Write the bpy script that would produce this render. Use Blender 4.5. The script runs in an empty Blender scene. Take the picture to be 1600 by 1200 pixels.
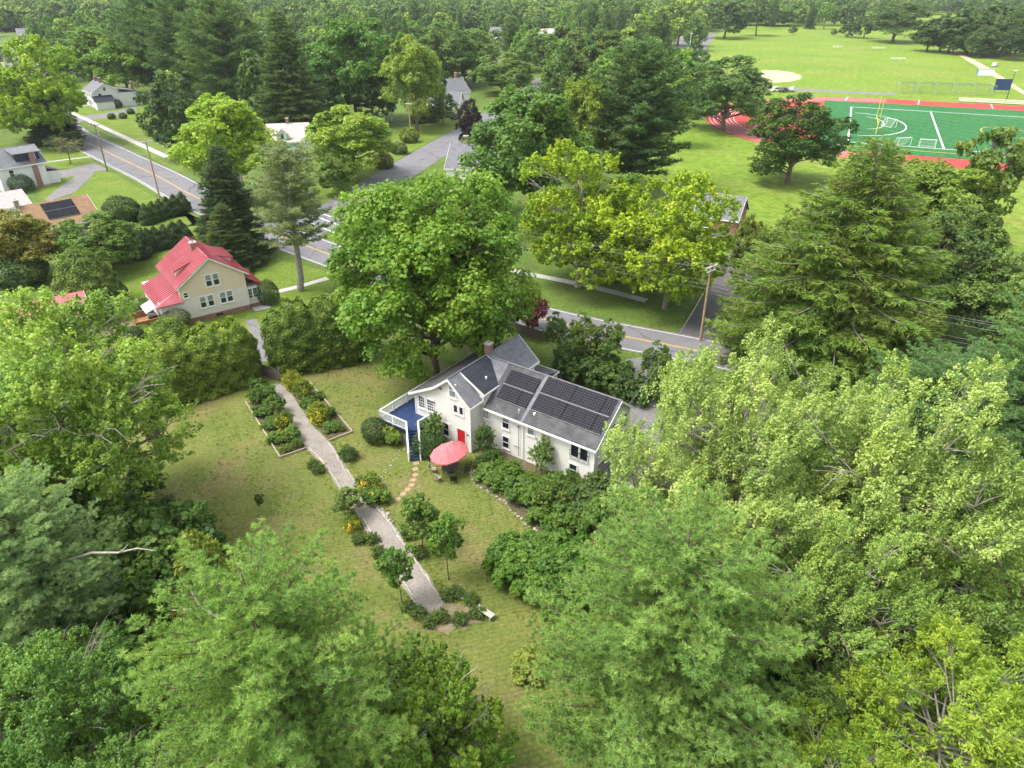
import bpy, bmesh, math, random
import numpy as np
from mathutils import Vector, Matrix

# ------------------------------------------------------------------ camera, sky, sun, exposure
scene = bpy.context.scene
COL = scene.collection
R = math.radians
cam_data = bpy.data.cameras.new('camera')
cam_data.sensor_width = 36.0
cam_data.lens = 36.0 * 1109.0 / 1600.0
cam_data.clip_start = 0.5
cam_data.clip_end = 8000.0
camera = bpy.data.objects.new('camera', cam_data)
camera.location = (0, 0, 40.0)
camera.rotation_euler = (R(60), 0, 0)
COL.objects.link(camera)
scene.camera = camera

SUN_EL, SUN_AZ = R(62), R(258)          # azimuth clockwise from +Y: from the left of the view
world = bpy.data.worlds.new('World')
scene.world = world
world.use_nodes = True
wn = world.node_tree.nodes; wl = world.node_tree.links
wn.clear()
sky = wn.new('ShaderNodeTexSky'); sky.sky_type = 'NISHITA'; sky.sun_disc = False
sky.sun_elevation = SUN_EL; sky.sun_rotation = SUN_AZ
sky.air_density = 1.0; sky.dust_density = 3.0; sky.ozone_density = 1.0
hs = wn.new('ShaderNodeHueSaturation'); hs.inputs['Saturation'].default_value = 0.35
bg = wn.new('ShaderNodeBackground'); bg.inputs['Strength'].default_value = 0.15
wo = wn.new('ShaderNodeOutputWorld')
wl.new(sky.outputs[0], hs.inputs['Color']); wl.new(hs.outputs[0], bg.inputs['Color']); wl.new(bg.outputs[0], wo.inputs['Surface'])

sun_data = bpy.data.lights.new('sun', 'SUN')
sun_data.energy = 1.25; sun_data.angle = R(24); sun_data.color = (1.0, 0.97, 0.91)
sun = bpy.data.objects.new('sun', sun_data)
sd = Vector((math.sin(SUN_AZ) * math.cos(SUN_EL), math.cos(SUN_AZ) * math.cos(SUN_EL), math.sin(SUN_EL)))
sun.rotation_euler = sd.to_track_quat('Z', 'Y').to_euler()
COL.objects.link(sun)

scene.view_settings.view_transform = 'Standard'
scene.view_settings.look = 'None'
scene.view_settings.exposure = 1.48
scene.view_settings.gamma = 1.0
scene.view_settings.use_curve_mapping = False
scene.render.engine = 'CYCLES'
cy = scene.cycles
cy.max_bounces = 5; cy.diffuse_bounces = 3; cy.glossy_bounces = 2; cy.transmission_bounces = 3
cy.transparent_max_bounces = 4; cy.volume_bounces = 0
cy.caustics_reflective = False; cy.caustics_refractive = False
cy.use_adaptive_sampling = True; cy.adaptive_threshold = 0.02
cy.use_denoising = True
try:
    cy.denoiser = 'OPENIMAGEDENOISE'
except Exception:
    pass
cy.sample_clamp_indirect = 6.0

# ------------------------------------------------------------------ materials
def ntree(name):
    m = bpy.data.materials.new(name); m.use_nodes = True
    n = m.node_tree.nodes; n.clear()
    o = n.new('ShaderNodeOutputMaterial'); p = n.new('ShaderNodeBsdfPrincipled')
    m.node_tree.links.new(p.outputs[0], o.inputs['Surface'])
    return m, n, m.node_tree.links, p, o

def ramp(n, stops):
    r = n.new('ShaderNodeValToRGB')
    e = r.color_ramp.elements
    while len(e) > 1: e.remove(e[-1])
    e[0].position, e[0].color = stops[0][0], (*stops[0][1], 1)
    for p, c in stops[1:]:
        k = e.new(p); k.color = (*c, 1)
    return r

def noise_fac(n, l, scale, detail=4, rough=.6, coord='Object', warp=None, mapscale=None, rot=0):
    tc = n.new('ShaderNodeTexCoord'); t = n.new('ShaderNodeTexNoise')
    t.inputs['Scale'].default_value = scale; t.inputs['Detail'].default_value = detail; t.inputs['Roughness'].default_value = rough
    if mapscale:
        mp = n.new('ShaderNodeMapping'); mp.inputs['Scale'].default_value = mapscale; mp.inputs['Rotation'].default_value = (0, 0, rot)
        l.new(tc.outputs[coord], mp.inputs[0]); l.new(mp.outputs[0], t.inputs['Vector'])
    else:
        l.new(tc.outputs[coord], t.inputs['Vector'])
    return t

def mixrgb(n, l, a, b, f, mode='MIX'):
    m = n.new('ShaderNodeMix'); m.data_type = 'RGBA'; m.blend_type = mode
    for s, v in ((m.inputs[6], a), (m.inputs[7], b), (m.inputs[0], f)):
        if isinstance(v, (int, float)): s.default_value = v
        elif isinstance(v, tuple): s.default_value = (*v, 1)
        else: l.new(v, s)
    return m.outputs[2]

def mat_noise(name, c1, c2, scale=2.0, rough=.8, detail=5, bump=.0, bscale=None, spec=.3, metal=0., coord='Object', c3=None, s3=.2):
    m, n, l, p, o = ntree(name)
    t = noise_fac(n, l, scale, detail, coord=coord)
    r = ramp(n, [(.3, c1), (.7, c2)]); l.new(t.outputs[0], r.inputs[0])
    c = r.outputs[0]
    if c3:
        t3 = noise_fac(n, l, s3, 4, coord=coord); r3 = ramp(n, [(.48, (0, 0, 0)), (.68, (1, 1, 1))]); l.new(t3.outputs[0], r3.inputs[0])
        c = mixrgb(n, l, c, c3, r3.outputs[0])
    l.new(c, p.inputs['Base Color'])
    p.inputs['Roughness'].default_value = rough; p.inputs['Specular IOR Level'].default_value = spec; p.inputs['Metallic'].default_value = metal
    if bump:
        tb = noise_fac(n, l, bscale or scale * 4, 3, coord=coord); b = n.new('ShaderNodeBump'); b.inputs['Strength'].default_value = bump; b.inputs['Distance'].default_value = .05
        l.new(tb.outputs[0], b.inputs['Height']); l.new(b.outputs[0], p.inputs['Normal'])
    return m

def mat_rows(name, c1, c2, row=.16, width=.35, mortar=.012, cm=None, rough=.85, coord='Generated', stain=None, bump=.4, noise_amt=.35):
    """rows of shingles / bricks / clapboards, in UV metres"""
    m, n, l, p, o = ntree(name)
    tc = n.new('ShaderNodeTexCoord'); b = n.new('ShaderNodeTexBrick')
    b.inputs['Scale'].default_value = 1.0; b.inputs['Brick Width'].default_value = width; b.inputs['Row Height'].default_value = row
    b.inputs['Mortar Size'].default_value = mortar; b.inputs['Color1'].default_value = (*c1, 1); b.inputs['Color2'].default_value = (*c2, 1)
    b.inputs['Mortar'].default_value = (*(cm or tuple(q * .55 for q in c1)), 1)
    l.new(tc.outputs['UV'], b.inputs['Vector'])
    t = noise_fac(n, l, 1.3, 5, .7); r = ramp(n, [(.3, (1 - noise_amt,) * 3), (.7, (1 + noise_amt * .3,) * 3)]); l.new(t.outputs[0], r.inputs[0])
    c = mixrgb(n, l, b.outputs[0], r.outputs[0], 1.0, 'MULTIPLY')
    if stain:
        t2 = noise_fac(n, l, .9, 6, .7); r2 = ramp(n, [(.45, (0, 0, 0)), (.65, (1, 1, 1))]); l.new(t2.outputs[0], r2.inputs[0])
        c = mixrgb(n, l, c, stain, r2.outputs[0])
    l.new(c, p.inputs['Base Color']); p.inputs['Roughness'].default_value = rough; p.inputs['Specular IOR Level'].default_value = .25
    bp = n.new('ShaderNodeBump'); bp.inputs['Strength'].default_value = bump; bp.inputs['Distance'].default_value = .02; bp.invert = True
    l.new(b.outputs[1], bp.inputs['Height']); l.new(bp.outputs[0], p.inputs['Normal'])
    return m

def mat_leaf(name, trans=.35, var=.35, hue=.03, rough=.5, fixed=None, spec=.35, yellow=(.3, .34, .02), yamt=.12):
    m, n, l, p, o = ntree(name)
    at = n.new('ShaderNodeAttribute'); at.attribute_name = 'rnd'
    oi = n.new('ShaderNodeObjectInfo')
    if fixed:
        base = ramp(n, fixed); l.new(oi.outputs['Random'], base.inputs[0]); c0 = base.outputs[0]
    else:
        c0 = oi.outputs['Color']
    hsv = n.new('ShaderNodeHueSaturation')
    mv = n.new('ShaderNodeMapRange'); mv.inputs['To Min'].default_value = (1 - var) * 1.3; mv.inputs['To Max'].default_value = (1 + var) * 1.3; l.new(at.outputs['Fac'], mv.inputs[0])
    mh = n.new('ShaderNodeMapRange'); mh.inputs['To Min'].default_value = .5 + hue; mh.inputs['To Max'].default_value = .5 - hue; l.new(at.outputs['Fac'], mh.inputs[0])
    l.new(c0, hsv.inputs['Color']); l.new(mv.outputs[0], hsv.inputs['Value']); l.new(mh.outputs[0], hsv.inputs['Hue'])
    c = hsv.outputs[0]
    if yamt:
        t = noise_fac(n, l, .35, 3); r = ramp(n, [(.5, (0, 0, 0)), (.75, (yamt * 2,) * 3)]); l.new(t.outputs[0], r.inputs[0])
        c = mixrgb(n, l, c, yellow, r.outputs[0])
    l.new(c, p.inputs['Base Color']); p.inputs['Roughness'].default_value = rough; p.inputs['Specular IOR Level'].default_value = spec
    tr = n.new('ShaderNodeBsdfTranslucent')
    ct = mixrgb(n, l, c, (1.0, 1.15, .55), 1.0, 'MULTIPLY')
    l.new(ct, tr.inputs['Color'])
    ms = n.new('ShaderNodeMixShader'); ms.inputs[0].default_value = trans
    l.new(p.outputs[0], ms.inputs[1]); l.new(tr.outputs[0], ms.inputs[2]); l.new(ms.outputs[0], o.inputs['Surface'])
    return m

def mat_plain(name, c, rough=.6, spec=.4, metal=0., var=.12, scale=3.):
    return mat_noise(name, tuple(q * (1 - var) for q in c), tuple(min(1, q * (1 + var * .5)) for q in c), scale, rough, spec=spec, metal=metal)

M = {}
M['leaf'] = mat_leaf('leaf_broad', .40, .42, .035)
M['leaf_pale'] = mat_leaf('leaf_pale', .36, .45, .03, rough=.55, spec=.45, yamt=.05)
M['needle'] = mat_leaf('leaf_needle', .30, .45, .03, rough=.6, spec=.3, yellow=(.28, .30, .08), yamt=.10)
M['needle_old'] = mat_leaf('leaf_needle_brownish', .26, .35, .03, rough=.65, spec=.25, yellow=(.16, .10, .03), yamt=.28)
M['forest'] = mat_leaf('forest_leaf', .25, .45, .02, fixed=[(0, (.075, .145, .036)), (.35, (.115, .20, .04)), (.7, (.16, .25, .046)), (1, (.21, .285, .055))], yamt=0)
M['petal'] = mat_leaf('petal', .3, .25, .01, yamt=0)
M['bark'] = mat_noise('bark', (.09, .065, .045), (.20, .165, .125), 3., .9, bump=.6, bscale=9)
M['bark_grey'] = mat_noise('bark_grey', (.17, .15, .125), (.34, .31, .27), 2.5, .9, bump=.5, bscale=9)
M['bark_white'] = mat_noise('bark_white', (.45, .43, .38), (.7, .68, .62), 4., .8)
M['deadwood'] = mat_noise('deadwood', (.30, .26, .21), (.50, .46, .40), 4., .9, bump=.4)
M['white'] = mat_plain('white_paint', (.80, .79, .75), .55, var=.05)
M['cream_siding'] = mat_rows('cream_siding', (.82, .785, .72), (.83, .795, .73), row=.11, width=40., mortar=.008, cm=(.60, .58, .51), rough=.6, noise_amt=.06, bump=.3)
M['beige_siding'] = mat_rows('beige_siding', (.74, .60, .45), (.75, .61, .46), row=.26, width=40., mortar=.02, cm=(.56, .45, .33), rough=.6, noise_amt=.08, bump=.3)
M['lilac_siding'] = mat_rows('pale_siding', (.74, .65, .62), (.75, .66, .63), row=.2, width=40., mortar=.015, cm=(.60, .53, .50), rough=.6, noise_amt=.08, bump=.3)
M['white_siding'] = mat_rows('white_siding', (.78, .78, .76), (.79, .79, .77), row=.16, width=40., mortar=.012, cm=(.6, .6, .59), rough=.6, noise_amt=.06, bump=.3)
M['mint_siding'] = mat_rows('mint_siding', (.50, .66, .62), (.51, .67, .63), row=.16, width=40., mortar=.012, cm=(.38, .5, .47), rough=.6, noise_amt=.06, bump=.3)
M['navy_siding'] = mat_rows('navy_siding', (.03, .045, .09), (.032, .047, .095), row=.16, width=40., mortar=.012, rough=.6, noise_amt=.1, bump=.3)
M['brick'] = mat_rows('brick', (.33, .12, .075), (.26, .09, .06), row=.075, width=.22, mortar=.01, cm=(.38, .33, .28), noise_amt=.3)
M['shingle'] = mat_rows('grey_shingle', (.17, .17, .185), (.215, .215, .23), row=.14, width=.3, mortar=.006, cm=(.11, .11, .12), noise_amt=.3)
M['shingle_worn'] = mat_rows('worn_grey_shingle', (.095, .093, .096), (.125, .123, .126), row=.14, width=.3, mortar=.006, cm=(.10, .10, .10), stain=(.055, .055, .053), noise_amt=.35)
M['shingle_dark'] = mat_rows('charcoal_shingle', (.03, .034, .043), (.042, .046, .056), row=.3, width=1.2, mortar=.006, noise_amt=.25)
M['shingle_brown'] = mat_rows('tan_shingle', (.36, .22, .12), (.28, .17, .095), row=.14, width=.3, mortar=.006, cm=(.2, .12, .07), noise_amt=.3)
M['shingle_pink'] = mat_rows('pale_pink_shingle', (.50, .42, .40), (.56, .48, .45), row=.14, width=.3, mortar=.006, cm=(.4, .33, .31), noise_amt=.2)
M['red_metal'] = mat_noise('red_metal', (.36, .07, .085), (.43, .10, .115), .7, .45, spec=.5, c3=(.47, .16, .17), s3=.5)
M['red_paint'] = mat_plain('red_paint', (.55, .02, .025), .4)
M['navy'] = mat_plain('navy_deck', (.022, .045, .125), .55, var=.25)
M['glass'] = mat_noise('window_glass', (.012, .014, .017), (.03, .034, .04), .8, .08, spec=.6)
M['curtain_glass'] = mat_noise('window_glass_curtained', (.16, .17, .18), (.30, .31, .32), 2.2, .1, spec=.6)
M['black'] = mat_plain('black_metal', (.015, .015, .017), .5)
M['dark_grey'] = mat_plain('dark_grey', (.07, .07, .075), .7)
M['grey_panel'] = mat_plain('grey_panel', (.24, .23, .22), .8, var=.2)
M['steel'] = mat_plain('galvanised_steel', (.42, .43, .44), .45, metal=.6)
M['cedar_deck'] = mat_noise('cedar_boards', (.24, .11, .045), (.36, .18, .08), 3., .7)
M['timber'] = mat_noise('weathered_timber', (.30, .25, .18), (.48, .42, .32), 4., .9)
M['pole_wood'] = mat_noise('pole_wood', (.30, .20, .115), (.44, .31, .19), 2., .9)
M['pole_dark'] = mat_noise('pole_wood_grey', (.13, .11, .095), (.22, .19, .165), 2., .9)
M['fence_wood'] = mat_noise('fence_wood', (.10, .075, .055), (.17, .13, .10), 3., .9)
M['stone'] = mat_noise('field_stone', (.20, .18, .15), (.46, .44, .39), 2.5, .9, bump=.5)
M['paver'] = mat_noise('clay_paver', (.30, .19, .12), (.42, .29, .19), 3., .9, bump=.3)
M['concrete'] = mat_noise('concrete', (.36, .34, .31), (.50, .48, .44), 1.5, .9, c3=(.30, .29, .27), s3=.15)
M['canopy'] = mat_noise('red_canvas', (.50, .13, .14), (.58, .175, .185), 1.2, .8)
M['canopy_seam'] = mat_plain('pale_red_canvas', (.68, .26, .26), .8)
M['soil'] = mat_noise('garden_soil', (.075, .06, .035), (.15, .125, .07), 3., .95, bump=.6)
M['yellow_paint'] = mat_plain('yellow_paint', (.75, .55, .04), .5)
M['net'] = mat_plain('green_net', (.12, .17, .13), .9)
M['blue_paint'] = mat_plain('blue_paint', (.10, .20, .36), .5)

def mat_cells(name):
    m, n, l, p, o = ntree(name)
    tc = n.new('ShaderNodeTexCoord'); b = n.new('ShaderNodeTexBrick'); b.offset = 0.0
    b.inputs['Scale'].default_value = 1.0; b.inputs['Brick Width'].default_value = .25; b.inputs['Row Height'].default_value = .25
    b.inputs['Mortar Size'].default_value = .016; b.inputs['Mortar Smooth'].default_value = .2
    b.inputs['Color1'].default_value = (.005, .005, .009, 1); b.inputs['Color2'].default_value = (.008, .007, .012, 1); b.inputs['Mortar'].default_value = (.075, .075, .085, 1)
    l.new(tc.outputs['UV'], b.inputs['Vector']); l.new(b.outputs[0], p.inputs['Base Color'])
    p.inputs['Roughness'].default_value = .45; p.inputs['Specular IOR Level'].default_value = .05
    return m
M['cells'] = mat_cells('solar_cells')

def mat_grass(name, cols, patch, patchc, scale=.25, fine=2.2, stripes=None, thr=(.5, .68)):
    m, n, l, p, o = ntree(name)
    t1 = noise_fac(n, l, scale, 6, .65); r1 = ramp(n, [(.28, cols[0]), (.5, cols[1]), (.72, cols[2])]); l.new(t1.outputs[0], r1.inputs[0])
    t2 = noise_fac(n, l, fine, 6, .75); r2 = ramp(n, [(.28, (.50, .50, .50)), (.72, (1.42, 1.42, 1.42))]); l.new(t2.outputs[0], r2.inputs[0])
    c = mixrgb(n, l, r1.outputs[0], r2.outputs[0], 1.0, 'MULTIPLY')
    t3 = noise_fac(n, l, patch, 5, .7); r3 = ramp(n, [(thr[0], (0, 0, 0)), (thr[1], (.85, .85, .85))]); l.new(t3.outputs[0], r3.inputs[0])
    pc = mixrgb(n, l, (patchc[0], patchc[1], patchc[2]), r2.outputs[0], 1.0, 'MULTIPLY')
    c = mixrgb(n, l, c, pc, r3.outputs[0])
    if stripes:
        tc = n.new('ShaderNodeTexCoord'); mp = n.new('ShaderNodeMapping'); mp.inputs['Rotation'].default_value = (0, 0, R(stripes[0]))
        w = n.new('ShaderNodeTexWave'); w.inputs['Scale'].default_value = stripes[1]; w.inputs['Distortion'].default_value = 1.2; w.inputs['Detail'].default_value = 2
        l.new(tc.outputs['Object'], mp.inputs[0]); l.new(mp.outputs[0], w.inputs[0])
        r4 = ramp(n, [(0, (1 - stripes[2],) * 3), (1, (1 + stripes[2],) * 3)]); l.new(w.outputs[1], r4.inputs[0])
        c = mixrgb(n, l, c, r4.outputs[0], 1.0, 'MULTIPLY')
    l.new(c, p.inputs['Base Color']); p.inputs['Roughness'].default_value = .9; p.inputs['Specular IOR Level'].default_value = .15
    tb = noise_fac(n, l, 9., 4, .8); b = n.new('ShaderNodeBump'); b.inputs['Strength'].default_value = .9; b.inputs['Distance'].default_value = .12
    l.new(tb.outputs[0], b.inputs['Height']); l.new(b.outputs[0], p.inputs['Normal'])
    return m
M['ground'] = mat_grass('rough_grass', [(.075, .12, .022), (.105, .165, .028), (.14, .20, .036)], .12, (.10, .10, .035))
M['yard'] = mat_grass('yard_grass', [(.11, .15, .03), (.155, .185, .042), (.205, .205, .06)], .16, (.24, .19, .085), scale=.22, fine=3.4, stripes=(75, .9, .08), thr=(.50, .71))
M['front_lawn'] = mat_grass('front_lawn_grass', [(.10, .165, .02), (.135, .20, .026), (.18, .23, .038)], .1, (.22, .215, .065), thr=(.55, .75))
M['school'] = mat_grass('school_grass', [(.12, .205, .02), (.155, .24, .025), (.195, .265, .036)], .035, (.215, .235, .05), scale=.03, fine=.5, stripes=(-22, .22, .05))
M['turf'] = mat_grass('artificial_turf', [(.026, .12, .034), (.034, .145, .042), (.044, .165, .05)], .03, (.036, .165, .054), scale=.04, fine=.8, stripes=(-22, .06, .07))
M['track'] = mat_noise('red_track', (.33, .04, .03), (.40, .055, .042), .3, .9)
M['dirt'] = mat_noise('infield_dirt', (.50, .34, .20), (.58, .42, .27), .4, .95)
M['sand'] = mat_noise('sandy_ground', (.15, .12, .07), (.26, .21, .14), 1.5, .95, bump=.5, bscale=12, c3=(.14, .15, .05), s3=1.1)

def mat_asphalt(name, c1, c2, crack=.55):
    m, n, l, p, o = ntree(name)
    t = noise_fac(n, l, .35, 6, .7); r = ramp(n, [(.3, c1), (.7, c2)]); l.new(t.outputs[0], r.inputs[0])
    t2 = noise_fac(n, l, 6., 4, .8); r2 = ramp(n, [(.3, (.8,) * 3), (.7, (1.15,) * 3)]); l.new(t2.outputs[0], r2.inputs[0])
    c = mixrgb(n, l, r.outputs[0], r2.outputs[0], 1.0, 'MULTIPLY')
    v = n.new('ShaderNodeTexVoronoi'); v.feature = 'DISTANCE_TO_EDGE'; v.inputs['Scale'].default_value = .09
    tc = n.new('ShaderNodeTexCoord'); nz = n.new('ShaderNodeTexNoise'); nz.inputs['Scale'].default_value = .6
    l.new(tc.outputs['Object'], nz.inputs['Vector'])
    va = n.new('ShaderNodeVectorMath'); va.operation = 'MULTIPLY_ADD'; va.inputs[1].default_value = (2.5, 2.5, 0); l.new(nz.outputs['Color'], va.inputs[0]); l.new(tc.outputs['Object'], va.inputs[2])
    l.new(va.outputs[0], v.inputs['Vector'])
    r3 = ramp(n, [(.004, (crack,) * 3), (.010, (1, 1, 1))]); l.new(v.outputs[0], r3.inputs[0])
    c = mixrgb(n, l, c, r3.outputs[0], 1.0, 'MULTIPLY')
    l.new(c, p.inputs['Base Color']); p.inputs['Roughness'].default_value = .85; p.inputs['Specular IOR Level'].default_value = .3
    return m
M['asphalt'] = mat_asphalt('asphalt', (.145, .14, .145), (.19, .185, .19))
M['asphalt_drive'] = mat_asphalt('drive_asphalt', (.15, .145, .14), (.21, .20, .195), .7)
M['asphalt_dark'] = mat_asphalt('dark_asphalt', (.085, .08, .08), (.13, .12, .12), .7)
M['road_white'] = mat_noise('road_white', (.52, .52, .50), (.68, .68, .66), 1.2, .8)
M['road_yellow'] = mat_noise('road_yellow', (.48, .30, .045), (.60, .40, .08), 1.2, .8)

def mat_gravel():
    m, n, l, p, o = ntree('gravel')
    t = noise_fac(n, l, .5, 5, .7); r = ramp(n, [(.3, (.22, .195, .165)), (.7, (.31, .28, .245))]); l.new(t.outputs[0], r.inputs[0])
    v = n.new('ShaderNodeTexVoronoi'); v.inputs['Scale'].default_value = 9.; tc = n.new('ShaderNodeTexCoord'); l.new(tc.outputs['Object'], v.inputs['Vector'])
    sep = n.new('ShaderNodeSeparateColor'); l.new(v.outputs['Color'], sep.inputs[0])
    r2 = ramp(n, [(0, (.82,) * 3), (.5, (1.,) * 3), (1, (1.12,) * 3)]); l.new(sep.outputs[0], r2.inputs[0])
    c = mixrgb(n, l, r.outputs[0], r2.outputs[0], 1.0, 'MULTIPLY')
    t3 = noise_fac(n, l, 1.6, 6, .8); r3 = ramp(n, [(.60, (0, 0, 0)), (.70, (.8,) * 3)]); l.new(t3.outputs[0], r3.inputs[0])
    c = mixrgb(n, l, c, (.16, .12, .075), r3.outputs[0])
    l.new(c, p.inputs['Base Color']); p.inputs['Roughness'].default_value = .95; p.inputs['Specular IOR Level'].default_value = .2
    b = n.new('ShaderNodeBump'); b.inputs['Strength'].default_value = .8; b.inputs['Distance'].default_value = .03; l.new(v.outputs[0], b.inputs['Height']); l.new(b.outputs[0], p.inputs['Normal'])
    return m
M['gravel'] = mat_gravel()

# ------------------------------------------------------------------ helpers
def tag(o, label=None, cat=None, group=None, kind=None):
    if label: o['label'] = label
    if cat: o['category'] = cat
    if group: o['group'] = group
    if kind: o['kind'] = kind
    return o

def empty(name, loc=(0, 0, 0), rz=0.0, label=None, cat=None, group=None, scale=None):
    o = bpy.data.objects.new(name, None); COL.objects.link(o)
    o.empty_display_size = .3
    o.location = (loc[0], loc[1], loc[2] if len(loc) > 2 else 0.0); o.rotation_euler = (0, 0, rz)
    if scale: o.scale = scale
    return tag(o, label, cat, group)

def link(name, me, mat=None, parent=None, color=None, loc=None):
    o = bpy.data.objects.new(name, me); COL.objects.link(o)
    if mat is not None and len(me.materials) == 0: me.materials.append(mat)
    if parent is not None: o.parent = parent
    if color is not None: o.color = (*color, 1)
    if loc is not None: o.location = loc
    return o

def copy_tree(o, parent=None):
    c = o.copy(); COL.objects.link(c); c.parent = parent
    for ch in list(o.children): copy_tree(ch, c)
    return c

class MB:
    """collects faces, builds one mesh object with UVs in metres"""
    def __init__(s): s.v = []; s.f = []; s.m = []
    def add(s, verts, faces, mi=0):
        k = len(s.v); s.v += [tuple(q) for q in verts]
        for f in faces: s.f.append(tuple(i + k for i in f)); s.m.append(mi)
        return s
    def box(s, x0, x1, y0, y1, z0, z1, mi=0):
        v = [(x0, y0, z0), (x1, y0, z0), (x1, y1, z0), (x0, y1, z0), (x0, y0, z1), (x1, y0, z1), (x1, y1, z1), (x0, y1, z1)]
        return s.add(v, [(0, 3, 2, 1), (4, 5, 6, 7), (0, 1, 5, 4), (1, 2, 6, 5), (2, 3, 7, 6), (3, 0, 4, 7)], mi)
    def prism(s, bot, top, mi=0):
        n = len(bot)
        return s.add(list(bot) + list(top), [tuple(range(n - 1, -1, -1)), tuple(range(n, 2 * n))] + [(i, (i + 1) % n, n + (i + 1) % n, n + i) for i in range(n)], mi)
    def ext_y(s, prof, y0, y1, mi=0):      # profile in (x, z), counter-clockwise, swept along y
        return s.prism([(x, y1, z) for x, z in prof], [(x, y0, z) for x, z in prof], mi)
    def ext_x(s, prof, x0, x1, mi=0):      # profile in (y, z)
        return s.prism([(x0, y, z) for y, z in prof], [(x1, y, z) for y, z in prof], mi)
    def slab(s, a, b, c, d, t, mi=0):      # quad a b c d (ccw seen from outside), thickened inwards by t
        A, B, C_, D = map(Vector, (a, b, c, d)); n = (B - A).cross(D - A).normalized() * t
        return s.prism([A - n, B - n, C_ - n, D - n], [A, B, C_, D], mi)
    def bar(s, p, q, w, h=None, mi=0):
        p, q = Vector(p), Vector(q); d = (q - p).normalized(); h = h or w
        up = Vector((0, 0, 1)) if abs(d.z) < .95 else Vector((0, 1, 0))
        r = d.cross(up).normalized() * w / 2; u = r.cross(d).normalized() * h / 2
        return s.prism([p - r - u, p - r + u, p + r + u, p + r - u], [q - r - u, q - r + u, q + r + u, q + r - u], mi)
    def tube(s, pts, rad, n=8, mi=0):
        pts = [Vector(p) for p in pts]; k = len(s.v); m = len(pts)
        rad = rad if isinstance(rad, (list, tuple)) else [rad] * m
        for i, p in enumerate(pts):
            d = (pts[min(i + 1, m - 1)] - pts[max(i - 1, 0)]).normalized()
            a = d.cross(Vector((0, 0, 1)) if abs(d.z) < .9 else Vector((1, 0, 0))).normalized(); b = d.cross(a)
            for j in range(n):
                t = 2 * math.pi * j / n; s.v.append(tuple(p + (a * math.cos(t) + b * math.sin(t)) * rad[i]))
        for i in range(m - 1):
            for j in range(n):
                s.f.append((k + i * n + j, k + i * n + (j + 1) % n, k + (i + 1) * n + (j + 1) % n, k + (i + 1) * n + j)); s.m.append(mi)
        s.f.append(tuple(k + j for j in range(n - 1, -1, -1))); s.m.append(mi)
        s.f.append(tuple(k + (m - 1) * n + j for j in range(n))); s.m.append(mi)
        return s
    def mesh(s, name, mats):
        me = bpy.data.meshes.new(name); me.from_pydata(s.v, [], s.f)
        for m in (mats if isinstance(mats, (list, tuple)) else [mats]): me.materials.append(m)
        if len(me.materials) > 1: me.polygons.foreach_set('material_index', s.m)
        bm = bmesh.new(); bm.from_mesh(me); bmesh.ops.recalc_face_normals(bm, faces=bm.faces)
        uv = bm.loops.layers.uv.new('UVMap')
        for f in bm.faces:
            n = f.normal; t = Vector((0, 0, 1)).cross(n)
            t = t.normalized() if t.length > .05 else Vector((1, 0, 0)); b = n.cross(t)
            for lp in f.loops: lp[uv].uv = (lp.vert.co.dot(t), lp.vert.co.dot(b))
        bm.to_mesh(me); bm.free()
        return me
    def build(s, name, mats, parent=None, color=None, bevel=0):
        o = link(name, s.mesh(name, mats), None, parent, color)
        if bevel:
            b = o.modifiers.new('bevel', 'BEVEL'); b.width = bevel; b.segments = 1; b.limit_method = 'ANGLE'
        return o

def sheet(name, pts, z, mat, kind='structure', parent=None, t=0.0):
    """flat polygon on the ground at height z (with thickness t below the top when given)"""
    bm = bmesh.new(); vs = [bm.verts.new((p[0], p[1], z)) for p in pts]; f = bm.faces.new(vs)
    if f.normal.z < 0: bmesh.ops.reverse_faces(bm, faces=[f])
    bm.normal_update()
    if t:
        r = bmesh.ops.extrude_face_region(bm, geom=[f]); bmesh.ops.translate(bm, verts=[q for q in r['geom'] if isinstance(q, bmesh.types.BMVert)], vec=(0, 0, -t))
        bmesh.ops.recalc_face_normals(bm, faces=bm.faces)
    bmesh.ops.triangulate(bm, faces=bm.faces[:])
    me = bpy.data.meshes.new(name); bm.to_mesh(me); bm.free()
    o = link(name, me, mat, parent)
    if kind and not parent: o['kind'] = kind
    return o

def smooth_line(pts, n=8):
    pts = [Vector((p[0], p[1], 0)) for p in pts]; out = []
    P = [pts[0] * 2 - pts[1]] + pts + [pts[-1] * 2 - pts[-2]]
    for i in range(1, len(P) - 2):
        for k in range(n):
            t = k / n; a, b, c, d = P[i - 1], P[i], P[i + 1], P[i + 2]
            out.append(.5 * ((2 * b) + (c - a) * t + (2 * a - 5 * b + 4 * c - d) * t * t + (3 * b - a - 3 * c + d) * t ** 3))
    out.append(pts[-1]); return out

def strip(name, line, o0, o1, z, mat, t=0.0, parent=None, dash=None, kind='structure'):
    """band along a centre line between two lateral offsets (left positive)"""
    mb = MB(); L = []
    for i, p in enumerate(line):
        d = (line[min(i + 1, len(line) - 1)] - line[max(i - 1, 0)]).normalized(); nrm = Vector((-d.y, d.x, 0))
        a = o0[i] if isinstance(o0, (list, tuple)) else o0; b = o1[i] if isinstance(o1, (list, tuple)) else o1
        L.append((p + nrm * a, p + nrm * b))
    for i in range(len(L) - 1):
        if dash and i % dash[0] >= dash[1]: continue
        a, b, c, d = L[i][0], L[i][1], L[i + 1][1], L[i + 1][0]
        top = [(q.x, q.y, z) for q in (a, d, c, b)]
        if t: mb.prism([(x, y, z - t) for x, y, _ in top], top)
        else: mb.add(top, [(0, 1, 2, 3)])
    me = mb.mesh(name, mat); o = link(name, me, None, parent)
    if kind and not parent: o['kind'] = kind
    return o

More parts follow.
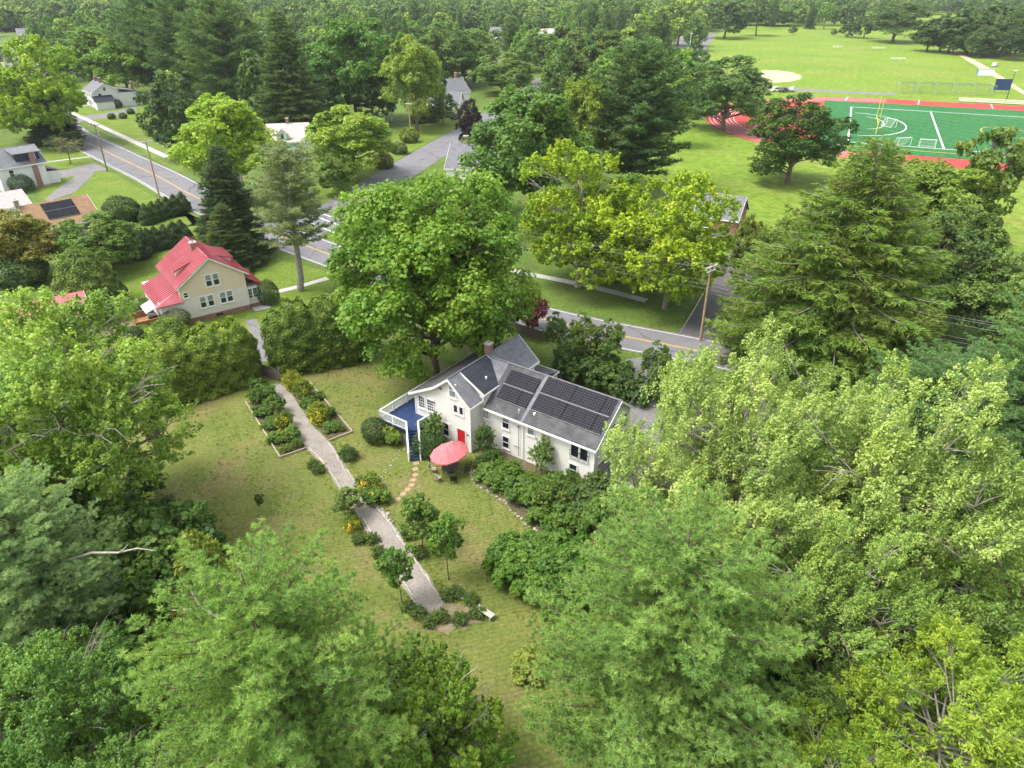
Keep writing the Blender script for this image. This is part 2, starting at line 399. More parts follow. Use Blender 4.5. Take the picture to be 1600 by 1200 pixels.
# ------------------------------------------------------------------ foliage from numpy
def np_mesh(name, V, F, mats, rnd=None, mi=None):
    """V (n,3), F (m,k) equal sided faces, fast"""
    me = bpy.data.meshes.new(name); m, k = F.shape
    me.vertices.add(len(V)); me.vertices.foreach_set('co', V.astype(np.float32).ravel())
    me.loops.add(m * k); me.loops.foreach_set('vertex_index', F.astype(np.int32).ravel())
    me.polygons.add(m); me.polygons.foreach_set('loop_start', np.arange(0, m * k, k, dtype=np.int32))
    try: me.polygons.foreach_set('loop_total', np.full(m, k, dtype=np.int32))
    except Exception: pass
    for q in (mats if isinstance(mats, (list, tuple)) else [mats]): me.materials.append(q)
    if mi is not None: me.polygons.foreach_set('material_index', mi.astype(np.int32))
    me.update(calc_edges=True)
    if rnd is not None:
        at = me.attributes.new('rnd', 'FLOAT', 'FACE'); at.data.foreach_set('value', rnd.astype(np.float32))
    return me

def unit(v): return v / (np.linalg.norm(v, axis=-1, keepdims=True) + 1e-9)

def leaf_geo(rng, C, N, S, asp=.7, along=None):
    """diamond leaves: centre, normal, length"""
    n = len(C); N = unit(N)
    if along is None: along = rng.normal(size=(n, 3))
    T_ = unit(along - N * np.sum(along * N, 1, keepdims=True)); B = np.cross(N, T_)
    S = S[:, None]
    V = np.stack([C - T_ * S * .5, C + B * S * asp * .5 + T_ * S * .08 + N * S * .07, C + T_ * S * .5 - N * S * .06, C - B * S * asp * .5 + T_ * S * .08 + N * S * .07], 1).reshape(-1, 3)
    return V, np.arange(4 * n).reshape(n, 4)

def blade_geo(rng, C, D, L, w):
    """needle blades: thin triangles from C along D"""
    n = len(C); D = unit(D); side = unit(np.cross(D, rng.normal(size=(n, 3))))
    L = L[:, None]; w = (w[:, None] if hasattr(w, '__len__') else w)
    V = np.stack([C + side * w * .5 + D * L * .05, C - side * w * .5 + D * L * .05, C + D * L], 1).reshape(-1, 3)
    return V, np.arange(3 * n).reshape(n, 3)

def tubes_mesh(name, lines, mat, n=6):
    mb_v = []; mb_f = []; k = 0
    for pts, rad in lines:
        P = np.asarray(pts, float); m = len(P); rad = np.asarray(rad, float)
        d = np.gradient(P, axis=0); d = unit(d)
        ref = np.where(np.abs(d[:, 2:3]) < .9, np.array([[0, 0, 1.]]), np.array([[1., 0, 0]]))
        a = unit(np.cross(d, ref)); b = np.cross(d, a)
        nn = n if rad[0] > .06 else 4
        t = np.arange(nn) * 2 * np.pi / nn
        ring = P[:, None] + (a[:, None] * np.cos(t)[None, :, None] + b[:, None] * np.sin(t)[None, :, None]) * rad[:, None, None]
        mb_v.append(ring.reshape(-1, 3))
        i, j = np.meshgrid(np.arange(m - 1), np.arange(nn), indexing='ij')
        f = np.stack([k + i * nn + j, k + i * nn + (j + 1) % nn, k + (i + 1) * nn + (j + 1) % nn, k + (i + 1) * nn + j], -1).reshape(-1, 4)
        mb_f.append(f); k += m * nn
    me = np_mesh(name, np.concatenate(mb_v), np.concatenate(mb_f), mat)
    me.polygons.foreach_set('use_smooth', np.ones(len(me.polygons), bool)); return me

def curve3(p, q, lift, rng, n=5, wob=.04):
    p, q = np.asarray(p, float), np.asarray(q, float); t = np.linspace(0, 1, n)[:, None]
    L = np.linalg.norm(q - p); mid = (p + q) / 2 + np.array([0, 0, lift * L]) + rng.normal(size=3) * wob * L
    return (1 - t) ** 2 * p + 2 * t * (1 - t) * mid + t ** 2 * q

def deciduous(seed, H, Rr, cb=.22, nl=40, ns=20, nv=42, leaf=.42, lr=.33, flat=.8, shoot=0.0, wind=(0, 0, 0), droop=.0, bark='bark', mat='leaf', trunk_r=None, stems=1, asp=.75, open_=0.0, egg=0.0, twigs=.35, deadn=0, plume=0.0, low=-.72):
    """broadleaf tree: lobes on an uneven envelope, leaf clumps on the lobes, limbs to every lobe. returns trunk mesh, crown mesh, H, R"""
    rng = np.random.default_rng(seed)
    zc, vz = H * (cb + 1) / 2, H * (1 - cb) / 2
    i = np.arange(nl) + .5; ph = np.arccos(1 - 2 * i / nl); th = np.pi * (1 + 5 ** .5) * i
    D = np.stack([np.cos(th) * np.sin(ph), np.sin(th) * np.sin(ph), np.cos(ph)], 1)
    D = unit(D + rng.normal(size=D.shape) * .22); D = D[D[:, 2] > low]; nl = len(D)
    s = rng.uniform(.52, .84, nl) * (1 - lr * .15); ninner = int(nl * .18); s[:ninner] *= 1.0
    D = D[rng.permutation(nl)]
    s[:ninner] *= .45
    env = np.array([Rr, Rr, vz]); 
    Lc = D * s[:, None] * env
    if egg: Lc[:, :2] *= (1 - egg * Lc[:, 2:3] / vz)
    Lc[:, 2] += zc
    lrad = lr * Rr * rng.uniform(.72, 1.25, nl)
    if open_: 
        keep = rng.random(nl) > open_; Lc, D, lrad = Lc[keep], D[keep], lrad[keep]; nl = len(D)
    out = unit((Lc - np.array([0, 0, zc])) / env)
    d = unit(rng.normal(size=(nl, ns, 3)) + .75 * out[:, None] + np.array([0, 0, .4]))
    lobetone = rng.random((nl, 1, 1))
    P = Lc[:, None] + d * (lrad[:, None] * rng.uniform(.55, 1.08, (nl, ns)))[..., None] * np.array([1, 1, flat])
    cr = lrad[:, None] * rng.uniform(.26, .46, (nl, ns))
    if plume:     # each lobe is a bough that sweeps up and outwards, its shoots aligned with it
        axl = unit(out * .75 + np.array([0, 0, .5]) + np.array(wind, float) + rng.normal(size=out.shape) * .12)
        tp = rng.random((nl, ns, 1)) ** .9; rd = unit(rng.normal(size=(nl, ns, 3)) + np.array([0, 0, .35]))
        P = Lc[:, None] - axl[:, None] * (lrad[:, None, None] * .6) + axl[:, None] * tp * (plume * lrad[:, None, None]) + rd * (lrad[:, None, None] * .85 * (1 - .62 * tp) * rng.uniform(.5, 1.05, (nl, ns, 1)))
        d = unit(axl[:, None] * 1.6 + rd * .6)
        cr = cr * (1 - .45 * tp[..., 0])
    tone = rng.random((nl, ns, 1))
    wd = np.array(wind, float)
    if shoot:
        ax = unit(d * .8 + np.array([0, 0, .55]) + wd + rng.normal(size=d.shape) * .25)
        t = rng.random((nl, ns, nv, 1)) ** .8
        ln = shoot * rng.uniform(.6, 1.25, (nl, ns, 1, 1))
        rad = unit(rng.normal(size=(nl, ns, nv, 3))) * (cr[..., None, None] * (.25 + .75 * (1 - t)) * rng.uniform(.2, 1, (nl, ns, nv, 1)))
        C = P[:, :, None] + ax[:, :, None] * t * ln + rad
        d2 = unit(rad + ax[:, :, None] * .3)
        N = d2 * .7 + rng.normal(size=C.shape) * .75 + np.array([0, 0, .75])
        AL = (ax[:, :, None] + rng.normal(size=C.shape) * .45).reshape(-1, 3)
    else:
        d2 = unit(rng.normal(size=(nl, ns, nv, 3)) + .55 * d[:, :, None] + np.array([0, 0, .42]))
        C = P[:, :, None] + d2 * (cr[..., None, None] * rng.uniform(.25, 1.08, (nl, ns, nv, 1)) ** .7) * np.array([1, 1, .78])
        N = d2 + rng.normal(size=C.shape) * .55 + np.array([0, 0, .55])
    if droop: C[..., 2] -= droop * (np.hypot(C[..., 0], C[..., 1]) / Rr) ** 2 * vz
    rnd = np.clip(.36 * rng.random((nl, ns, nv)) + .32 * tone + .32 * lobetone, 0, 1).ravel()
    C = C.reshape(-1, 3); N = N.reshape(-1, 3); ok = C[:, 2] > .12
    C, N, rnd = C[ok], N[ok], rnd[ok]
    V, F = leaf_geo(rng, C, N, leaf * rng.uniform(.65, 1.3, len(C)), asp, AL[ok] if shoot else None)
    crown = np_mesh('crown', V, F, M[mat], rnd)
    lines = []; r0 = trunk_r or .019 * H + .01
    for st in range(stems):
        a0 = 2 * np.pi * st / stems + rng.random()
        off = np.array([np.cos(a0), np.sin(a0), 0]) * (0 if stems == 1 else r0 * 1.2); lean = np.array([np.cos(a0), np.sin(a0), 0]) * (0 if stems == 1 else .10 * H)
        top = np.array([0, 0, zc + vz * .45]) + off + lean
        tr = curve3(off - np.array([0, 0, .15]), top, 0, rng, 9, .025); tl = np.linspace(0, 1, 9)
        rr = (r0 if stems == 1 else r0 * .6) * (1 - .82 * tl); rr[0] *= 1.35
        lines.append((tr, rr))
        for k in range(st, nl, stems):
            hz = np.clip((Lc[k, 2] - .45 * np.hypot(*Lc[k, :2])) / top[2], cb * .7, .93)
            b = np.array([np.interp(hz, tl, tr[:, q]) for q in range(3)]); br = np.interp(hz, tl, rr)
            cv = curve3(b, Lc[k], .06, rng, 6, .06)
            lines.append((cv, np.linspace(min(br * .6, .03 * H * .45), .025 + .0012 * H, 6)))
            for j in range(int(ns * twigs)):
                lines.append((curve3(cv[3 + j % 3], P[k, j], .05, rng, 4), np.linspace(.016 + .001 * H, .008, 4)))
    for k in range(deadn):     # bare limbs that stick out of the crown
        a = rng.random() * 6.28; e = rng.uniform(.1, .9)
        dd = np.array([np.cos(a) * np.cos(e), np.sin(a) * np.cos(e), np.sin(e)]); q0 = np.array([0, 0, zc]) + dd * env * .5; q1 = np.array([0, 0, zc]) + dd * env * rng.uniform(.95, 1.12)
        c = curve3(q0, q1, .08, rng, 6, .08); lines.append((c, np.linspace(.07, .02, 6)))
        for _ in range(4):
            lines.append((curve3(c[rng.integers(2, 5)], q1 + rng.normal(size=3) * .1 * Rr, .05, rng, 4, .1), np.linspace(.035, .012, 4)))
    trunk = tubes_mesh('trunk', lines, M[bark])
    return trunk, crown, H, Rr

def conifer(seed, H, Rr, cb=.12, gap=.62, nb=6, kind='pine', blades=14, L=.34, w=.06, bark='bark_grey', mat='needle', sparse=0.0, tstep=.45, prof=None, rise=.22, pstep=.42):
    rng = np.random.default_rng(seed)
    zs = np.arange(cb * H, H - .3, gap); lines = []; Cs = []; Ds = []; Ts = []
    tr = np.stack([np.cumsum(rng.normal(size=11)) * .012 * H * .3, np.cumsum(rng.normal(size=11)) * .012 * H * .3, np.linspace(-.15, H, 11)], 1); tr[0, :2] = 0
    rr = np.linspace(.017 * H, .02, 11); lines.append((tr, rr))
    for zi, z in enumerate(zs):
        f = (z - cb * H) / (H - cb * H)
        if prof: p = np.interp(f, prof[0], prof[1])
        elif kind == 'pine': p = np.interp(f, [0, .2, .45, .7, .88, 1], [.72, .95, 1.0, .80, .50, .10])
        else: p = (1 - f) ** .82 * .97 + .03
        n = max(4, int(round(nb * (.75 + .5 * p))))
        a0 = rng.random() * 6.28
        ctr = np.array([np.interp(z, tr[:, 2], tr[:, q]) for q in range(2)] + [z])
        for k in range(n):
            if sparse and rng.random() < sparse: continue
            a = a0 + 2 * np.pi * (k + rng.uniform(-.3, .3)) / n
            ln = Rr * p * rng.uniform(.72, 1.1)
            if ln < .25: ln = .25
            h = np.array([np.cos(a), np.sin(a), 0.]); side = np.array([-h[1], h[0], 0])
            m = 7; t = np.linspace(0, 1, m)[:, None]
            if kind == 'pine': zz = rise * t + .16 * t * t + (f - .4) * .35 * t
            else: zz = -.30 * t + .20 * t ** 2.4 + (f - .2) * .35 * t
            pts = ctr + h * t * ln + np.array([0, 0, 1.]) * zz * ln + side * (rng.normal() * .07 * ln) * t * t
            z0 = ctr[2] + rng.uniform(-.3, .3) * gap; pts[:, 2] += z0 - ctr[2]
            lines.append((pts, np.linspace(.012 + .013 * ln, .012, m)))
            s0 = .12 if kind == 'pine' else .12
            u = np.arange(s0, 1.001, tstep / max(ln, .5))
            tone = rng.random()
            for tt in u:
                b = np.array([np.interp(tt, t[:, 0], pts[:, q]) for q in range(3)])
                tw = (.20 + (.33 if kind == 'pine' else .42) * ln * (1.06 - tt) ** .8 * (.35 + .65 * min(1, tt * 2.2))) * rng.uniform(.7, 1.2)
                tw = min(tw, 1.25 if kind == 'pine' else 1.9)
                for sg in (-1, 1):
                    td = unit(h * .75 + side * sg * rng.uniform(.75, 1.1) + np.array([0, 0, rng.uniform(.0, .35) if kind == 'pine' else rng.uniform(-.35, -.05)]))
                    q = np.arange(.22, tw + .01, pstep if kind == 'pine' else .24)
                    if len(q) == 0: q = np.array([tw])
                    c = b + td * q[:, None] + rng.normal(size=(len(q), 3)) * .05
                    Cs.append(c); Ds.append(np.repeat((td + h * .3)[None], len(q), 0)); Ts.append(np.full(len(q), .55 * tone + .45 * rng.random()))
            if kind == 'pine':
                nb_ = max(2, int(ln / .3)); uu = np.linspace(.1, 1, nb_); Cs.append(np.stack([np.interp(uu, t[:, 0], pts[:, q]) for q in range(3)], 1) + np.array([0, 0, .08])); Ds.append(np.repeat((h + np.array([0, 0, .4]))[None], nb_, 0)); Ts.append(np.full(nb_, .5 * tone + .3))
            Cs.append(pts[-1:] + 0); Ds.append(h[None]); Ts.append(np.array([tone]))
    Cs.append(tr[-1:] + 0); Ds.append(np.array([[0, 0, 1.]])); Ts.append(np.array([.5]))
    C, D, Tn = np.concatenate(Cs), np.concatenate(Ds), np.concatenate(Ts); n = len(C)
    up = .40 if kind == 'pine' else .12
    d = unit(D[:, None] * (.25 if kind == 'pine' else .8) + unit(rng.normal(size=(n, blades, 3))) * (1.0 if kind == 'pine' else .62) + np.array([0, 0, up]))
    if kind == 'pine': keep = rng.random(n) > .12; C, D, Tn = C[keep] + rng.normal(size=(keep.sum(), 3)) * .10, D[keep], Tn[keep]; d = d[keep]; n = len(C); d[..., 2] = np.where(d[..., 2] < -.25, -d[..., 2], d[..., 2])
    Cb = np.repeat(C[:, None], blades, 1) + rng.normal(size=(n, blades, 3)) * .03
    rnd = np.clip(.6 * Tn[:, None] + .4 * rng.random((n, blades)), 0, 1).ravel()
    V, F = blade_geo(rng, Cb.reshape(-1, 3), d.reshape(-1, 3), L * rng.uniform(.7, 1.25, n * blades), w)
    return tubes_mesh('trunk', lines, M[bark]), np_mesh('crown', V, F, M[mat], rnd), H, Rr

def bushy(seed, fn, n, leaf, mat='leaf', asp=.6, stems=None, upright=.0, depth=.25, bark='bark'):
    """dense clipped or mounded foliage: fn(rng, n) -> surface points and outward normals"""
    rng = np.random.default_rng(seed)
    P, N = fn(rng, n)
    lum = np.sin(P[:, 0] * 2.1 + 1.3 * np.sin(P[:, 2] * 1.7)) * np.sin(P[:, 1] * 2.3 + np.sin(P[:, 0] * 1.1)) * np.sin(P[:, 2] * 2.6 + .7)
    C = P + N * (lum[:, None] * depth - rng.random((len(P), 1)) ** 2 * depth * 1.3) + rng.normal(size=P.shape) * .04
    al = np.array([0, 0, 1.]) * upright + rng.normal(size=P.shape) * (1 - upright * .7)
    NN = N + rng.normal(size=P.shape) * .6 + np.array([0, 0, .25])
    ok = C[:, 2] > .03; C, NN, al, lum = C[ok], NN[ok], al[ok], lum[ok]
    V, F = leaf_geo(rng, C, NN, leaf * rng.uniform(.6, 1.35, len(C)), asp, al)
    rnd = np.clip(.5 * rng.random(len(C)) + .25 + .35 * lum, 0, 1)  # part random, part painted shade: hollows darker, raised lumps lighter
    crown = np_mesh('foliage', V, F, M[mat], rnd)
    lines = [(curve3((0, 0, -.1), (q[0], q[1], q[2]), .1, rng, 4), (.04, .03, .02, .01)) for q in C[rng.integers(0, len(C), stems or 6)] * .8]
    return tubes_mesh('stem', lines, M[bark]), crown

def ellipsoid_fn(rx, ry, rz, zc, power=2.0):
    def fn(rng, n):
        d = unit(rng.normal(size=(n, 3))); e = 2.0 / power
        P = np.sign(d) * np.abs(d) ** e
        P = P * np.array([rx, ry, rz]) ; N = unit(d / np.array([rx, ry, rz]))
        P[:, 2] += zc; return P, N
    return fn

def cone_fn(r, h, z0=.05, blunt=.8):
    def fn(rng, n):
        t = 1 - np.sqrt(rng.random(n)); a = rng.random(n) * 6.283
        rr = r * (1 - t ** 1.6) ** blunt * np.minimum(1, .75 + t * 2.0)
        P = np.stack([np.cos(a) * rr, np.sin(a) * rr, z0 + t * h], 1)
        N = unit(np.stack([np.cos(a), np.sin(a), np.full(n, r / h * 1.2)], 1)); return P, N
    return fn

def hedge_fn(line, r, h):
    """row of rounded arborvitae along a line (local coords)"""
    pts = np.array(line, float); seg = np.linalg.norm(np.diff(pts, axis=0), axis=1); cum = np.concatenate([[0], np.cumsum(seg)])
    def fn(rng, n):
        s = rng.random(n) * (cum[-1] + 2 * r) - r; sc = np.clip(s, 0, cum[-1]); c = np.stack([np.interp(sc, cum, pts[:, q]) for q in range(2)], 1)
        k = np.clip(np.searchsorted(cum, sc, 'right') - 1, 0, len(seg) - 1); dr = (pts[k + 1] - pts[k]) / seg[k][:, None]; nr = np.stack([-dr[:, 1], dr[:, 0]], 1)
        over = (s - sc) / r; a = rng.random(n) * np.pi * 1.0
        # arch profile: angle 0..pi across the hedge
        cs, sn = np.cos(a), np.sin(a); cs = np.sign(cs) * np.abs(cs) ** .55; sn = sn ** .7
        bump_ = 1 + .07 * np.sin(s * 1.7) + .05 * np.sin(s * 3.9 + 1)
        w = np.sqrt(np.clip(1 - over ** 2, 0, 1))
        low = rng.random(n) < .12; sn = np.where(low, rng.random(n) * .5, sn)
        P = np.stack([c[:, 0] + nr[:, 0] * cs * r * w + dr[:, 0] * over * r, c[:, 1] + nr[:, 1] * cs * r * w + dr[:, 1] * over * r, sn * h * bump_ * (.55 + .45 * w)], 1)
        N = unit(np.stack([nr[:, 0] * cs * w + dr[:, 0] * over, nr[:, 1] * cs * w + dr[:, 1] * over, sn * .6], 1)); return P, N
    return fn

LIB = {}
def lib(kind, builder, *a, **k): LIB[kind] = builder(*a, **k)#;print('TRI', kind, len(LIB[kind][1].loops) - 2 * len(LIB[kind][1].polygons), len(LIB[kind][0].polygons) * 2)
TREE_N = [0]
def place_tree(name, label, kind, spec, color, group=None, rot=None, cat='tree'):
    x, y, h, r = spec; trunk, crown, H0, R0 = LIB[kind]
    rnd = random.Random(int(abs(x * 131 + y * 57)))
    t = empty(name, (x, y, 0), rnd.random() * 6.28 if rot is None else rot, label, cat, group, scale=(r / R0, r / R0, h / H0))
    link('trunk', trunk, None, t); link('crown', crown, None, t, color)
    return t
def place_shrub(name, label, kind, loc, size, color, group=None, rot=None, cat='shrub', parts=('stem', 'foliage')):
    st, fo = LIB[kind][:2]
    rnd = random.Random(int(abs(loc[0] * 131 + loc[1] * 57)))
    s = size if isinstance(size, tuple) else (size, size, size)
    t = empty(name, (loc[0], loc[1], 0), rnd.random() * 6.28 if rot is None else rot, label, cat, group, scale=s)
    link(parts[0], st, None, t); link(parts[1], fo, None, t, color)
    return t

# ------------------------------------------------------------------ the setting: ground, roads, paths, playing fields
sheet('ground', [(-2500, -150), (2500, -150), (2500, 2700), (-2500, 2700)], 0.0, M['ground'])
sheet('yard_lawn', [(-38.29, 49.01), (-38.47, 62.59), (-35.51, 67.86), (-28.30, 72.26), (-18.78, 77.11), (-10.77, 75.44), (13.58, 63.85), (15.01, 50.81), (9.68, 24.59), (4, 8), (-20, 12), (-27.51, 39.81)], .008, M['yard'])
sheet('red_house_lawn', [(-65.69, 90.59), (-74.26, 105.41), (-71.10, 136.64), (-62.37, 136.64), (-39.86, 111.24), (-26.52, 102.67), (-26.38, 97.54), (-26.69, 69.28), (-40.74, 63.85)], .007, M['front_lawn'])
sheet('corner_lawn', [(-91.06, 136.64), (-92.30, 150.72), (-97.09, 168.77), (-94.09, 168.77), (-73.18, 145.76), (-55.62, 128.45), (-65.77, 124.67)], .007, M['front_lawn'])
sheet('roadside_lawn', [(-104.79, 158.74), (-100.23, 165.10), (-97.19, 150.72), (-95.71, 144.80), (-101.12, 150.72)], .007, M['front_lawn'])
sheet('walkway_lawn', [(-110.87, 168.77), (-121.95, 187.93), (-117.57, 195.74), (-101.70, 177.89), (-105.08, 171.93)], .007, M['front_lawn'])
sheet('colonial_lawn', [(-182.05, 287.74), (-184.46, 314.34), (-127.12, 265.03), (-75.65, 170.65), (-78.60, 167.53), (-100.14, 195.74), (-127.60, 228.29), (-172.38, 275.20)], .006, M['front_lawn'])
sheet('street_lawn', [(-29.18, 150.72), (-39.88, 137.51), (-43.91, 167.53), (-30.76, 223.06), (-16.77, 245.41), (-16.67, 225.13), (-29.08, 179.27)], .006, M['front_lawn'])
sheet('verge_lawn', [(0.00, 96.33), (0.00, 117.64), (21.98, 117.64), (31.25, 100.06), (24.43, 84.78), (20.07, 84.00), (8.81, 89.72)], .006, M['ground'])
sheet('school_lawn', [(23.08, 136.64), (44.21, 223.06), (81.37, 324.25), (147.18, 584.90), (314.14, 958.08), (548.31, 1009.47), (620, 780), (420, 230), (220, 150), (110, 120), (55, 105), (30, 110)], .005, M['school'])

ROAD = smooth_line([(-330, 505), (-252, 392), (-179.6, 287.7), (-134, 222), (-106.2, 191), (-81.3, 164.5), (-67.6, 149), (-50, 130.2), (-32.9, 114.4), (-14, 98.6), (5.6, 85.9), (21.2, 78.2), (45, 67), (80, 50), (150, 16)], 10)
HW = [float(np.interp(p.x, [-140, -60, -20, 30], [4.9, 4.7, 3.9, 3.7])) for p in ROAD]
strip('main_road', ROAD, [-q for q in HW], HW, .022, M['asphalt'])
mk = empty('road_markings'); mk['kind'] = 'structure'
for nm, a, b, m in (('yellow_line', .07, .19, 'road_yellow'), ('yellow_line', -.19, -.07, 'road_yellow')):
    strip(nm, ROAD, a, b, .028, M[m], parent=mk)
strip('white_line', ROAD, [-q + .38 for q in HW], [-q + .52 for q in HW], .028, M['road_white'], parent=mk)
strip('white_line', ROAD, [q - .52 for q in HW], [q - .38 for q in HW], .028, M['road_white'], parent=mk)
strip('kerb', ROAD[28:62], [-q - .18 for q in HW[28:62]], [-q - .02 for q in HW[28:62]], .12, M['concrete'], t=.14)

SIDE = smooth_line([(-40, 119.5), (-35, 136), (-24.5, 177), (-11.5, 226), (4, 285), (15, 340)], 8)
strip('side_street', SIDE, -5.2, 4.3, .018, M['asphalt'])
for a, b in (((-38.42, 134.09), (-31.16, 126.92)), ((-37.47, 129.24), (-31.65, 123.21)), ((-38.07, 136.21), (-34.34, 132.85))):
    d = Vector((b[0] - a[0], b[1] - a[1], 0)).normalized()
    strip('crosswalk_line', [Vector((*a, 0)), Vector((*b, 0))], -.16, .16, .034, M['road_white'], parent=mk)
LANE = smooth_line([(22.49, 77.96), (29.59, 91.03), (35.74, 104.03), (41.76, 117.64)], 6)
strip('side_lane', LANE, -3.2, 3.2, .016, M['asphalt_dark'])
sheet('house_driveway', [(13.65, 75.11), (16.73, 76.10), (15.29, 69.28), (15.83, 61.37), (11.26, 49.01), (8.07, 48.14), (8.09, 51.94), (11.70, 57.90), (12.94, 66.48)], .014, M['asphalt_drive'])
sheet('neighbour_driveway', [(-102.65, 177.89), (-94.70, 170.02), (-97.39, 168.77), (-99.64, 165.10), (-105.11, 159.30), (-109.50, 166.92), (-104.74, 171.29)], .013, M['asphalt_drive'])
sheet('diagonal_driveway', [(-99.91, 164.51), (-97.07, 168.14), (-92.57, 150.72), (-94.25, 143.38), (-95.71, 144.80), (-97.62, 151.75)], .016, M['asphalt_drive'])
sheet('colonial_driveway', [(-140.60, 233.75), (-143.97, 241.80), (-135.42, 247.87), (-131.66, 263.63), (-126.90, 254.22), (-130.15, 240.62), (-135.19, 233.75), (-129.86, 220.03)], .013, M['asphalt_drive'])
def walk(name, pts, w, mat='concrete', z=.04):
    return strip(name, smooth_line(pts, 6), -w / 2, w / 2, z, M[mat], t=.05)
walk('sidewalk', [(-187.43, 292.72), (-175.93, 281.34), (-142.58, 245.41), (-101.51, 199.86), (-86.80, 183.51)], 1.7)
walk('front_walk', [(-115.59, 177.21), (-111.38, 180.66), (-106.86, 184.23)], 1.1)
walk('roadside_sidewalk', [(-3.06, 107.39), (1.19, 104.03), (11.73, 98.04), (19.01, 92.82)], 1.4)
walk('garden_gate_walk', [(-34.37, 95.85), (-31.28, 98.29), (-27.99, 101.35)], 1.2)
walk('side_walk', [(-34.88, 86.38), (-32.07, 80.62), (-29.25, 74.46)], 1.5, 'asphalt_drive')
walk('colonial_walk', [(-151.24, 260.88), (-147.59, 272.22)], 1.2)
sheet('brown_roof_house_yard', [(-70.42, 128.45), (-62.27, 133.26), (-59.17, 128.45), (-63.40, 119.33)], .009, M['front_lawn'])
sheet('parking_lot', [(81.00, 398.53), (126.04, 597.66), (160.16, 617.84), (94.82, 398.53), (78.79, 350.59)], .02, M['asphalt_drive'])
sheet('far_parking_lot', [(-20.77, 460.60), (0.00, 513.23), (8.97, 499.03), (-6.78, 410.91)], .02, M['asphalt_drive'])
sheet('drive_patio', [(-53.58, 82.47), (-51.83, 88.44), (-47.87, 86.38), (-48.59, 80.62)], .011, M['sand'])
sheet('field_path', [(270.10, 485.56), (274.05, 489.97), (242.00, 398.53), (202.71, 301.39), (196.25, 291.05), (230.50, 381.24)], .012, M['dirt'])
sheet('infield', [(119.86, 370.48), (127.55, 370.48), (131.98, 362.78), (131.90, 350.59), (127.86, 339.14), (120.94, 330.48), (113.23, 326.30), (106.41, 326.30)], .012, M['dirt'])
sheet('field_walk', [(104.09, 314.34), (118.51, 306.82), (148.77, 294.42), (146.41, 289.39), (115.92, 299.62), (101.20, 304.99)], .013, M['asphalt_drive'])

# athletics field, local frame: x along the side line, y towards the far side
FO, FA = Vector((118.21, 262.25, 0)), R(-22)
def FW(a, b): return (FO.x + a * math.cos(FA) - b * math.sin(FA), FO.y + a * math.sin(FA) + b * math.cos(FA))
def stadium(r, cx=12.0, cy=-32.0, far=140.0):
    return [FW(far, cy + r)] + [FW(cx + r * math.cos(t), cy + r * math.sin(t)) for t in np.linspace(math.pi / 2, math.pi * 1.5, 40)] + [FW(far, cy - r)]
sheet('running_track', stadium(56.5), .014, M['track'])
sheet('turf_field', [FW(-9, 12.5), FW(-9, -77), FW(140, -77), FW(140, 12.5)], .020, M['turf'])
fm = empty('field_markings'); fm['kind'] = 'structure'
def fline(pts, w, mat='road_white', z=.027): strip('field_line', [Vector((*FW(*p), 0)) for p in pts], -w / 2, w / 2, z, M[mat], parent=fm)
fline([(0, 0), (-1.5, -65)], .5); fline([(0, 0), (140, -4)], .5); fline([(-1.5, -65), (140, -68)], .5)
fline([(24.5, -2), (22, -65)], .5); fline([(52, -2), (49, -65)], .5); fline([(80, -2), (77, -65)], .5)
fline([(1 + 14 * math.cos(t), -33.3 + 20.5 * math.sin(t)) for t in np.linspace(-1.57, 1.57, 24)], .4)
fline([(4 + 5 * math.cos(t), -31 + 11 * math.sin(t)) for t in np.linspace(-1.57, 1.57, 18)], .3)
fline([(41 + 6 * math.cos(t), -33 + 9 * math.sin(t)) for t in np.linspace(0, 6.29, 30)], .3, 'road_yellow')
fline([(-6, -70), (140, -73)], .35, 'road_yellow')
for k in range(1, 8):
    r = 46.5 + k * 1.25
    strip('lane_line', [Vector((*p, 0)) for p in stadium(r)[1:-1]], -.09, .09, .018, M['road_white'], parent=fm)
for a in (-2, 22, 45): strip('lane_line', [Vector((*FW(a, 14.5), 0)), Vector((*FW(a + 1, 24.5), 0))], -.2, .2, .0185, M['road_white'], parent=fm)

# garden ground
PATH_L = [(-27.30, 69.14), (-25.49, 66.35), (-21.45, 59.14), (-19.89, 56.48), (-17.70, 53.99), (-15.39, 50.17), (-13.77, 47.72), (-12.18, 45.03), (-10.11, 41.95), (-8.01, 38.31), (-6.27, 35.98)]
PATH_R = [(-26.11, 69.28), (-23.82, 66.35), (-20.65, 61.13), (-17.83, 57.57), (-15.89, 54.29), (-14.15, 51.47), (-12.69, 49.45), (-10.94, 47.30), (-8.48, 43.12), (-6.50, 40.01), (-4.88, 36.94)]
pl, pr = smooth_line(PATH_L, 5), smooth_line(PATH_R, 5)
sheet('gravel_path', [(p.x + .06 * math.sin(i * 2.1), p.y) for i, p in enumerate(pl)] + [(p.x + .06 * math.sin(i * 1.7), p.y) for i, p in enumerate(reversed(pr))], .022, M['gravel'])
sheet('path_end_clearing', [(-7.05, 36.33), (-6.29, 36.15), (-5.60, 36.63), (-4.89, 37.06), (-4.52, 37.18), (-4.13, 37.00), (-3.66, 36.94), (-3.03, 36.51), (-2.60, 36.27), (-1.97, 35.68), (-2.19, 35.22), (-2.83, 35.34), (-3.25, 34.65), (-3.98, 34.88), (-4.47, 34.20), (-5.23, 34.65), (-5.93, 34.43), (-6.36, 35.11)], .018, M['sand'])
sheet('bed_soil', [(-28.27, 65.41), (-26.87, 68.42), (-19.91, 56.59), (-22.04, 55.32)], .016, M['soil'])
sheet('bed_soil', [(-24.21, 67.03), (-22.80, 69.28), (-16.12, 59.48), (-18.05, 58.01)], .016, M['soil'])
